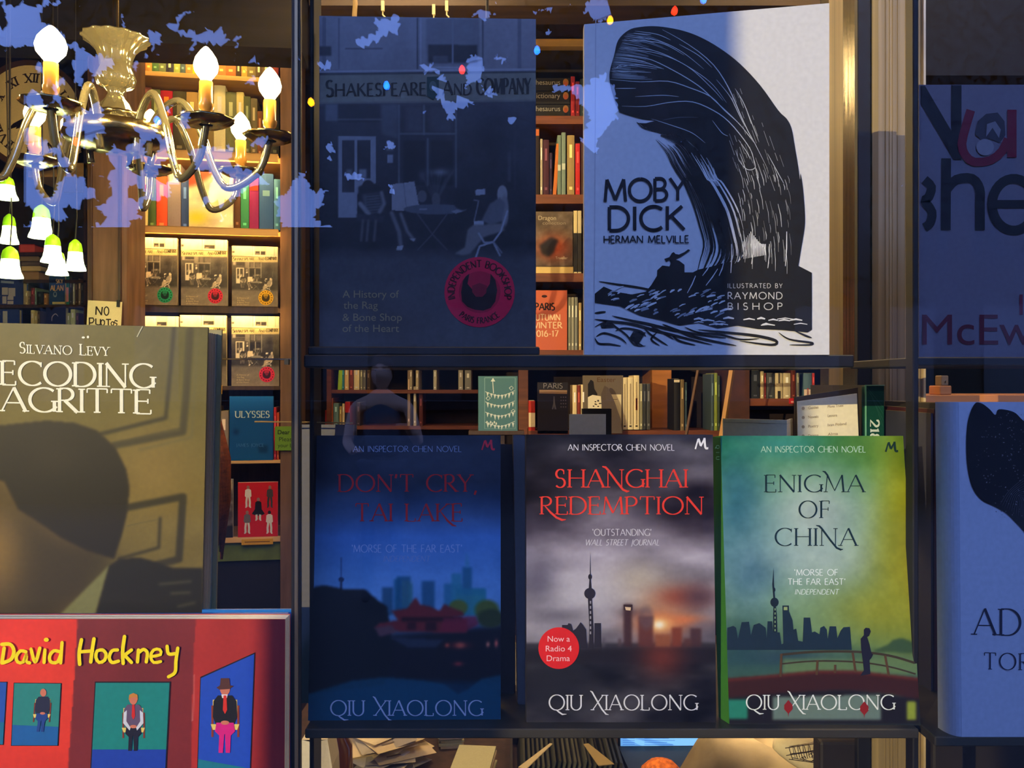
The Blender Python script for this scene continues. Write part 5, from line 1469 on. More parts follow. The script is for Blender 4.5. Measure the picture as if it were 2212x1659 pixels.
# black case under the lower ledge at right
CS = Face(1880, 1640, .80)
rc = CS.rect(1771, 1602, 1985, 1900)
mb = MB(); mb.box(rc[0], rc[1], 0, .02, rc[2], rc[3], (30, 26, 22)); o = mb.build('black_case', nmat('black_case', (34, 28, 24), .6, noise=.2), None, CS.M); bevel(o, .003); tag(o, 'plain black case under the lower ledge beside the bronze post', 'case')
CS2 = Face(2130, 1640, .80)
rc = CS2.rect(2014, 1600, 2500, 1900)
mb = MB(); mb.box(rc[0], rc[1], 0, .2, rc[2], rc[3], (30, 26, 22)); o = mb.build('black_case', nmat('black_case', (34, 28, 24), .6), None, CS2.M); bevel(o, .003); tag(o, 'plain dark case under the ledge of the right bay', 'case')

# ================================================================= till desk under the lower ledge
DZ = -.62
dk_ = empty('desk', Matrix.Translation((.2, 1.7, 0))); tag(dk_, 'dark wooden till desk strewn with papers below the lower ledge', 'desk')
mb = MB(); mb.box(-.60, .62, -.32, .45, CZ + DZ - .03, CZ + DZ, G0); bevel(mb.build('desktop', WOOD_DK, dk_), .004)
for x in (-.56, .55):
    for y in (-.28, .38):
        mb = MB(); mb.box(x, x + .05, y, y + .05, 0, CZ + DZ - .03, G0); mb.build('leg', WOOD_DK, dk_)
DESK = CZ + DZ


def flat(name, lb, cat, x, y, z, w, d, h, rz, c, group=None, mat=None, n=1, jit=0.0, labeltext=None):
    """stack of sheets or a flat block lying on something"""
    r = empty(name, Matrix.Translation((x, y, z)) @ Matrix.Rotation(R_(rz), 4, 'Z')); tag(r, lb, cat, group)
    for k in range(n):
        mb = MB(); hh = h / n
        q = random.uniform(-jit, jit); q2 = random.uniform(-jit, jit)
        mb.box(-w / 2 + q, w / 2 + q, -d / 2 + q2, d / 2 + q2, hh * k, hh * (k + .9), tuple(int(t * random.uniform(.9, 1.04)) if t < 240 else t for t in c))
        s_ = mb.build('sheet' if n > 1 else 'body', mat or PRINT, r); s_.rotation_euler.z = random.uniform(-jit, jit) * 8
    return r


def PZ(u, v, z):
    """point on the horizontal plane at height z (relative to the eye) seen at (u, v)"""
    D = -z * F / (v - 829.5)
    return Vector(((u - CU) / F * D, D, CZ + z))


CREAM = (226, 206, 162)
# paper bag at left
BG = Face(672, 1640, 1.15)
bgp = empty('paper_bag', BG.M); tag(bgp, 'pale paper bag with a centre crease standing at the left end of the desk', 'bag')
for pts, c in (([(650, 1601), (675, 1601), (676, 1800), (640, 1800), (641, 1655)], (206, 196, 170)), ([(675, 1601), (706, 1600), (716, 1659), (722, 1800), (676, 1800)], (196, 184, 158))):
    q = [BG.at(*p) for p in pts]; mb = MB()
    mb.poly([(x, .004 if abs(x - BG.at(675, 1640)[0]) > .004 else -.003, z) for x, z in q], c); mb.poly([(x, .05, z) for x, z in q][::-1], c)
    n_ = len(q)
    for i in range(n_):
        (x0, z0), (x1, z1) = q[i], q[(i + 1) % n_]; mb.poly([(x0, .004, z0), (x1, .004, z1), (x1, .05, z1), (x0, .05, z0)], c)
    mb.build('panel', PRINT, bgp)
# brown jar with a green tag
p = P3(722, 1640, 1.25)
j_ = empty('brown_bottle', Matrix.Translation((p.x, p.y, DESK))); tag(j_, 'brown glass bottle with a small green label next to the paper bag', 'bottle')
mb = MB(); mb.lathe([(.001, 0), (.026, 0), (.028, .02), (.026, .10), (.012, .125), (.012, .150), (.001, .151)], G0, 20); mb.build('body', nmat('amber_glass', (96, 50, 22), .2, coat=.5), j_, smooth=True)
mb = MB(); mb.poly([(-.008, -.0285, .07), (.008, -.0285, .07), (.006, -.0285, .088), (-.0, -.0285, .1)], (30, 140, 90)); mb.build('label', PRINT, j_)
# heap of receipts
random.seed(21)
pc = Vector((-.20, 1.43, DESK))
hp_ = empty('receipt_heap', Matrix.Translation(pc)); tag(hp_, 'fanned heap of cream and grey receipts in the middle left of the desk', 'papers')
for k_ in range(22):
    mb = MB(); w, d_ = random.uniform(.036, .05), random.uniform(.035, .05); a = R_(random.uniform(-50, 50))
    cx, cy, z = random.uniform(-.022, .022), random.uniform(-.04, .03), .003 + k_ * .0022
    co, si = math.cos(a), math.sin(a); cl = random.uniform(.0, .014)
    c = random.choice(((226, 206, 162), (214, 192, 150), (170, 160, 142), (232, 216, 176), (206, 196, 176)))
    P = lambda x, y, zz: (cx + x * co - y * si, cy + x * si + y * co, z + zz)
    mb.poly([P(-w, -d_, 0), P(0, -d_, .001), P(0, d_, .001), P(-w, d_, 0)], c); mb.poly([P(0, -d_, .001), P(w, -d_, cl), P(w, d_, cl), P(0, d_, .001)], c)
    mb.poly([P(-w * .6, -d_ * .5, .0013), P(-w * .1, -d_ * .5, .0016), P(-w * .1, -d_ * .4, .0016), P(-w * .6, -d_ * .4, .0013)], (120, 104, 84))
    mb.build('receipt', PRINT, hp_)
mb = MB(); pts = [(-.03 + .06 * t, -.03 + .02 * math.sin(t * 3), .055 + .03 * math.sin(t * math.pi)) for t in [k / 8 for k in range(9)]]
for a, b in zip(pts[:-1], pts[1:]): mb.poly([a, b, (b[0], b[1] + .07, b[2]), (a[0], a[1] + .07, a[2])], (150, 142, 130))
mb.build('curled_receipt', PRINT, hp_, smooth=True)
mb = MB(); mb.tube([(-.045, .02, .06), (-.03, -.01, .066)], .006, (206, 120, 84), 8); mb.build('pink_roll', PRINT, hp_)
flat('paper_pile', 'small grey-cream pile right behind the receipt heap', 'papers', -.105, 1.50, DESK, .04, .04, .02, 8, (170, 156, 122), n=5, jit=.003)
flat('paper_pile', 'cream stack of slips with dark ruled lines in the middle of the desk', 'papers', -.06, 1.36, DESK, .06, .10, .035, -6, (196, 178, 142), n=6, jit=.002)
# strips and crate of cards
for k_, (a, b, w, c, n) in enumerate((((1192, 1606), (1128, 1659), 16, (186, 170, 136), 'pale torn strip lying across the card crate'), ((1268, 1606), (1310, 1652), 30, (150, 130, 88), 'tan card strip right of the card crate'))):
    q0 = PZ(a[0], a[1], DZ + .07); q1 = PZ(b[0], b[1], DZ + .075)
    q0 = Vector((q0.x, min(q0.y, 1.9), q0.z))
    d_ = (q1 - q0); s_ = Vector((-d_.y, d_.x, 0)).normalized() * w / F * 1.5 * .5
    mid = (q0 + q1) / 2
    mb = MB(); mb.poly([tuple(q0 - s_ * .5 - mid), tuple(q1 - s_ - mid), tuple(q1 + s_ - mid), tuple(q0 + s_ * .2 - mid)], c)
    mb.poly([tuple(q0 - s_ * .5 - mid - Vector((0, 0, .001))), tuple(q0 + s_ * .2 - mid - Vector((0, 0, .001))), tuple(q1 + s_ - mid - Vector((0, 0, .001))), tuple(q1 - s_ - mid - Vector((0, 0, .001)))], c)
    o = mb.build('paper_strip', PRINT, None, Matrix.Translation(mid)); tag(o, n, 'paper')
cr = empty('card_crate', Matrix.Translation((.085, 1.41, DESK - .02))); tag(cr, 'dark tray full of grey upright cards right of the ruled slips', 'tray')
mb = MB(); mb.box(-.088, .088, -.09, .09, 0, .012, G0); mb.box(-.088, .088, -.09, -.085, 0, .04, G0); mb.box(-.088, .088, .085, .09, 0, .05, G0); mb.box(-.088, -.084, -.09, .09, 0, .05, G0); mb.box(.084, .088, -.09, .09, 0, .05, G0); mb.build('tray', BLACKWOOD, cr)
for k_ in range(20):
    mb = MB(); x = -.078 + k_ * .0079; g_ = random.randint(34, 78); mb.box(0, .0035, -.075, .075, 0, random.uniform(.040, .052), (g_, g_, g_ - 12))
    s_ = mb.build('card', PRINT, cr); s_.location = (x, 0, .013); s_.rotation_euler.y = R_(12)
flat('wooden_ruler', 'pale wooden batten lying behind the card tray', 'batten', .03, 1.80, DESK, .28, .03, .09, 2, (120, 104, 70))
# laptop with its screen toward the window
LP = Face(1440, 1640, 1.45, yaw=1, pitch=-6)
lap = empty('laptop', LP.M); tag(lap, 'open laptop with a bright pale blue screen below the lower ledge', 'laptop')
rc = LP.rect((1333, 1560), (1565, 1560), (1562, 1648), (1348, 1648))
x0, x1, z0, z1 = rc
mb = MB(); mb.box(x0 - .004, x1 + .004, .001, .007, z0 - .01, z1 + .05, G0); bevel(mb.build('lid', BLACKM, lap), .002)
SCR = nmat('lit_screen', (120, 180, 240), .3, emit=(96, 160, 226), es=1.0)
mb = MB(); mb.box(x0, x1, -.0005, .001, z0, z1 + .045, G0); mb.build('screen', SCR, lap)
dd = Deco(LP, -.001); sc2 = (70, 120, 180)
for r_ in range(7):
    v = 1590 + r_ * 4.4
    for a, w in ((1345, 26), (1392, 40 + (r_ * 13) % 30)):
        if r_ < 6: dd.poly([(a, v), (a + w, v), (a + w, v + 1.2), (a, v + 1.2)], sc2)
dd.poly([(1343, 1627), (1560, 1627), (1560, 1635), (1347, 1635)], (90, 130, 180))
for k_ in range(16): dd.poly([(1352 + k_ * 13, 1630), (1358 + k_ * 13, 1630), (1358 + k_ * 13, 1633), (1352 + k_ * 13, 1633)], (60, 90, 140))
dd.build('screen_content', lap, nmat('lit_screen_text', (70, 110, 170), .4, emit=(66, 116, 178), es=1.0))
zb = DESK - LP.o.z + .004
mb = MB(); mb.box(x0 - .004, x1 + .004, -.15, .006, zb, zb + .012, G0); b2 = mb.build('keyboard_base', BLACKM, lap)
mb = MB(); mb.box(x0 + .02, x1 - .02, .0, .006, zb + .012, z0 - .01, G0); mb.build('hinge', BLACKM, lap)
for r_ in range(4):
    for k_ in range(12):
        pass
# orange woolly ball of yarn-like hat
p = P3(1428, 1668, 1.25)
yr = empty('wool_hat', Matrix.Translation((p.x, p.y, p.z))); tag(yr, 'small fuzzy orange wool hat in front of the laptop', 'hat')
mb = MB(); mb.lathe([(.034, -.03), (.033, -.012), (.028, .004), (.018, .014), (.006, .019), (.0005, .02)], G0, 28, flute=.03, nfl=14)
mb.build('crown', nmat('orange_wool', (226, 112, 40), .95, noise=.5, nscale=160, bump=1.0), yr, smooth=True)
mb = MB(); mb.lathe([(.036, -.034), (.038, -.028), (.036, -.02)], G0, 28); mb.build('brim', nmat('orange_wool', (226, 112, 40), .95), yr, smooth=True)
st_ = flat('till_box', 'dark box under the orange wool hat', 'box', p.x, p.y + .01, DESK, .12, .10, p.z - .034 - DESK, 0, (60, 34, 24))

# ================================================================= people
SKIN = nmat('skin', (196, 150, 118), .5, noise=.06, nscale=30)
HOOD = nmat('grey_fleece', (150, 134, 104), .95, noise=.22, nscale=26, bump=.6)
HAIR = nmat('auburn_hair', (104, 50, 24), .6, noise=.5, nscale=40, stretch=(1, 1, 4), bump=.8)
DENIM = nmat('dark_trousers', (36, 38, 48), .8, noise=.15)
TEALTOP = nmat('teal_dress', (60, 70, 78), .8, noise=.2)


def skinned(name, joints, edges, mat, parent, levels=2):
    """one continuous surface grown over connected joints; joints = [(x, y, z, radius or (rx, ry))]"""
    me = bpy.data.meshes.new(name)
    me.from_pydata([j[:3] for j in joints], edges, [])
    o = bpy.data.objects.new(name, me)
    col.objects.link(o)
    o.parent = parent
    m = o.modifiers.new('skin', 'SKIN')
    m.use_smooth_shade = True
    sv = me.skin_vertices[0].data if me.skin_vertices else None
    if sv is None:
        bm = bmesh.new(); bm.from_mesh(me); lay = bm.verts.layers.skin.verify()
        bm.to_mesh(me); bm.free(); sv = me.skin_vertices[0].data
    for i, j in enumerate(joints):
        r = j[3]
        sv[i].radius = r if hasattr(r, '__len__') else (r, r)
        sv[i].use_root = (i == 0)
    s = o.modifiers.new('sub', 'SUBSURF'); s.levels = levels; s.render_levels = levels
    dg = bpy.context.evaluated_depsgraph_get()
    bpy.context.view_layer.update()
    m2 = bpy.data.meshes.new_from_object(o.evaluated_get(bpy.context.evaluated_depsgraph_get()))
    o.modifiers.clear()
    o.data = m2
    m2.materials.clear(); m2.materials.append(mat)
    m2.polygons.foreach_set('use_smooth', [True] * len(m2.polygons))
    return o


def head(parent, c, yaw, mat, hairmat, size=1.0, long=False):
    """head with face, ears and hair, looking along yaw (degrees; 0 = toward -y)"""
    root = parent
    rz = Matrix.Rotation(R_(yaw), 3, 'Z')
    def W(p): return tuple(Vector(c) + rz @ (Vector(p) * size))
    mb = MB()
    seg, rings = 24, 18
    b = 0
    for i in range(rings + 1):
        t = math.pi * i / rings
        for k in range(seg):
            a = 2 * math.pi * k / seg
            x, y, z = math.sin(t) * math.cos(a), math.sin(t) * math.sin(a), math.cos(t)
            X, Y, Z = x * .075, y * .095, z * .118
            if z < -.2:
                q = 1 - .35 * (-z - .2); X *= q; Y = Y * q if Y < 0 else Y * (q - .12)
            if Y < 0:
                nose = math.exp(-((X / .014) ** 2 + ((Z + .012) / .026) ** 2)); Y -= .021 * nose
                eye = math.exp(-(((abs(X) - .030) / .016) ** 2 + ((Z - .018) / .012) ** 2)); Y += .010 * eye
                lip = math.exp(-((X / .026) ** 2 + ((Z + .052) / .009) ** 2)); Y -= .007 * lip
                chin = math.exp(-((X / .024) ** 2 + ((Z + .095) / .018) ** 2)); Y -= .008 * chin
            mb.v.append(W((X, Y, Z)))
    for i in range(rings):
        for k in range(seg):
            k2 = (k + 1) % seg
            mb.f.append((i * seg + k, i * seg + k2, (i + 1) * seg + k2, (i + 1) * seg + k)); mb.c.append(G0)
    for s in (-1, 1):
        n0 = len(mb.v)
        for dx, dz in ((0, .03), (.006, .022), (.008, 0), (.003, -.026), (0, -.03)):
            mb.v.append(W((s * (.073 + dx * 1.2), .004 + dz * .1, dz))); mb.v.append(W((s * (.071 + dx), .016, dz * .8)))
        for k in range(4): mb.f.append((n0 + 2 * k, n0 + 2 * k + 1, n0 + 2 * k + 3, n0 + 2 * k + 2)); mb.c.append(G0)
    h = mb.build('head', mat, root, smooth=True)
    eyes = MB()
    for s in (-1, 1):
        for rad, c_, yy in ((.0085, (230, 226, 220), -.0855), (.0045, (40, 28, 20), -.0868)):
            eyes.poly([W((s * .030 + rad * math.cos(a) * 1.3, yy, .017 + rad * .7 * math.sin(a))) for a in [2 * math.pi * k / 10 for k in range(10)]], c_)
        eyes.poly([W((s * .014, -.094, .036)), W((s * .046, -.083, .034)), W((s * .046, -.083, .039)), W((s * .014, -.094, .041))], (60, 36, 24))
    eyes.poly([W((-.022, -.094, -.052)), W((.022, -.094, -.052)), W((.0, -.099, -.060))], (150, 70, 64))
    eyes.build('face_features', PRINT, root)
    hb = MB()
    rng = random.Random(5)
    for i in range(rings + 1):
        t = math.pi * i / rings * (.62 if not long else .66)
        for k in range(seg):
            a = 2 * math.pi * k / seg
            x, y, z = math.sin(t) * math.cos(a), math.sin(t) * math.sin(a), math.cos(t)
            X, Y, Z = x * .086, y * .106 + .006, z * .128 + .006
            if y < -.1 and Z < .062: Z = .062 + (Z - .062) * .1; Y = -.088 + .012
            X += rng.uniform(-.0012, .0012); Y += rng.uniform(-.0012, .0012)
            hb.v.append(W((X, Y, Z)))
    for i in range(rings):
        for k in range(seg):
            k2 = (k + 1) % seg
            hb.f.append((i * seg + k, i * seg + k2, (i + 1) * seg + k2, (i + 1) * seg + k)); hb.c.append(G0)
    if long:
        for k in range(26):
            a = R_(20 + 140 * k / 25)
            x, y = .078 * math.cos(a), .095 * math.sin(a) + .008
            hb.tube([W((x * .9, y * .9, .05)), W((x * 1.06, y * 1.08, -.03)), W((x * 1.0, y * 1.12, -.12)), W((x * .85, y * 1.02, -.22 - .03 * math.sin(k)))], .012, G0, 6, [1, 1.1, .9, .3])
    hb.build('hair', hairmat, root, smooth=True)


def hand(joints, edges, wrist, d, up, s=1):
    """palm, four fingers and a thumb added to the skeleton from a wrist joint"""
    w = Vector(joints[wrist][:3]); d = Vector(d).normalized(); side = d.cross(Vector(up)).normalized() * s; dn = Vector(up).normalized() * -1
    pi = len(joints); joints.append((*(w + d * .05), (.022, .014))); edges.append((wrist, pi))
    for k, L in enumerate((.068, .078, .073, .058)):
        b = w + d * .085 + side * (.027 - .018 * k)
        i0 = len(joints)
        joints.append((*b, .009)); joints.append((*(b + d * L * .5 + dn * .008), .008)); joints.append((*(b + d * L * .85 + dn * .028), .0065))
        edges += [(pi, i0), (i0, i0 + 1), (i0 + 1, i0 + 2)]
    b = w + d * .03 + side * .032; i0 = len(joints)
    joints.append((*b, .010)); joints.append((*(b + d * .04 + side * .018 + dn * .014), .008)); edges += [(pi, i0), (i0, i0 + 1)]


# bookseller bent over the desk, seen from behind through the band under the ledge
bs = empty('person', Matrix.Translation((.40, 1.05, 0)))
tag(bs, 'person in a grey-beige fleece leaning at the laptop, sleeve and shoulder below the lower ledge', 'person')
z_ = CZ
J = [(.09, -.02, z_ - .92, (.15, .12)), (.08, .04, z_ - .74, (.15, .12)), (.05, .09, z_ - .58, (.17, .11)), (.03, .12, z_ - .50, (.12, .09)), (.02, .15, z_ - .44, .055),
     (-.115, .12, z_ - .52, .068), (-.165, .10, z_ - .60, .058), (-.17, .16, z_ - .69, .050), (-.08, .30, z_ - .72, .040),
     (.19, .10, z_ - .55, .062), (.27, .10, z_ - .70, .055), (.24, .26, z_ - .62, .042)]
E = [(0, 1), (1, 2), (2, 3), (3, 4), (2, 5), (5, 6), (6, 7), (7, 8), (2, 9), (9, 10), (10, 11)]
skinned('fleece', J, E, HOOD, bs)
J = [(.06, 0, z_ - .95, (.15, .12)), (-.04, .02, z_ - .97, .09), (.16, .02, z_ - .97, .09), (-.06, .36, z_ - .95, .07), (.18, .36, z_ - .95, .07), (-.06, .38, .09, .045), (.18, .38, .09, .045), (-.06, .50, .05, .035), (.18, .50, .05, .035)]
skinned('trousers', J, [(0, 1), (0, 2), (1, 3), (2, 4), (3, 5), (4, 6), (5, 7), (6, 8)], DENIM, bs)
J = [(-.08, .29, z_ - .72, .026), (-.06, .345, z_ - .70, .021)]; E = [(0, 1)]
hand(J, E, 1, (0.1, 1, -.15), (0, 0, 1)); skinned('hand', J, E, SKIN, bs)
J = [(.24, .25, z_ - .625, .026), (.22, .31, z_ - .605, .021)]; E = [(0, 1)]
hand(J, E, 1, (-.2, 1, -.15), (0, 0, 1), -1); skinned('hand', J, E, SKIN, bs)
head(bs, (.02, .19, z_ - .33), 180, SKIN, HAIR)
sc_ = MB()
sc_.lathe([(.052, z_ - .47), (.075, z_ - .475), (.088, z_ - .50), (.075, z_ - .53)], G0, 26, .02, .135, flute=.04, nfl=5)
sc_.build('hood', HOOD, bs, smooth=True)
st = empty('stool', Matrix.Translation((.46, 1.05, 0))); tag(st, 'wooden stool under the person in the grey-beige fleece', 'stool')
mb = MB(); mb.lathe([(.001, .40), (.16, .40), (.165, .385), (.16, .37), (.001, .37)], G0, 28); mb.build('seat', WOOD_DK, st)
for a in (45, 135, 225, 315):
    mb = MB(); c_, s_ = math.cos(R_(a)), math.sin(R_(a)); mb.tube([(.10 * c_, .10 * s_, .375), (.16 * c_, .16 * s_, 0)], .014, G0, 8); mb.build('leg', WOOD_DK, st)
# patterned knitted bundle at the right
PB = Face(1730, 1640, 1.0)
kb = empty('patterned_scarf', PB.M); tag(kb, 'cream scarf with black line pattern bunched beside the grey-beige sleeve', 'scarf')
mb = MB()
pth = [PB.at(*p) for p in ((1684, 1622), (1700, 1626), (1725, 1634), (1752, 1644), (1790, 1665))]
mb.tube([(x, .02, z) for x, z in pth], .014, (222, 206, 170), 14, [.45, .8, 1.15, 1.35, 1.3]); mb.build('fabric', PRINT, kb, smooth=True)
dd = Deco(PB, -.004)
for a, b in (((1696, 1616), (1764, 1606)), ((1698, 1632), (1764, 1622)), ((1704, 1640), (1764, 1648))): dd.ribbon([a, b], 1.8, (50, 38, 28))
for k_ in range(6): dd.ribbon([(1704 + k_ * 11, 1614 - k_), (1712 + k_ * 11, 1640 - k_ * .4)], 1.6, (50, 38, 28))
for (a, b) in ((1728, 1640), (1746, 1632), (1752, 1646)): dd.curve([(a, b), (a + 5, b - 4), (a + 9, b + 1), (a + 4, b + 5)], 2, (50, 38, 28))
dd.build('line_pattern', kb)

# long-haired browser behind the tan book, in profile
br = empty('person', Matrix.Translation((P3(372, 900, 1.9).x, 1.9, 0)))
tag(br, 'person with long auburn hair seen at the right edge of the tan book', 'person')
zh = 1.285
J = [(0, 0, .80, (.10, .13)), (0, 0, .96, (.085, .11)), (0, 0, 1.06, (.09, .14)), (0, 0, 1.13, .045), (0, 0, 1.17, .040), (.0, -.15, 1.08, .045), (-.02, -.18, .88, .038), (-.12, -.16, .77, .032), (.0, .15, 1.08, .045), (-.02, .18, .88, .038), (-.12, .16, .77, .032)]
skinned('shirt', J, [(0, 1), (1, 2), (2, 3), (3, 4), (2, 5), (5, 6), (6, 7), (2, 8), (8, 9), (9, 10)], TEALTOP, br)
J = [(0, 0, .80, (.10, .13)), (0, -.08, .75, .08), (0, .08, .75, .08), (0, -.09, .42, .05), (0, .09, .42, .05), (0, -.09, .09, .04), (0, .09, .09, .04), (-.13, -.09, .04, .035), (-.13, .09, .04, .035)]
skinned('trousers', J, [(0, 1), (0, 2), (1, 3), (2, 4), (3, 5), (4, 6), (5, 7), (6, 8)], DENIM, br)
for s in (-1, 1):
    J = [(-.11, s * .16, .775, .024), (-.15, s * .155, .76, .02)]; E = [(0, 1)]
    hand(J, E, 1, (-1, 0, -.1), (0, 0, 1), s); skinned('hand', J, E, SKIN, br)
head(br, (0, 0, zh - .02), -90, SKIN, HAIR, 1.0, True)
# ================================================================= books on display
# ---- large shop-front book, upper left
FA = Face(924, 400, .60, yaw=2)
rc = FA.rect((690, 38), (1158, 38), (1157, 752), (690, 748))
b_ = book(FA, rc, .030, 'paperback_book', 'large dark shop-front paperback with a round red badge on the upper ledge', cover=(70, 70, 74))
STORE_SHADED = copy.copy(STORE); STORE_SHADED.a = STORE.a * np.array((.74, .74, .76))  # same print darkened: the shade on the big copy is put into the colour
art(FA, rc, STORE_SHADED, 'cover_print', b_, 1.9)
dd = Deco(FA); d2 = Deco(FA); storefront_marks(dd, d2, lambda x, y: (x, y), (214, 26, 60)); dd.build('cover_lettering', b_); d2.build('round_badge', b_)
s_ = empty('book_stand', FA.M); tag(s_, 'low black stand under the dark shop-front paperback', 'stand')
lpart('base', FA, s_, rc[0] - .006, rc[1] + .002, -.010, .034, z_up - (FA.o.z - CZ), rc[2], BLACKM, bev=.0008)

# ---- large white whale book, upper right
FM = Face(1525, 400, .60, yaw=-12)
rc = FM.rect((1266, 45), (1795, 14), (1788, 770), (1258, 755))
rc = (rc[0], rc[1], z_up - (FM.o.z - CZ), rc[3])
b_ = book(FM, rc, .026, 'hardcover_book', 'large white hardback with a black whale and wave woodcut on the upper ledge', cover=(214, 214, 208), hard=True, mat=CLOTH)
d = Deco(FM)
INK = (10, 10, 11)
WHT = (222, 222, 216)
A7 = lambda *p: crop(1240, 0, 3.3515, p)
A8 = lambda *p: crop(1240, 360, 3.3515, p)
d.ribbon([(1287, 42), (1283, 757)], 2.0, (190, 190, 190))
body = smooth(A7((330, 812), (296, 735), (262, 610), (258, 520), (290, 400), (320, 290), (395, 218), (480, 195), (600, 190), (760, 215), (900, 262), (1050, 345), (1200, 460), (1350, 620), (1480, 800), (1540, 860), (1575, 930), (1597, 1050), (1622, 1200), (1636, 1300)) + A8((1640, 50), (1658, 160), (1672, 350), (1668, 450), (1642, 610), (1625, 718)), 120)
body += A8((1722, 768), (1722, 1180), (1690, 1200), (1500, 1182), (1330, 1175), (1180, 1150), (1040, 1170), (900, 1130), (760, 1150), (620, 1110), (480, 1080), (330, 1010), (150, 985), (150, 920), (215, 868))
body += A8((300, 905), (420, 925), (520, 905), (560, 855), (600, 790), (602, 750), (640, 715), (690, 722), (705, 690), (722, 670), (760, 680), (800, 710), (800, 765), (860, 765), (900, 745), (1000, 722), (1110, 690), (1190, 690), (1228, 640), (1226, 560), (1205, 470), (1190, 380), (1150, 300), (1085, 220), (1040, 110), (1010, 0))
body += A7((1010, 1300), (960, 1180), (900, 1090), (830, 1020), (740, 975), (640, 968), (540, 935), (462, 890), (520, 892), (600, 870), (500, 862), (420, 842))
d.poly(body, INK, 1)
# fluted belly: streaks between the throat line and the body
outer = smooth(A7((585, 1015), (660, 1110), (700, 1200), (770, 1300)) + A8((790, 120), (860, 280), (905, 430), (935, 560), (905, 680), (880, 800)), 60)
inner = smooth(A7((640, 968), (830, 1020), (950, 1170), (1010, 1290)) + A8((1050, 120), (1150, 300), (1200, 480), (1228, 640), (1190, 720), (1040, 780)), 60)
random.seed(5)
n_ = min(len(outer), len(inner))
for k_ in range(118):
    t = (k_ + random.random()) / 118
    t = t ** .9
    i0 = random.randint(0, int(n_ * .55)); i1 = min(n_ - 1, i0 + random.randint(int(n_ * .25), int(n_ * .6)))
    pts = [(outer[i][0] * (1 - t) + inner[i][0] * t, outer[i][1] * (1 - t) + inner[i][1] * t) for i in range(i0, i1, 2)]
    if len(pts) > 3: d.ribbon(pts, random.uniform(1.6, 5.2) * (.6 + .9 * t), INK, 1, True)
for k_ in range(34):
    t = random.uniform(.75, 1.12)
    i0 = random.randint(int(n_ * .15), int(n_ * .6)); i1 = min(n_ - 1, i0 + random.randint(8, 22))
    pts = [(outer[i][0] * (1 - t) + inner[i][0] * t, outer[i][1] * (1 - t) + inner[i][1] * t) for i in range(i0, i1, 2)]
    if len(pts) > 3: d.ribbon(pts, random.uniform(.9, 2.2), WHT, 2, True)
# jaw hatching
for k_ in range(16):
    x = 455 + k_ * 22; y = 885 + k_ * 6
    d.ribbon(A7((x, y), (x + 36, y + 34), (x + 70, y + 52)), 2.4, INK, 1, True)
# long white engraving lines over the head
lines = [[(360, 262), (600, 292), (780, 375), (940, 500)], [(345, 290), (620, 310), (800, 400)], [(335, 342), (560, 362), (760, 445), (980, 590), (1105, 745)],
         [(325, 350), (600, 385), (820, 480), (1000, 640), (1080, 730)], [(305, 400), (520, 420), (720, 510), (900, 620), (1010, 720), (1180, 880), (1290, 1010)], [(300, 415), (480, 440), (650, 500)],
         [(290, 450), (430, 460), (650, 498)], [(270, 500), (420, 470), (560, 480)], [(262, 515), (420, 518), (560, 524)], [(262, 575), (480, 592), (680, 588), (840, 636), (990, 700), (1090, 800), (1200, 900), (1300, 1030)],
         [(345, 768), (520, 770), (700, 740), (860, 738), (1010, 800), (1120, 880), (1230, 1010), (1290, 1110), (1305, 1200)], [(640, 215), (760, 280), (900, 372), (1010, 470), (1085, 575), (1145, 690), (1200, 820), (1260, 950), (1310, 1040), (1400, 1220)],
         [(1030, 575), (1130, 700), (1195, 830), (1240, 920)], [(760, 320), (900, 400), (1000, 490)], [(440, 225), (600, 248), (700, 290)], [(430, 240), (560, 252)], [(1165, 640), (1225, 740), (1290, 900), (1340, 1030)], [(1190, 1010), (1250, 1100), (1275, 1150)],
         [(1180, 1080), (1190, 1150), (1250, 1225), (1310, 1215), (1300, 1150), (1270, 1060)], [(1200, 1110), (1230, 1190), (1270, 1320)], [(1310, 1200), (1340, 1330)], [(1400, 1110), (1470, 1240), (1520, 1330)], [(560, 860), (700, 905), (850, 960), (950, 1035)], [(1000, 870), (1070, 960), (1115, 985)],
         [(640, 870), (760, 850), (900, 850)], [(300, 640), (450, 640)], [(440, 700), (640, 690), (760, 700)], [(300, 500), (360, 470), (600, 500)]]
for k_, L in enumerate(lines):
    d.curve(A7(*L), 1.9 if k_ in (4, 9, 10, 11) else 1.35, (200, 204, 202) if k_ != 24 else (90, 92, 94), 2, n=26)
for k_ in range(44):      # parallel fine lines on the snout
    t = k_ / 44
    y0 = 240 + t * 330; x0 = 385 - 110 * min(1, t * 1.7)
    L = random.uniform(120, 330)
    d.curve(A7((x0, y0), (x0 + L * .5, y0 + 8 + 8 * (1 - t)), (x0 + L, y0 + L * .22 * (1.15 - t))), random.uniform(.7, 1.6), (150, 156, 158), 2, n=10)
for k_ in range(60):      # dashes down the back
    x, y = random.uniform(1120, 1560), random.uniform(620, 1300)
    if x > 1180 + (y - 600) * .55 + 40: continue
    L = random.uniform(30, 120)
    d.ribbon(A7((x, y), (x + L * .35, y + L)), random.uniform(.7, 1.5), (150, 152, 146), 2, True)
for k_ in range(74):
    x, y = random.uniform(1180, 1560), random.uniform(0, 640)
    L = random.uniform(40, 170)
    lean = .16 * (1 - y / 700)
    d.ribbon(A8((x, y), (x + L * lean + 3, y + L * .5), (x + L * lean * 1.6, y + L)), random.uniform(.7, 1.7), (190, 192, 184) if k_ % 3 else (130, 130, 126), 2, True)
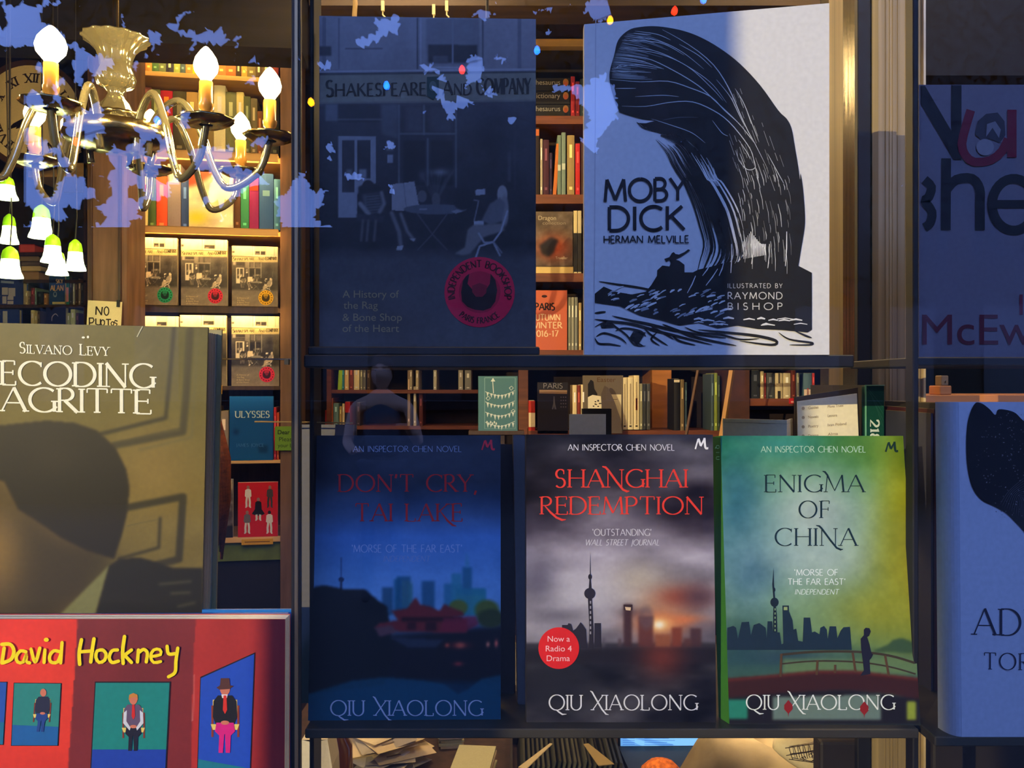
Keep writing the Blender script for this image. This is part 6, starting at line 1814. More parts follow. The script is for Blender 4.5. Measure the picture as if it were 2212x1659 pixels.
for k_ in range(15):      # light fan
    x = 1225 + k_ * 11
    d.ribbon(A8((x, 470 + abs(k_ - 5) * 14), (x + 6, 560), (x + 4, 668 - k_ * 2)), 2.6 if k_ > 4 else 1.5, WHT, 2, True)
for (a, b) in (((1300, 560), (1285, 705)), ((1415, 560), (1403, 735)), ((1140, 560), (1135, 770)), ((1085, 690), (1050, 790)), ((1040, 740), (955, 860)), ((990, 700), (930, 790)), ((880, 790), (820, 915)), ((1540, 470), (1530, 720))):
    d.ribbon(A8(a, ((a[0] + b[0]) / 2 + 4, (a[1] + b[1]) / 2), b), 2.2, WHT, 2, True)
# the boat and harpooner
d.poly(A8((652, 668), (690, 655), (708, 625), (722, 618), (735, 632), (760, 636), (800, 618), (826, 598), (842, 604), (806, 632), (770, 655), (740, 668), (742, 700), (700, 700), (690, 676), (668, 690)), INK, 1)
# water: bright lens flecks on the dark swell
for k_ in range(120):
    x, y = random.uniform(190, 1060), random.uniform(840, 1120)
    top = 868 + abs(x - 500) * .03; 
    if y < top + 18 or (x < 330 and y > 985) or y > 1000 + (x - 150) * .19: continue
    L = random.uniform(24, 88) * (.7 + .5 * (y - 840) / 300); th = random.uniform(-.55, -.18)
    dx, dy = L * math.cos(th), L * math.sin(th)
    d.ribbon(A8((x, y), (x + dx * .5, y + dy * .5 - 4), (x + dx, y + dy)), random.uniform(2.0, 5.5), (150, 156, 160) if k_ % 2 else WHT, 2, True)
for k_ in range(16):
    x, y = random.uniform(850, 1700), random.uniform(1085, 1175); L = random.uniform(50, 120)
    d.ribbon(A8((x, y), (x + L * .5, y - 8), (x + L, y)), random.uniform(2, 5), WHT, 2, True)
# dark net of lines on the pale water below
net = [[(150, 1060), (230, 1050)], [(150, 1105), (260, 1120), (420, 1140), (600, 1190), (800, 1240), (1000, 1290)], [(150, 1160), (240, 1120), (300, 1160), (380, 1220), (440, 1290), (520, 1298)], [(180, 830), (300, 850), (440, 870), (600, 900), (800, 935)],
       [(275, 1080), (420, 1115), (540, 1140), (700, 1180), (900, 1215), (1100, 1240)], [(160, 1230), (220, 1205), (330, 1240), (380, 1280)], [(150, 1240), (180, 1280), (260, 1285), (340, 1298)], [(500, 1160), (560, 1220), (680, 1296)], [(450, 1200), (420, 1250), (500, 1296)],
       [(640, 1140), (760, 1190), (900, 1240), (1175, 1296)], [(700, 1210), (760, 1260), (880, 1292)], [(800, 1160), (900, 1200), (1060, 1215), (1200, 1250), (1340, 1245)], [(900, 1180), (1100, 1200), (1320, 1225), (1460, 1260), (1430, 1290), (1200, 1262)],
       [(1480, 1200), (1560, 1250), (1720, 1275), (1700, 1290), (1560, 1290)], [(1600, 1190), (1680, 1225), (1722, 1240)], [(560, 1160), (640, 1200), (720, 1250)], [(300, 1190), (360, 1170), (480, 1190), (520, 1230)], [(620, 1296), (560, 1250), (600, 1200)]]
for k_, L in enumerate(net): d.curve(A8(*L), 6.5 if k_ in (1, 4, 9, 12) else 4.5, INK, 1, n=22)
d.poly(A8((185, 1135), (255, 1122), (290, 1165), (200, 1170)), INK, 1); d.poly(A8((430, 1190), (520, 1200), (460, 1296), (400, 1240)), INK, 1)
# lettering
d.text('MOBY', 1305, 436, 48, 176, (10, 11, 22), .145, .14, False, -.022, gap=.10, layer=3)
d.text('DICK', 1314, 498, 51, 164, (10, 11, 22), .145, .14, False, -.012, gap=.14, layer=3)
d.text('HERMAN MELVILLE', 1304, 525, 15.5, 184, (12, 14, 26), .165, .15, False, -.004, gap=.12, layer=3)
d.text('ILLUSTRATED BY', 1572, 622, 9.5, 118, (196, 194, 184), .13, .12, False, gap=.28, layer=3)
d.text('RAYMOND', 1572, 646, 14.5, 118, (206, 204, 192), .13, .12, False, gap=.24, layer=3)
d.text('BISHOP', 1572, 669, 14.5, 118, (206, 204, 192), .13, .12, False, gap=.5, layer=3)
d.build('cover_print', b_)

# ---- the three novels on the lower ledge
def mlogo(d, u, v, w, h, c):
    d.curve([(u, v + h), (u + w * .22, v + h * .1)], 3.2, c, 2, False); d.curve([(u + w * .24, v + h * .05), (u + w * .42, v + h * .7)], 4.6, c, 2, False)
    d.curve([(u + w * .42, v + h * .75), (u + w * .72, v + h * .02)], 3.4, c, 2, False); d.curve([(u + w * .70, v), (u + w * .78, v + h * .86), (u + w, v + h * .92)], 4.6, c, 2, False)


def on_ledge(face, rc): return (rc[0], rc[1], z_lo - (face.o.z - CZ), rc[3])


FD = Face(878, 1560, .604, yaw=1, pitch=-5)
rc = on_ledge(FD, FD.rect((674, 941), (1081, 940), (1082, 1572), (668, 1574)))
b_ = book(FD, rc, .022, 'paperback_book', 'dark blue lakeside paperback with dim red title, left of the three on the lower ledge', cover=(40, 44, 56))
c = Canvas(664, 936, 1088, 1580, .5, (60, 60, 70))
c.vgrad([(936, (46, 52, 62)), (1040, (40, 48, 62)), (1110, (62, 90, 122)), (1160, (84, 136, 190)), (1240, (112, 164, 206)), (1330, (120, 170, 200)), (1420, (26, 26, 32)), (1460, (18, 20, 26)), (1480, (12, 52, 70)), (1580, (10, 60, 84))])
c.noise(70, 26, 11, (1.6, 1))
c.poly([(660, 1390), (660, 1460), (1090, 1470), (1090, 1350)], (20, 20, 26), 6)
for (a, b, v0, q) in ((852, 864, 1252, (40, 110, 130)), (858, 888, 1246, (30, 100, 122)), (884, 892, 1262, (50, 130, 140)), (912, 940, 1256, (36, 96, 120)), (960, 1000, 1262, (50, 130, 150)), (976, 998, 1240, (60, 150, 160)), (1000, 1020, 1225, (36, 110, 130)), (986, 1050, 1272, (46, 140, 150)), (1020, 1050, 1274, (50, 146, 150)), (826, 850, 1270, (40, 90, 110))):
    c.poly([(a, v0), (b, v0), (b, 1330), (a, 1330)], q, 1, .85)
c.poly([(1004, 1225), (1008, 1196), (1010, 1196), (1014, 1225)], (90, 160, 180), 1)
for k_ in range(9): c.line([(988 + k_ * 7, 1286), (988 + k_ * 7, 1326)], 2, (130, 180, 120), 1, .6)
for k_ in range(3): c.line([(872 + k_ * 8, 1256), (872 + k_ * 8, 1310)], 3, (130, 150, 90), 1, .5)
c.line([(737, 1205), (737, 1250)], 2, (50, 70, 100)); c.ell(737, 1252, 6, 5, (40, 60, 90)); c.line([(737, 1250), (737, 1272)], 5, (44, 60, 84))
c.poly([(664, 1272), (700, 1264), (740, 1272), (790, 1274), (815, 1296), (836, 1310), (842, 1350), (850, 1420), (830, 1480), (664, 1500)], (16, 20, 22), 3)
c.ell(990, 1312, 20, 16, (110, 120, 40), .4); c.ell(1052, 1318, 26, 22, (96, 110, 36), .4); c.ell(1060, 1336, 30, 20, (60, 70, 30), .4)
c.poly([(846, 1320), (880, 1314), (898, 1290), (908, 1306), (930, 1310), (950, 1320), (960, 1304), (970, 1310), (1000, 1322), (1004, 1330), (980, 1334), (1010, 1338), (1010, 1368), (860, 1364), (808, 1356), (820, 1346), (860, 1340)], (134, 40, 36), 1)
c.poly([(868, 1332), (1000, 1334), (1000, 1344), (868, 1342)], (60, 18, 20), 2); c.poly([(880, 1344), (900, 1344), (900, 1362), (880, 1362)], (70, 20, 24), 1); c.poly([(920, 1344), (944, 1344), (944, 1364), (920, 1364)], (64, 20, 24), 1)
c.poly([(958, 1336), (1028, 1330), (1034, 1350), (1000, 1366), (950, 1364)], (150, 36, 52), 3, .8)
c.poly([(810, 1356), (846, 1350), (858, 1366), (820, 1376)], (110, 70, 70), 2)
c.poly([(840, 1376), (960, 1382), (940, 1400), (880, 1398)], (46, 56, 66), 3)
c.glow(994, 1394, 10, 6, (255, 130, 90)); c.glow(992, 1394, 24, 8, (190, 60, 40), .5); c.glow(1054, 1392, 4, 6, (255, 150, 110)); c.glow(1072, 1390, 4, 8, (255, 120, 90)); c.glow(966, 1394, 5, 5, (220, 90, 60)); c.glow(990, 1434, 10, 5, (190, 60, 50), .8)
c.poly([(664, 1500), (700, 1488), (760, 1470), (830, 1462), (920, 1470), (960, 1478), (990, 1500), (1010, 1490), (1040, 1466), (1088, 1456), (1088, 1580), (664, 1580)], (14, 84, 104), 3, .8)
art(FD, rc, c, 'cover_print', b_, 2.4)
d = Deco(FD)
d.text('AN INSPECTOR CHEN NOVEL', 763, 976, 12.5, 234, (150, 158, 176), .12, .08, False, gap=.12)
mlogo(d, 1041, 950, 28, 22, (240, 60, 70))
rt = (206, 44, 40)
d.text("DONnT CRY,".replace('n', "'") , 732, 1062, 37, 298, rt, .12, .045, True, gap=.14)
d.text('TAI LAkE', 768, 1126, 38, 230, rt, .12, .045, True, gap=.16)
d.text("`MORSE OF THE FAR EAST'", 760, 1193, 16, 238, (176, 190, 214), .11, .08, False, gap=.12)
d.text('INDEPENDENT', 828, 1213, 12, 100, (150, 166, 196), .12, .08, False, slant=.2)
d.text('QIU xIAOLONG', 714, 1546, 33, 328, (196, 206, 214), .10, .05, True, gap=.12)
d.build('cover_lettering', b_)

FS = Face(1340, 1560, .600, yaw=0, pitch=-3)
rc = on_ledge(FS, FS.rect((1134, 939), (1541, 939), (1546, 1561), (1140, 1563)))
b_ = book(FS, rc, .022, 'paperback_book', 'dark skyline-at-sunset paperback with red title, middle of the three on the lower ledge', cover=(46, 44, 50))
c = Canvas(1128, 934, 1552, 1568, .5, (60, 60, 66))
c.vgrad([(934, (46, 46, 54)), (1060, (62, 56, 64)), (1150, (88, 80, 90)), (1200, (126, 120, 130)), (1290, (150, 146, 150)), (1400, (110, 106, 114)), (1410, (40, 40, 44)), (1480, (44, 42, 46)), (1560, (40, 39, 44))])
cl_ = c.noise(110, 90, 21, (1.7, .8)); c.noise(40, 22, 22, (2, .8))
c.glow(1165, 1250, 40, 60, (84, 80, 96), .8); c.glow(1270, 1280, 70, 46, (196, 194, 200), .8); c.glow(1210, 1330, 60, 18, (100, 96, 106), .8); c.glow(1380, 1250, 60, 40, (196, 184, 160), .7)
c.glow(1430, 1300, 60, 34, (206, 176, 130), .6); c.glow(1470, 1290, 60, 26, (150, 70, 50), .9); c.glow(1510, 1290, 40, 26, (84, 60, 66), .9); c.glow(1370, 1325, 36, 12, (80, 74, 84), .9)
c.glow(1424, 1345, 60, 30, (226, 120, 60), .9); c.glow(1480, 1340, 44, 12, (214, 120, 70), .9); c.glow(1424, 1350, 26, 16, (255, 210, 130)); c.glow(1424, 1350, 10, 8, (255, 255, 230)); c.glow(1520, 1350, 30, 12, (120, 106, 110), .7)
c.poly([(1128, 1390), (1552, 1390), (1552, 1404), (1450, 1402), (1360, 1414), (1260, 1410), (1128, 1408)], (50, 48, 52), 3)
c.poly([(1128, 1404), (1552, 1398), (1552, 1434), (1128, 1432)], (30, 26, 30), 4)
c.glow(1430, 1420, 50, 44, (120, 50, 34), .75); c.glow(1200, 1480, 90, 60, (34, 34, 38), .8)
dk = (38, 34, 42)
for (a, b, v0, q) in ((1347, 1366, 1306, (60, 36, 36)), (1380, 1412, 1332, (92, 48, 42)), (1452, 1473, 1356, (120, 56, 36)), (1492, 1515, 1358, (70, 44, 44)), (1478, 1494, 1380, (84, 50, 44)), (1302, 1308, 1378, (80, 74, 80)), (1335, 1343, 1380, (78, 60, 62)), (1416, 1450, 1372, (140, 80, 50))):
    c.poly([(a, v0), (b, v0), (b, 1398), (a, 1398)], q, 1, .92)
c.ell(1396, 1334, 16, 26, (96, 84, 92), .5, .5)
art(FS, rc, c, 'cover_print', b_, 2.4)
d = Deco(FS)
d.poly([(1272, 1400), (1273, 1356), (1270, 1294), (1274, 1240), (1275, 1194), (1276, 1240), (1279, 1294), (1282, 1356), (1282, 1400)], dk)
for v in range(1298, 1366, 11): d.poly([(1274, v), (1277, v), (1277, v + 6), (1274, v + 6)], (150, 146, 150), 2)
d.ell(1274, 1282, 12, 12, dk, 1); d.ell(1274.5, 1246, 4, 6, dk, 1)
d.poly([(1214, 1350), (1226, 1350), (1228, 1346), (1234, 1348), (1238, 1362), (1244, 1358), (1250, 1350), (1254, 1344), (1258, 1348), (1266, 1360), (1268, 1400), (1214, 1400)], dk, 1)
d.poly([(1284, 1346), (1298, 1346), (1298, 1398), (1284, 1398)], dk, 1)
d.poly([(1347, 1306), (1366, 1306), (1366, 1318), (1364, 1318), (1364, 1312), (1350, 1310), (1351, 1318), (1347, 1318)], (56, 36, 38), 1); d.poly([(1350, 1311), (1363, 1312), (1362, 1319), (1352, 1318)], (220, 190, 150), 2)
d.text('AN INSPECTOR CHEN NOVEL', 1227, 973, 13, 230, (222, 222, 222), .13, .08, False, gap=.12)
mlogo(d, 1502, 946, 28, 24, (245, 245, 240))
rt = (232, 62, 48)
d.text('SHAnGHAI', 1199, 1053, 39, 285, rt, .12, .045, True, gap=.15)
d.text('rEDEMPTION', 1168, 1111, 38, 350, rt, .12, .045, True, gap=.13)
d.text("`OUTSTANDING'", 1280, 1157, 14, 127, (214, 212, 212), .12, .08, False, gap=.12)
d.text('WALL STREET JOURNAL', 1264, 1178, 12.5, 160, (206, 204, 206), .13, .09, False, slant=.2, gap=.12)
d.text('QIU xIAOLONG', 1186, 1534, 33, 320, (216, 218, 218), .10, .05, True, gap=.12)
d.ell(1207, 1400, 44, 45, (222, 34, 34), 3, 44)
for t, u, v, w in (('Now a', 1183, 1386, 48), ('Radio 4', 1179, 1407, 56), ('Drama', 1181, 1428, 50)): d.btext(t, u, v, 12.5, w, (250, 196, 190), layer=4)
d.build('cover_lettering', b_)

FE = Face(1765, 1560, .596, yaw=-1, pitch=-8)
rc = on_ledge(FE, FE.rect((1562, 941), (1957, 942), (1981, 1558), (1569, 1558)))
b_ = book(FE, rc, .024, 'paperback_book', 'green and yellow paperback with a figure on a bridge, on the lower ledge', cover=(60, 140, 60), spine=(80, 170, 50))
c = Canvas(1540, 934, 1990, 1566, .5, (120, 160, 130))
c.vgrad([(934, (60, 150, 90)), (1000, (110, 180, 120)), (1100, (160, 206, 180)), (1200, (150, 196, 186)), (1300, (140, 182, 140)), (1390, (120, 160, 110)), (1430, (70, 110, 100)), (1566, (60, 80, 70))])
c.glow(1560, 960, 60, 60, (40, 150, 80), .8); c.glow(1700, 960, 90, 30, (60, 160, 140), .9); c.glow(1900, 960, 110, 60, (100, 160, 60), .9); c.glow(1860, 960, 60, 24, (90, 150, 60), .9)
c.glow(1590, 1080, 70, 130, (60, 130, 140), .9); c.glow(1620, 1240, 70, 110, (90, 140, 160), .8); c.glow(1760, 1110, 80, 90, (206, 226, 210), .9); c.glow(1780, 1210, 110, 50, (196, 222, 206), .8)
c.glow(1950, 1080, 60, 200, (170, 180, 30), .95); c.glow(1975, 1240, 90, 140, (190, 186, 20), .95); c.glow(1900, 1320, 110, 60, (170, 176, 40), .8); c.glow(1960, 960, 20, 60, (120, 160, 40), .8)
c.noise(60, 26, 31, tint=(1, 1, .7)); c.noise(14, 10, 32)
c.glow(1600, 1400, 70, 60, (50, 90, 90), .9); c.glow(1700, 1420, 90, 30, (44, 70, 90), .7)
c.poly([(1565, 1440), (1984, 1426), (1984, 1470), (1565, 1470)], (70, 110, 90), 8, .7)
c.poly([(1690, 1424), (1990, 1420), (1990, 1458), (1690, 1454)], (130, 160, 96), 4, .7)
# bank of trees
c.poly([(1890, 1404), (1920, 1392), (1930, 1382), (1950, 1378), (1975, 1388), (1990, 1384), (1990, 1412), (1890, 1408)], (70, 100, 60), 3)
# bridge
c.poly([(1565, 1466), (1660, 1460), (1760, 1450), (1850, 1450), (1990, 1466), (1990, 1520), (1930, 1500), (1820, 1492), (1700, 1500), (1565, 1520)], (70, 36, 26), 2)
c.line([(1565, 1470), (1760, 1452), (1850, 1452), (1990, 1468)], 4, (130, 50, 34), 1)
c.poly([(1565, 1508), (1700, 1496), (1830, 1490), (1990, 1510), (1990, 1566), (1565, 1566)], (36, 32, 34), 2)
c.poly([(1572, 1512), (1616, 1510), (1616, 1553), (1572, 1553)], (50, 150, 120), 1); c.poly([(1670, 1506), (1900, 1500), (1904, 1556), (1668, 1556)], (120, 144, 130), 2); c.poly([(1960, 1514), (1978, 1516), (1980, 1556), (1960, 1556)], (160, 180, 60), 1)
c.a = c.a * .88 - 4
art(FE, rc, c, 'cover_print', b_, 2.4)
d = Deco(FE)
dk = (20, 36, 44)
d.poly([(1670, 1390), (1670, 1330), (1671, 1300), (1668, 1262), (1671, 1226), (1672, 1262), (1675, 1300), (1678, 1330), (1680, 1390)], dk); d.ell(1673, 1301, 9, 10, dk, 1); d.ell(1672, 1274, 3, 5, dk, 1)
for v in range(1314, 1366, 9): d.poly([(1673, v), (1675.5, v), (1675.5, v + 4.5), (1673, v + 4.5)], (130, 160, 110), 2)
sk = [(1571, 1356), (1584, 1352), (1590, 1356), (1594, 1380), (1602, 1344), (1618, 1343), (1622, 1372), (1628, 1350), (1640, 1346), (1654, 1356), (1656, 1378), (1658, 1342), (1668, 1342), (1670, 1366), (1684, 1366), (1688, 1392), (1692, 1390), (1690, 1308), (1704, 1308), (1704, 1320), (1712, 1340), (1714, 1360), (1720, 1358), (1724, 1384), (1734, 1386), (1736, 1334), (1750, 1334), (1754, 1366), (1760, 1364), (1770, 1370), (1772, 1356), (1780, 1352), (1786, 1360), (1788, 1380), (1792, 1353), (1806, 1353), (1809, 1378), (1816, 1362), (1822, 1355), (1836, 1354), (1840, 1404), (1571, 1404)]
d.poly(sk, (24, 44, 56)); d.poly([(1693, 1311), (1701, 1311), (1701, 1318), (1693, 1318)], (150, 170, 110), 2)
d.poly([(1858, 1460), (1866, 1448), (1864, 1430), (1860, 1400), (1859, 1380), (1866, 1372), (1866, 1360), (1870, 1356), (1878, 1357), (1881, 1364), (1877, 1374), (1873, 1376), (1878, 1392), (1882, 1410), (1886, 1414), (1882, 1422), (1878, 1426), (1880, 1456)], (26, 26, 40), 3)
rl = (60, 52, 34)
d.curve([(1690, 1414), (1760, 1408), (1850, 1408), (1920, 1416), (1976, 1432)], 5, rl, 1, False); d.curve([(1690, 1434), (1760, 1428), (1850, 1430), (1920, 1440), (1978, 1456)], 3.5, rl, 1, False)
for (a, b, c_, e) in ((1766, 1426, 1764, 1458), (1842, 1410, 1848, 1452), (1912, 1416, 1920, 1460), (1688, 1412, 1686, 1462), (1804, 1436, 1804, 1454)): d.ribbon([(a, b), (c_, e)], 5, (84, 60, 34), 2)
for (u, v) in ((1703, 1527), (1867, 1530)):
    d.poly([(u, v - 15), (u + 9, v - 4), (u + 9, v + 5), (u + 1, v + 14), (u, v + 22), (u - 1, v + 14), (u - 9, v + 5), (u - 9, v - 4)], (136, 30, 26), 2)
d.text('AN INSPECTOR CHEN NOVEL', 1644, 977, 13, 226, (190, 226, 190), .12, .08, False, gap=.12)
mlogo(d, 1913, 954, 27, 22, (20, 50, 40))
nk = (18, 44, 50)
d.text('ENIGmA', 1653, 1063, 37, 213, nk, .11, .04, True, gap=.16)
d.text('OF', 1726, 1119, 37, 66, nk, .11, .04, True, gap=.2)
d.text('CHInA', 1674, 1179, 38, 176, nk, .11, .04, True, gap=.18)
wt_ = (240, 250, 240)
d.text('`MORSE OF', 1716, 1243, 13, 94, wt_, .12, .09, False, gap=.14); d.text("THE FAR EAST'", 1702, 1263, 13, 124, wt_, .12, .09, False, gap=.14); d.text('INDEPENDENT', 1717, 1284, 11, 94, (226, 240, 226), .12, .09, False, slant=.2)
d.text('QIU xIAOLONG', 1612, 1533, 32, 320, (226, 234, 222), .10, .05, True, gap=.12)
d.build('cover_lettering', b_)
# its green spine, turned toward the glass
xs = rc[0]
mb = MB(); mb.prism([(xs - .0046, .012), (xs, -.0002), (xs + .0004, .0006), (xs - .003, .014)], 'z', rc[2], rc[3], (60, 120, 40)); sp = mb.build('spine_fold', GLOSS, b_, smooth=False); sp['label'] = 'lime green spine fold'
dd = Deco(FE, -.0002); 
for k_, ch in enumerate('QIU'): dd.text(ch, 1547, 962 + k_ * 12, 7, 7, (150, 200, 110), .15, .1, False, vert=True)
dd.build('spine_lettering', b_)

# grey backs standing behind the blue and the skyline novels
F6 = Face(700, 1560, .635, pitch=-4)
rc = on_ledge(F6, F6.rect((645, 918), (760, 916), (760, 1560), (640, 1560)))
b_ = book(F6, rc, .014, 'hardcover_book', 'plain grey-blue book whose edge shows behind the dark blue lakeside paperback', cover=(92, 90, 92), hard=True)
F7 = Face(1130, 1560, .632, pitch=-5, roll=-1)
rc = on_ledge(F7, F7.rect((1106, 939), (1180, 939), (1190, 1560), (1122, 1560)))
b_ = book(F7, rc, .016, 'paperback_book', 'pale worn book edge showing between the blue and the skyline paperbacks', cover=(92, 90, 92))
F8 = Face(1105, 1560, .655, pitch=-3)
rc = on_ledge(F8, F8.rect((1060, 960), (1108, 960), (1118, 1560), (1060, 1560)))
b_ = book(F8, rc, .02, 'paperback_book', 'brown-grey book standing deepest between the blue and the skyline paperbacks', cover=(56, 52, 52))

# ---- tan surrealist book, lower left of the chandelier (plain stand-in picture)
FT = Face(180, 1000, .585, yaw=0, roll=1.2)
rc = FT.rect((-95, 692), (452, 711), (432, 1400), (-112, 1400))
b_ = book(FT, rc, .03, 'hardcover_book', 'large tan book with cream capitals and a dark-haired figure in front of the lit bookcase', cover=(150, 142, 98), hard=True)
c = Canvas(-120, 684, 460, 1410, .5, (176, 166, 112))
c.vgrad([(684, (118, 110, 66)), (900, (140, 126, 72)), (1050, (156, 134, 78)), (1250, (136, 120, 74)), (1410, (126, 112, 70))])
c.glow(60, 800, 160, 100, (130, 112, 64), .6); c.glow(330, 1010, 90, 90, (170, 140, 84), .8); c.noise(50, 10, 2)
pd = (66, 60, 42); pm = (84, 76, 54)
c.line([(376, 709), (368, 800), (358, 903), (216, 938)], 8, pd, 3)
c.line([(412, 712), (404, 850), (396, 934), (243, 964)], 13, pm, 2); c.line([(404, 712), (397, 850), (390, 926), (243, 958)], 3, (70, 66, 54), 1); c.line([(427, 712), (414, 945), (300, 972)], 3, (126, 118, 90), 1)
c.line([(277, 1096), (395, 1073), (386, 1208), (338, 1220)], 15, pd, 2); c.line([(400, 1070), (391, 1212)], 3, (66, 60, 50), 1)
c.line([(346, 1119), (343, 1183), (257, 1207)], 6, pd, 2); c.line([(275, 1136), (342, 1122)], 1.5, (120, 112, 84))
c.line([(330, 745), (300, 780), (270, 790)], 9, (140, 132, 92), 5, .5)
# the figure: a plain dark head-and-shoulders mass
c.poly([(-120, 1000), (60, 1030), (130, 1130), (215, 1150), (160, 1330), (-120, 1410)], (130, 104, 66), 8)
c.poly([(-120, 1000), (20, 1060), (120, 1160), (244, 1180), (250, 1215), (200, 1290), (130, 1330), (60, 1410), (-120, 1410)], (70, 60, 42), 22, .85)
c.glow(-10, 1190, 60, 110, (176, 140, 88), .9)
hd = [(-120, 950), (-40, 925), (40, 915), (101, 909), (162, 914), (209, 930), (248, 966), (272, 1012), (280, 1055), (274, 1110), (262, 1160), (246, 1207), (190, 1190), (130, 1160), (84, 1128), (40, 1100), (10, 1040), (-120, 1000)]
c.poly(hd, (38, 32, 26), 3); c.glow(120, 990, 60, 40, (60, 52, 42), .6)
c.poly([(239, 1218), (128, 1330), (60, 1420), (190, 1420), (206, 1330)], (150, 150, 116), 1)
c.poly([(236, 1222), (258, 1208), (300, 1204), (330, 1212), (372, 1226), (405, 1228), (440, 1226), (440, 1420), (190, 1420), (206, 1330)], (36, 34, 28), 1)
for (a, b, e, f) in ((345, 1262, 412, 1256), (370, 1282, 410, 1280), (385, 1310, 420, 1302)): c.line([(a, b), (e, f)], 6, (100, 100, 88), 3, .7)
c.a = c.a * np.array((.82, .82, .66)) - 8
art(FT, rc, c, 'cover_print', b_, 2.4)
d = Deco(FT); cw = (255, 252, 215)
d.text('SILVANO LEVY', 42, 763, 24, 193, cw, .15, .06, True, .03, gap=.16, small=(0, 8))
d.text('DECODING', -50, 830, 52, 382, cw, .145, .055, True, .022, gap=.11)
d.text('MAGRITTE', -66, 887, 52, 392, cw, .145, .055, True, .018, gap=.10)
d.ribbon([(308, 705), (302, 716), (296, 728)], 2.4, (200, 196, 150)); d.ell(180, 729, 3.5, 2.2, cw); d.ell(190, 728, 2.5, 3, cw)
d.build('cover_lettering', b_)
s_ = empty('book_stand', FT.M); tag(s_, 'dark riser block holding up the tan book', 'stand')
lpart('base', FT, s_, rc[0] + .01, rc[1] - .02, .004, .05, rc[2] - .08, rc[2], BLACKM)
lpart('foot', FT, s_, rc[0], rc[1] - .01, -.004, .08, rc[2] - .105, rc[2] - .08, BLACKM)

# ---- blue book behind and red portrait book, bottom left
FBk = Face(250, 1340, .575, roll=-.3)
rc = FBk.rect((-130, 1332), (624, 1321), (624, 1900), (-130, 1900))
b_ = book(FBk, rc, .012, 'hardcover_book', 'bright blue book whose top edge shows along the red portrait book', cover=(28, 116, 196), hard=True)
FH = Face(250, 1500, .555, pitch=-1)
rc = FH.rect((-130, 1336), (617, 1339), (612, 1860), (-130, 1860))
b_ = book(FH, rc, .014, 'hardcover_book', 'large red book with yellow brushed lettering and three framed seated portraits', cover=(190, 50, 44), hard=False, pages=(230, 224, 210))
c = Canvas(-140, 1328, 630, 1880, .5, (226, 58, 44))
c.vgrad([(1330, (228, 54, 44)), (1500, (232, 62, 44)), (1880, (214, 50, 40))])
c.poly([(168, 1320), (162, 1440), (147, 1659), (140, 1880), (410, 1880), (412, 1659), (416, 1500), (424, 1320)], (122, 40, 44))
c.poly([(424, 1320), (418, 1420), (412, 1659), (408, 1880), (640, 1880), (640, 1320)], (176, 48, 44))
c.noise(90, 14, 4, tint=(1, .3, .3)); c.glow(600, 1500, 30, 200, (150, 40, 40), .5)
c.line([(420, 1458), (416, 1556)], 1.6, (226, 150, 140), 0, .8); c.line([(598, 1345), (600, 1659)], 2, (186, 70, 60), 1, .6)
art(FH, rc, c, 'cover_print', b_, 3)
d = Deco(FH)
bk = (26, 20, 34)


def frame(pts, c1, floorv, c2, layer=1):
    cx = sum(p[0] for p in pts) / 4; cy = sum(p[1] for p in pts) / 4
    d.poly([(cx + (x - cx) * 1.03, cy + (y - cy) * 1.02) for x, y in pts], bk, layer)
    d.poly(pts, c1, layer + 1)
    (a, b, e, f) = pts
    k0 = (floorv[0] - a[1]) / (f[1] - a[1]); k1 = (floorv[1] - b[1]) / (e[1] - b[1])
    d.poly([(a[0] + (f[0] - a[0]) * k0, floorv[0]), (b[0] + (e[0] - b[0]) * k1, floorv[1]), e, f], c2, layer + 2)


frame([(31, 1476), (131, 1477), (124, 1610), (25, 1610)], (40, 134, 128), (1566, 1570), (24, 96, 164))
frame([(-60, 1474), (14, 1474), (6, 1608), (-66, 1608)], (34, 84, 176), (1560, 1560), (20, 110, 150))
frame([(207, 1475), (366, 1475), (352, 1760), (192, 1760)], (20, 132, 126), (1619, 1619), (26, 64, 168))
frame([(434, 1465), (549, 1413), (536, 1760), (424, 1760)], (30, 76, 186), (1640, 1660), (22, 120, 140))
# plain seated figures
sk_ = (206, 120, 96)
ye = (230, 206, 110)


def seated(u, v, s, top, leg, hair, tie=None, lean=0.0, hat=None, L=4, chair=(120, 50, 40)):
    q = lambda pts: [(u + x * s + lean * (20 - y) * s * .3, v + y * s) for x, y in pts]
    d.poly(q([(-17, 10), (17, 10), (17, 34), (-17, 34)]), ye, L)
    for x in (-19, 17): d.poly(q([(x, 18), (x + 3, 18), (x + 3, 62), (x, 62)]), chair, L)
    d.poly(q([(-20, 44), (20, 44), (17, 52), (-17, 52)]), ye, L)
    d.poly(q([(-10, 4), (10, 4), (16, 12), (17, 34), (12, 46), (-12, 46), (-17, 34), (-16, 12)]), top, L + 1)
    d.ell(u + lean * 20 * s * .3, v - 5 * s, 7 * s, 9 * s, sk_, L + 1, 16)
    if hair: d.poly(q([(-8, -4), (-7, -13), (0, -16), (7, -13), (8, -4), (4, -9), (-4, -8)]), hair, L + 2)
    if hat: d.poly(q([(-12, -7), (-7, -10), (-6, -20), (6, -20), (7, -10), (12, -9), (6, -5), (-8, -4)]), hat, L + 2)
    d.poly(q([(-12, 42), (12, 42), (14, 54), (8, 60), (7, 84), (1, 84), (0, 58), (-1, 58), (-3, 84), (-9, 84), (-8, 60), (-14, 54)]), leg, L + 2)
    d.ell(u, v + 42 * s, 6 * s, 3 * s, sk_, L + 3, 10)
    if tie: d.poly(q([(-2, 4), (2, 4), (3, 24), (0, 30), (-3, 24)]), tie, L + 3)


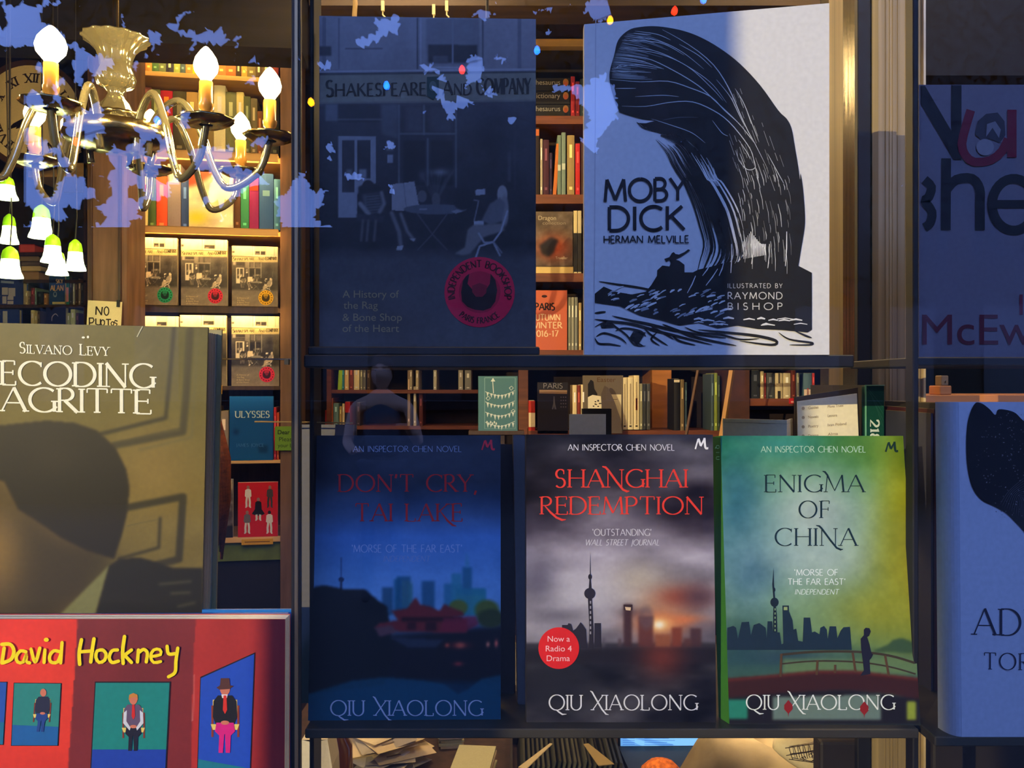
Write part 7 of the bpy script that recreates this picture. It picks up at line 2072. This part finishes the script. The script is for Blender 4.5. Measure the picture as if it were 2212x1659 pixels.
seated(92, 1501, .95, (34, 40, 66), (30, 66, 140), None, lean=.25)
seated(288, 1517, 1.25, (96, 80, 110), (20, 22, 44), (196, 130, 60), (206, 40, 40))
for s in (-1, 1): d.poly([(288 + s * 14, 1534), (288 + s * 21, 1540), (288 + s * 22, 1562), (288 + s * 8, 1578), (288 + s * 6, 1572), (288 + s * 15, 1558)], (206, 212, 226), 6)
seated(486, 1496, 1.55, (20, 22, 30), (214, 30, 130), None, (214, 50, 40), hat=(84, 50, 46), chair=(134, 56, 40))
d.poly([(478, 1500), (492, 1500), (490, 1508), (480, 1508)], (230, 226, 226), 6)
# brushed yellow lettering
yl = (250, 226, 20)
for s_, w in (([(9, 1400), (4, 1432)], 7), ([(4, 1392), (22, 1392), (30, 1406), (24, 1424), (6, 1432)], 7),
              ([(56, 1408), (44, 1406), (35, 1418), (38, 1430), (50, 1430), (58, 1410), (56, 1428), (64, 1432)], 6.5), ([(67, 1402), (76, 1430), (86, 1400)], 6.5), ([(97, 1404), (95, 1431)], 6.5),
              ([(130, 1408), (116, 1406), (107, 1418), (110, 1430), (124, 1430), (132, 1412)], 6.5), ([(134, 1388), (131, 1432)], 6.5),
              ([(176, 1382), (171, 1410), (172, 1435)], 7), ([(203, 1380), (199, 1405), (196, 1430)], 7), ([(174, 1408), (200, 1406)], 6.5),
              ([(222, 1404), (210, 1406), (207, 1420), (214, 1431), (226, 1426), (229, 1412), (222, 1404)], 6.5), ([(254, 1404), (242, 1406), (236, 1420), (242, 1431), (256, 1428)], 6.5),
              ([(269, 1375), (265, 1405), (266, 1433)], 7), ([(284, 1404), (268, 1416)], 6.5), ([(268, 1414), (284, 1431)], 6.5),
              ([(299, 1404), (297, 1430)], 6.5), ([(299, 1410), (310, 1403), (318, 1410), (316, 1430)], 6.5),
              ([(328, 1418), (347, 1414), (345, 1403), (332, 1404), (325, 1418), (332, 1431), (347, 1429)], 6),
              ([(361, 1396), (364, 1412), (378, 1412)], 6.5), ([(384, 1400), (380, 1428), (378, 1452), (364, 1462)], 6.5)):
    q = smooth(s_, 16) if len(s_) > 2 else s_
    d.ribbon(q, w * 1.12, yl, 8)
    for e in (q[0], q[-1]): d.ell(e[0], e[1], w * .55, w * .55, yl, 8, 10)
d.ell(100, 1382, 5.5, 4.5, yl, 8, 12)
d.build('cover_lettering', b_)

# ---- right bay: dark grey novel and pale blue book
FN = Face(2200, 480, .62)
rc = FN.rect(1985, 183, 2420, 771); rc = (rc[0], rc[1], z_up - .001 - (FN.o.z - CZ), rc[3])
b_ = book(FN, rc, .022, 'hardcover_book', 'dim blue-grey hardback with huge sans lettering in the upper right bay', cover=(104, 98, 108), hard=True)
d = Deco(FN)
bl = (16, 16, 26); rdn = (100, 14, 40)
d.ribbon([(2066, 184), (2066, 330)], 22, bl); d.poly([(1989, 185), (1998, 185), (2077, 320), (2077, 345), (2060, 345), (1989, 224)], bl)
d.curve([(2097, 238), (2086, 275), (2078, 310), (2085, 335), (2105, 350), (2140, 346), (2165, 326), (2178, 300)], 19, rdn, 1, False); d.ribbon([(2186, 237), (2186, 340)], 20, rdn, 1)
d.poly([(2106, 290), (2112, 262), (2130, 246), (2155, 243), (2170, 262), (2172, 292), (2160, 308), (2140, 300), (2124, 306)], (50, 48, 58), 1)
d.ell(2128, 318, 19, 18, (120, 118, 126), 2); d.poly([(2132, 268), (2150, 262), (2162, 280), (2158, 298), (2144, 276), (2130, 296)], (112, 110, 118), 2)
d.curve([(1997, 388), (2012, 404), (2006, 426), (1998, 434), (2013, 458), (2009, 482), (1997, 492)], 20, bl, 0, False)
d.ribbon([(2044, 342), (2043, 497)], 21, bl); d.curve([(2044, 410), (2066, 388), (2100, 386), (2116, 408), (2117, 440), (2117, 497)], 21, bl, 0, False)
d.curve([(2150, 441), (2218, 441)], 18, bl, 0, False); d.ribbon([(2190 + 47 * math.cos(R_(a)), 442 + 56 * math.sin(R_(a))) for a in range(-360, -30, 12)], 21, bl)
d.ribbon([(2206, 636), (2206, 680)], 7, (96, 24, 50))
d.btext('McEwan', 1992, 744, 66, 328, (80, 20, 36))
d.build('cover_lettering', b_)

FU = Face(2180, 1560, .575, yaw=0, pitch=-1)
rc = on_ledge(FU, FU.rect((2066, 869), (2470, 868), (2470, 1556), (2082, 1556)))
b_ = book(FU, rc, .03, 'hardcover_book', 'pale blue book with a dark walnut-like shape and thin serif lettering at the right edge', cover=(190, 196, 206), hard=True)
d = Deco(FU)
bl = (22, 24, 30)
sh = smooth([(2098, 885), (2108, 870), (2122, 872), (2138, 884), (2150, 896), (2158, 884), (2190, 890), (2210, 908), (2240, 930), (2300, 960), (2330, 1060), (2300, 1160), (2230, 1160), (2200, 1135), (2175, 1110), (2150, 1095), (2120, 1080), (2100, 1052), (2090, 1010), (2087, 960), (2090, 915), (2098, 885)], 120)
d.poly(sh, bl, 1)
random.seed(9)
for k_ in range(240):
    a, r = random.uniform(0, 6.28), random.random() ** .5
    x, y = 2205 + 100 * r * math.cos(a), 1010 + 125 * r * math.sin(a)
    if x > 2215 or (x < 2125 and y > 1040) or (x < 2150 and y > 1070): continue
    d.ell(x, y, random.uniform(.6, 2.4), random.uniform(.5, 1.4), (96, 96, 100) if k_ % 3 else (130, 130, 132), 2, 6, random.uniform(0, 180))
for k_ in range(14): d.curve([(2160 + k_ * 5, 1090 + k_ * 3), (2180 + k_ * 3, 1060 + k_ * 2), (2215, 1030 + k_ * 6)], 1, (84, 84, 90), 2)
d.text('ADUA', 2104, 1371, 57, 210, (26, 28, 52), .10, .04, True, .02, gap=.16)
d.text('TORINO', 2126, 1446, 36, 190, (34, 36, 64), .10, .045, True, .02, gap=.2)
d.build('cover_lettering', b_)
# its shaded spine, curved back
mb = MB()
xs = rc[0]
n_ = 8
prof = [(xs - .008 * math.sin(math.pi * .5 * k / n_), .0155 * (1 - math.cos(math.pi * .5 * k / n_)) + .0002) for k in range(n_ + 1)] + [(xs - .004, .018), (xs, .004)]
mb.prism(prof, 'z', rc[2], rc[3], (170, 178, 190)); mb.build('spine', GLOSS, b_)
dd = Deco(FU, .006)
dd.text('ADUA', 2062, 1128, 10, 110, (60, 66, 84), .12, .06, True, vert=True); dd.text('JANDE', 2064, 1268, 10, 90, (60, 66, 84), .12, .06, True, vert=True)
dd.build('spine_lettering', b_)
# black wrap at the top left corner
F9 = Face(2070, 900, .585)
# ================================================================= the street behind the photographer (seen mirrored in the panes)
wbox('pavement', -14, 14, -14, .36, -CZ - .12, -CZ, PAVE)


def RM(u, v, Dv):
    """place on the street whose mirror image in the pane lies toward (u, v) at virtual depth Dv"""
    return Vector(((u - CU) / F * Dv, .862 - Dv, CZ - (v - CV) / F * Dv))


rng = np.random.RandomState(4)
cvn = Canvas(-600, -500, 2800, 700, .25, (0, 0, 0))
n1 = cvn.noise(55, 1, 41, (1.3, .8))
cv2 = Canvas(-600, -500, 2800, 700, .25, (0, 0, 0)); n2 = cv2.noise(26, 1, 44, (.9, 1.3))
cv3 = Canvas(-600, -500, 2800, 700, .25, (0, 0, 0)); n3 = cv3.noise(15, 1, 47, (.8, 1.2))
n2 = n2 + .5 * n3
U, V = cvn.U, cvn.V
thr = np.full_like(n1, 9.0)
thr = np.where((U < 660) & (V < 150), .24, thr)
thr = np.where((U < 170) & (V < 320), -.02, thr)
thr = np.where((U < 660) & (V >= 150) & (V < 330) & (U >= 170), .2, thr)
thr = np.where((U < 620) & (V >= 330) & (V + 170 * n1 < 500), -.36, thr)
thr = np.where((U < 300) & (V >= 480) & (V < 700), -.1, thr)
thr = np.where((U > 620) & (U < 1400) & (V < 330), .62, thr)
thr = np.where((U > 1040) & (U < 1340) & (V < 40), .15, thr)
thr = np.where((U < -40), .2, thr)
thr = np.where((U > 1345), 9.0, thr)
thr = cvn.blur(np.minimum(thr, 1.0), 64)
hole = (n1 + .55 * n2) > thr
for (a, b, c, e) in ((822, 58, 18, 20), (788, 87, 25, 12), (855, 56, 8, 10), (695, 139, 12, 12), (929, 145, 14, 10), (1022, 136, 15, 18), (1016, 165, 12, 14), (950, 188, 12, 36), (1002, 214, 16, 24), (973, 237, 8, 16), (1074, 127, 12, 9), (1103, 256, 7, 8), (842, 314, 11, 9), (707, 322, 12, 14), (760, 382, 22, 6), (842, 406, 7, 16), (1057, 198, 9, 11), (1230, 188, 46, 11), (1290, 205, 34, 48), (1270, 300, 18, 26), (1310, 250, 16, 20), (650, 440, 44, 62), (690, 500, 24, 20), (1290, 20, 30, 24)):
    hole |= (((U - a) / (c + 9)) ** 2 + ((V - b) / (e + 9)) ** 2) < 1 + .9 * n2
hole |= (U > 1270) & (U < 1340) & (V > 205 ) & (V < 330) & ((U - 1262) * .9 + (V - 330) < 0) & (n2 > -.4)
hole &= V < 660

tr = empty('street_tree', Matrix.Translation((1.2, -5.4, 0)))
tag(tr, 'leafy street tree whose dark crown is mirrored in the upper panes', 'tree')
vs, fs = [], []
org = np.array((1.2, -5.4, 0))
def leafq(p, s, r):
    a = r.uniform(0, 6.28); t = r.uniform(-.5, .5)
    ex = np.array((math.cos(a), 0.35 * t, math.sin(a))) * s; ez = np.array((-math.sin(a), .35 * t, math.cos(a))) * s * .62
    b = len(vs)
    vs.extend([p - ex, p - ez, p + ex, p + ez]); fs.append((b, b + 1, b + 2, b + 3))
for uu in np.concatenate([np.arange(-590, -260, 13), np.arange(-260, 2470, 8.5), np.arange(2470, 2780, 13)]):
    for vv in np.arange(-130, 660, 8.5):
        u = uu + rng.uniform(-4, 4); v = vv + rng.uniform(-4, 4)
        ix = min(int((u + 600) * .25), cvn.W - 1); iy = min(int((v + 500) * .25), cvn.H - 1)
        if hole[iy, ix]: continue
        if v < -95 + 60 * math.sin(uu * .021) + 30 * math.sin(uu * .067): continue
        for q in range(2 if -60 < u < 1400 and v > -20 else 1):
            Dv = 6.2 + rng.uniform(-.1, .1)
            leafq(np.array(RM(u, v, Dv)) - org, rng.uniform(.045, .064), rng)
me = bpy.data.meshes.new('foliage'); me.from_pydata([tuple(p) for p in vs], [], fs)
LEAF = nmat('dark_leaf', (26, 34, 22), .8, noise=.3)
me.materials.append(LEAF); o = bpy.data.objects.new('foliage', me); col.objects.link(o); o.parent = tr; o['kind'] = 'stuff'
mb = MB(); mb.tube([(0, 0, 0), (.05, 0, 1.5), (-.1, .1, 3.0), (-.5, .1, 4.3)], .14, G0, 12, [1.2, 1, .8, .5]); mb.build('trunk', nmat('bark', (44, 38, 32), .9, noise=.4, bump=.8), tr)
mb = MB(); mb.tube([(.0, .05, 2.4), (-.9, .2, 3.2), (-2.2, .1, 3.7)], .06, G0, 8, [1, .7, .3]); mb.build('branch', nmat('bark', (44, 38, 32), .9), tr)
# added light blocker, shading the middle of the window from the street lantern
def shade_x(X): return LANT.x + (X - LANT.x) * (-1.5 - LANT.y - .12) / (.6 - LANT.y - .12)


sx0, sx1, sx2 = shade_x(-.135), shade_x(.004), shade_x(.155)
t2 = empty('shade_blocker', Matrix.Translation(((sx0 + sx1) / 2, -1.5, 0)))
rc_ = .82; tag(t2, 'added plate on a thick post shading the middle of the window', 'light blocker')
rp_ = (sx1 - sx0) / 2
mb = MB(); mb.tube([(0, 0, 0), (0, 0, 1.2), (0, 0, CZ + .9)], rp_ * rc_, G0, 16); mb.build('post', BLACKM, t2)
mb = MB(); mb.box(-rp_, sx2 - (sx0 + sx1) / 2, -.003, .003, CZ + .405, CZ + .9, G0); bevel(mb.build('plate', BLACKM, t2), .002)

# parapet and buildings beyond
pa = empty('stone_parapet', Matrix.Translation((0, -9.5, 0))); tag(pa, 'low stone parapet across the street', 'parapet')
mb = MB(); mb.box(-9, 9, -.2, .2, 0, 1.1, G0); mb.build('wall', STONE, pa); mb = MB(); mb.box(-9, 9, -.26, .26, 1.1, 1.2, G0); mb.build('coping', STONE, pa)
hs = empty('far_building', Matrix.Translation((0, -13, 0))); tag(hs, 'dim stone building across the street', 'building')
mb = MB(); mb.box(-16, 16, -1, 0, 0, 3.9, G0); mb.build('wall', STONE, hs)
WL_ = nmat('dusk_window', (62, 60, 56), .3)
for k_ in range(11):
    mb = MB(); x = -7.5 + k_ * 1.5; mb.box(x, x + .7, .0, .05, .6, 3.0, G0); f_ = mb.build('window', WL_, hs)
# lantern housing
ln = empty('street_lantern', Matrix.Translation(LANT)); tag(ln, 'warm street lantern on a pole behind the added light blocker', 'lantern')
mb = MB(); mb.lathe([(.03, .04), (.045, .02), (.05, -.02), (.02, -.04)], G0, 16); mb.build('shade', BLACKM, ln).location = (0, -.1, .04)
mb = MB(); mb.tube([(0, -.14, -LANT.z), (0, -.14, .05), (0, -.1, .07)], .025, G0, 10); mb.build('pole', BLACKM, ln)
mb = MB(); mb.lathe([(.001, -.03), (.02, -.02), (.025, 0), (.015, .02), (.001, .025)], G0, 14); mb.build('bulb', BULB, ln, smooth=True).location = (0, -.06, 0)
# string of coloured bulbs over the pavement
sl_ = [(-60, 350, 'y'), (10, 325, 'y'), (165, 308, 'r'), (340, 262, 'b'), (672, 222, 'y'), (835, 186, 'b'), (998, 152, 'r'), (1160, 110, 'b'), (1318, 45, 'y'), (1457, 25, 'r'), (1520, 0, 'b'), (1700, -60, 'y')]
COLB = {'y': nmat('yellow_bulb', (255, 170, 20), .3, emit=(255, 150, 10), es=80), 'r': nmat('red_bulb', (255, 40, 20), .3, emit=(255, 40, 16), es=80), 'b': nmat('blue_bulb', (30, 90, 255), .3, emit=(20, 90, 255), es=100)}
cmr = {'y': 'yellow', 'r': 'red', 'b': 'blue'}
cord = [RM(u, v, 3.4) + Vector((0, 0, .022)) for u, v, _ in sl_]
co = empty('light_string', Matrix.Translation(cord[0])); tag(co, 'sagging string of small coloured bulbs hung over the pavement', 'lights')
mb = MB(); mb.tube([p - cord[0] for p in cord], .002, G0, 6); mb.build('cord', BLACKM, co)
for k_, (u, v, c_) in enumerate(sl_):
    p = RM(u, v, 3.4) - cord[0]
    mb = MB(); mb.lathe([(.0005, -.014), (.010, -.008), (.013, 0), (.009, .012), (.003, .018)], G0, 12, p.x, p.y)
    mb.v = [(x, y, z + p.z) for x, y, z in mb.v]
    s_ = mb.build('bulb', COLB[c_], co, smooth=True); s_['label'] = cmr[c_] + ' bulb'
# passer-by standing on the pavement, face toward the window
pp = empty('person', Matrix.Translation((RM(825, 800, 5.6).x, RM(825, 800, 5.6).y, 0)))
tag(pp, 'woman in a sleeveless dark dress standing on the pavement, mirrored above the blue paperback', 'person')
J = [(0, 0, .92, (.15, .11)), (0, 0, 1.08, (.12, .09)), (0, 0, 1.22, (.15, .10)), (0, 0, 1.31, .05), (0, 0, 1.36, .045)]
skinned('dress', J, [(0, 1), (1, 2), (2, 3), (3, 4)], TEALTOP, pp)
J = [(0, 0, 1.27, (.10, .07)), (-.17, 0, 1.26, .047), (-.22, .02, 1.02, .038), (-.16, .16, .98, .03), (.17, 0, 1.26, .047), (.24, .02, 1.02, .038), (.2, .2, 1.12, .03), (0, 0, 1.38, .043)]
E = [(0, 1), (1, 2), (2, 3), (0, 4), (4, 5), (5, 6), (0, 7)]
hand(J, E, 3, (.3, 1, .2), (0, 0, 1)); hand(J, E, 6, (-.3, 1, .4), (0, 0, 1), -1); skinned('arms', J, E, SKIN, pp)
J = [(0, 0, .9, (.13, .10)), (-.08, 0, .84, .08), (.08, 0, .84, .08), (-.09, 0, .46, .05), (.09, 0, .46, .05), (-.09, 0, .08, .035), (.09, 0, .08, .035), (-.09, .13, .04, .032), (.09, .13, .04, .032)]
skinned('leggings', J, [(0, 1), (0, 2), (1, 3), (2, 4), (3, 5), (4, 6), (5, 7), (6, 8)], DENIM, pp)
head(pp, (0, 0, 1.47), 180, SKIN, nmat('brown_hair', (60, 40, 30), .6), .95)
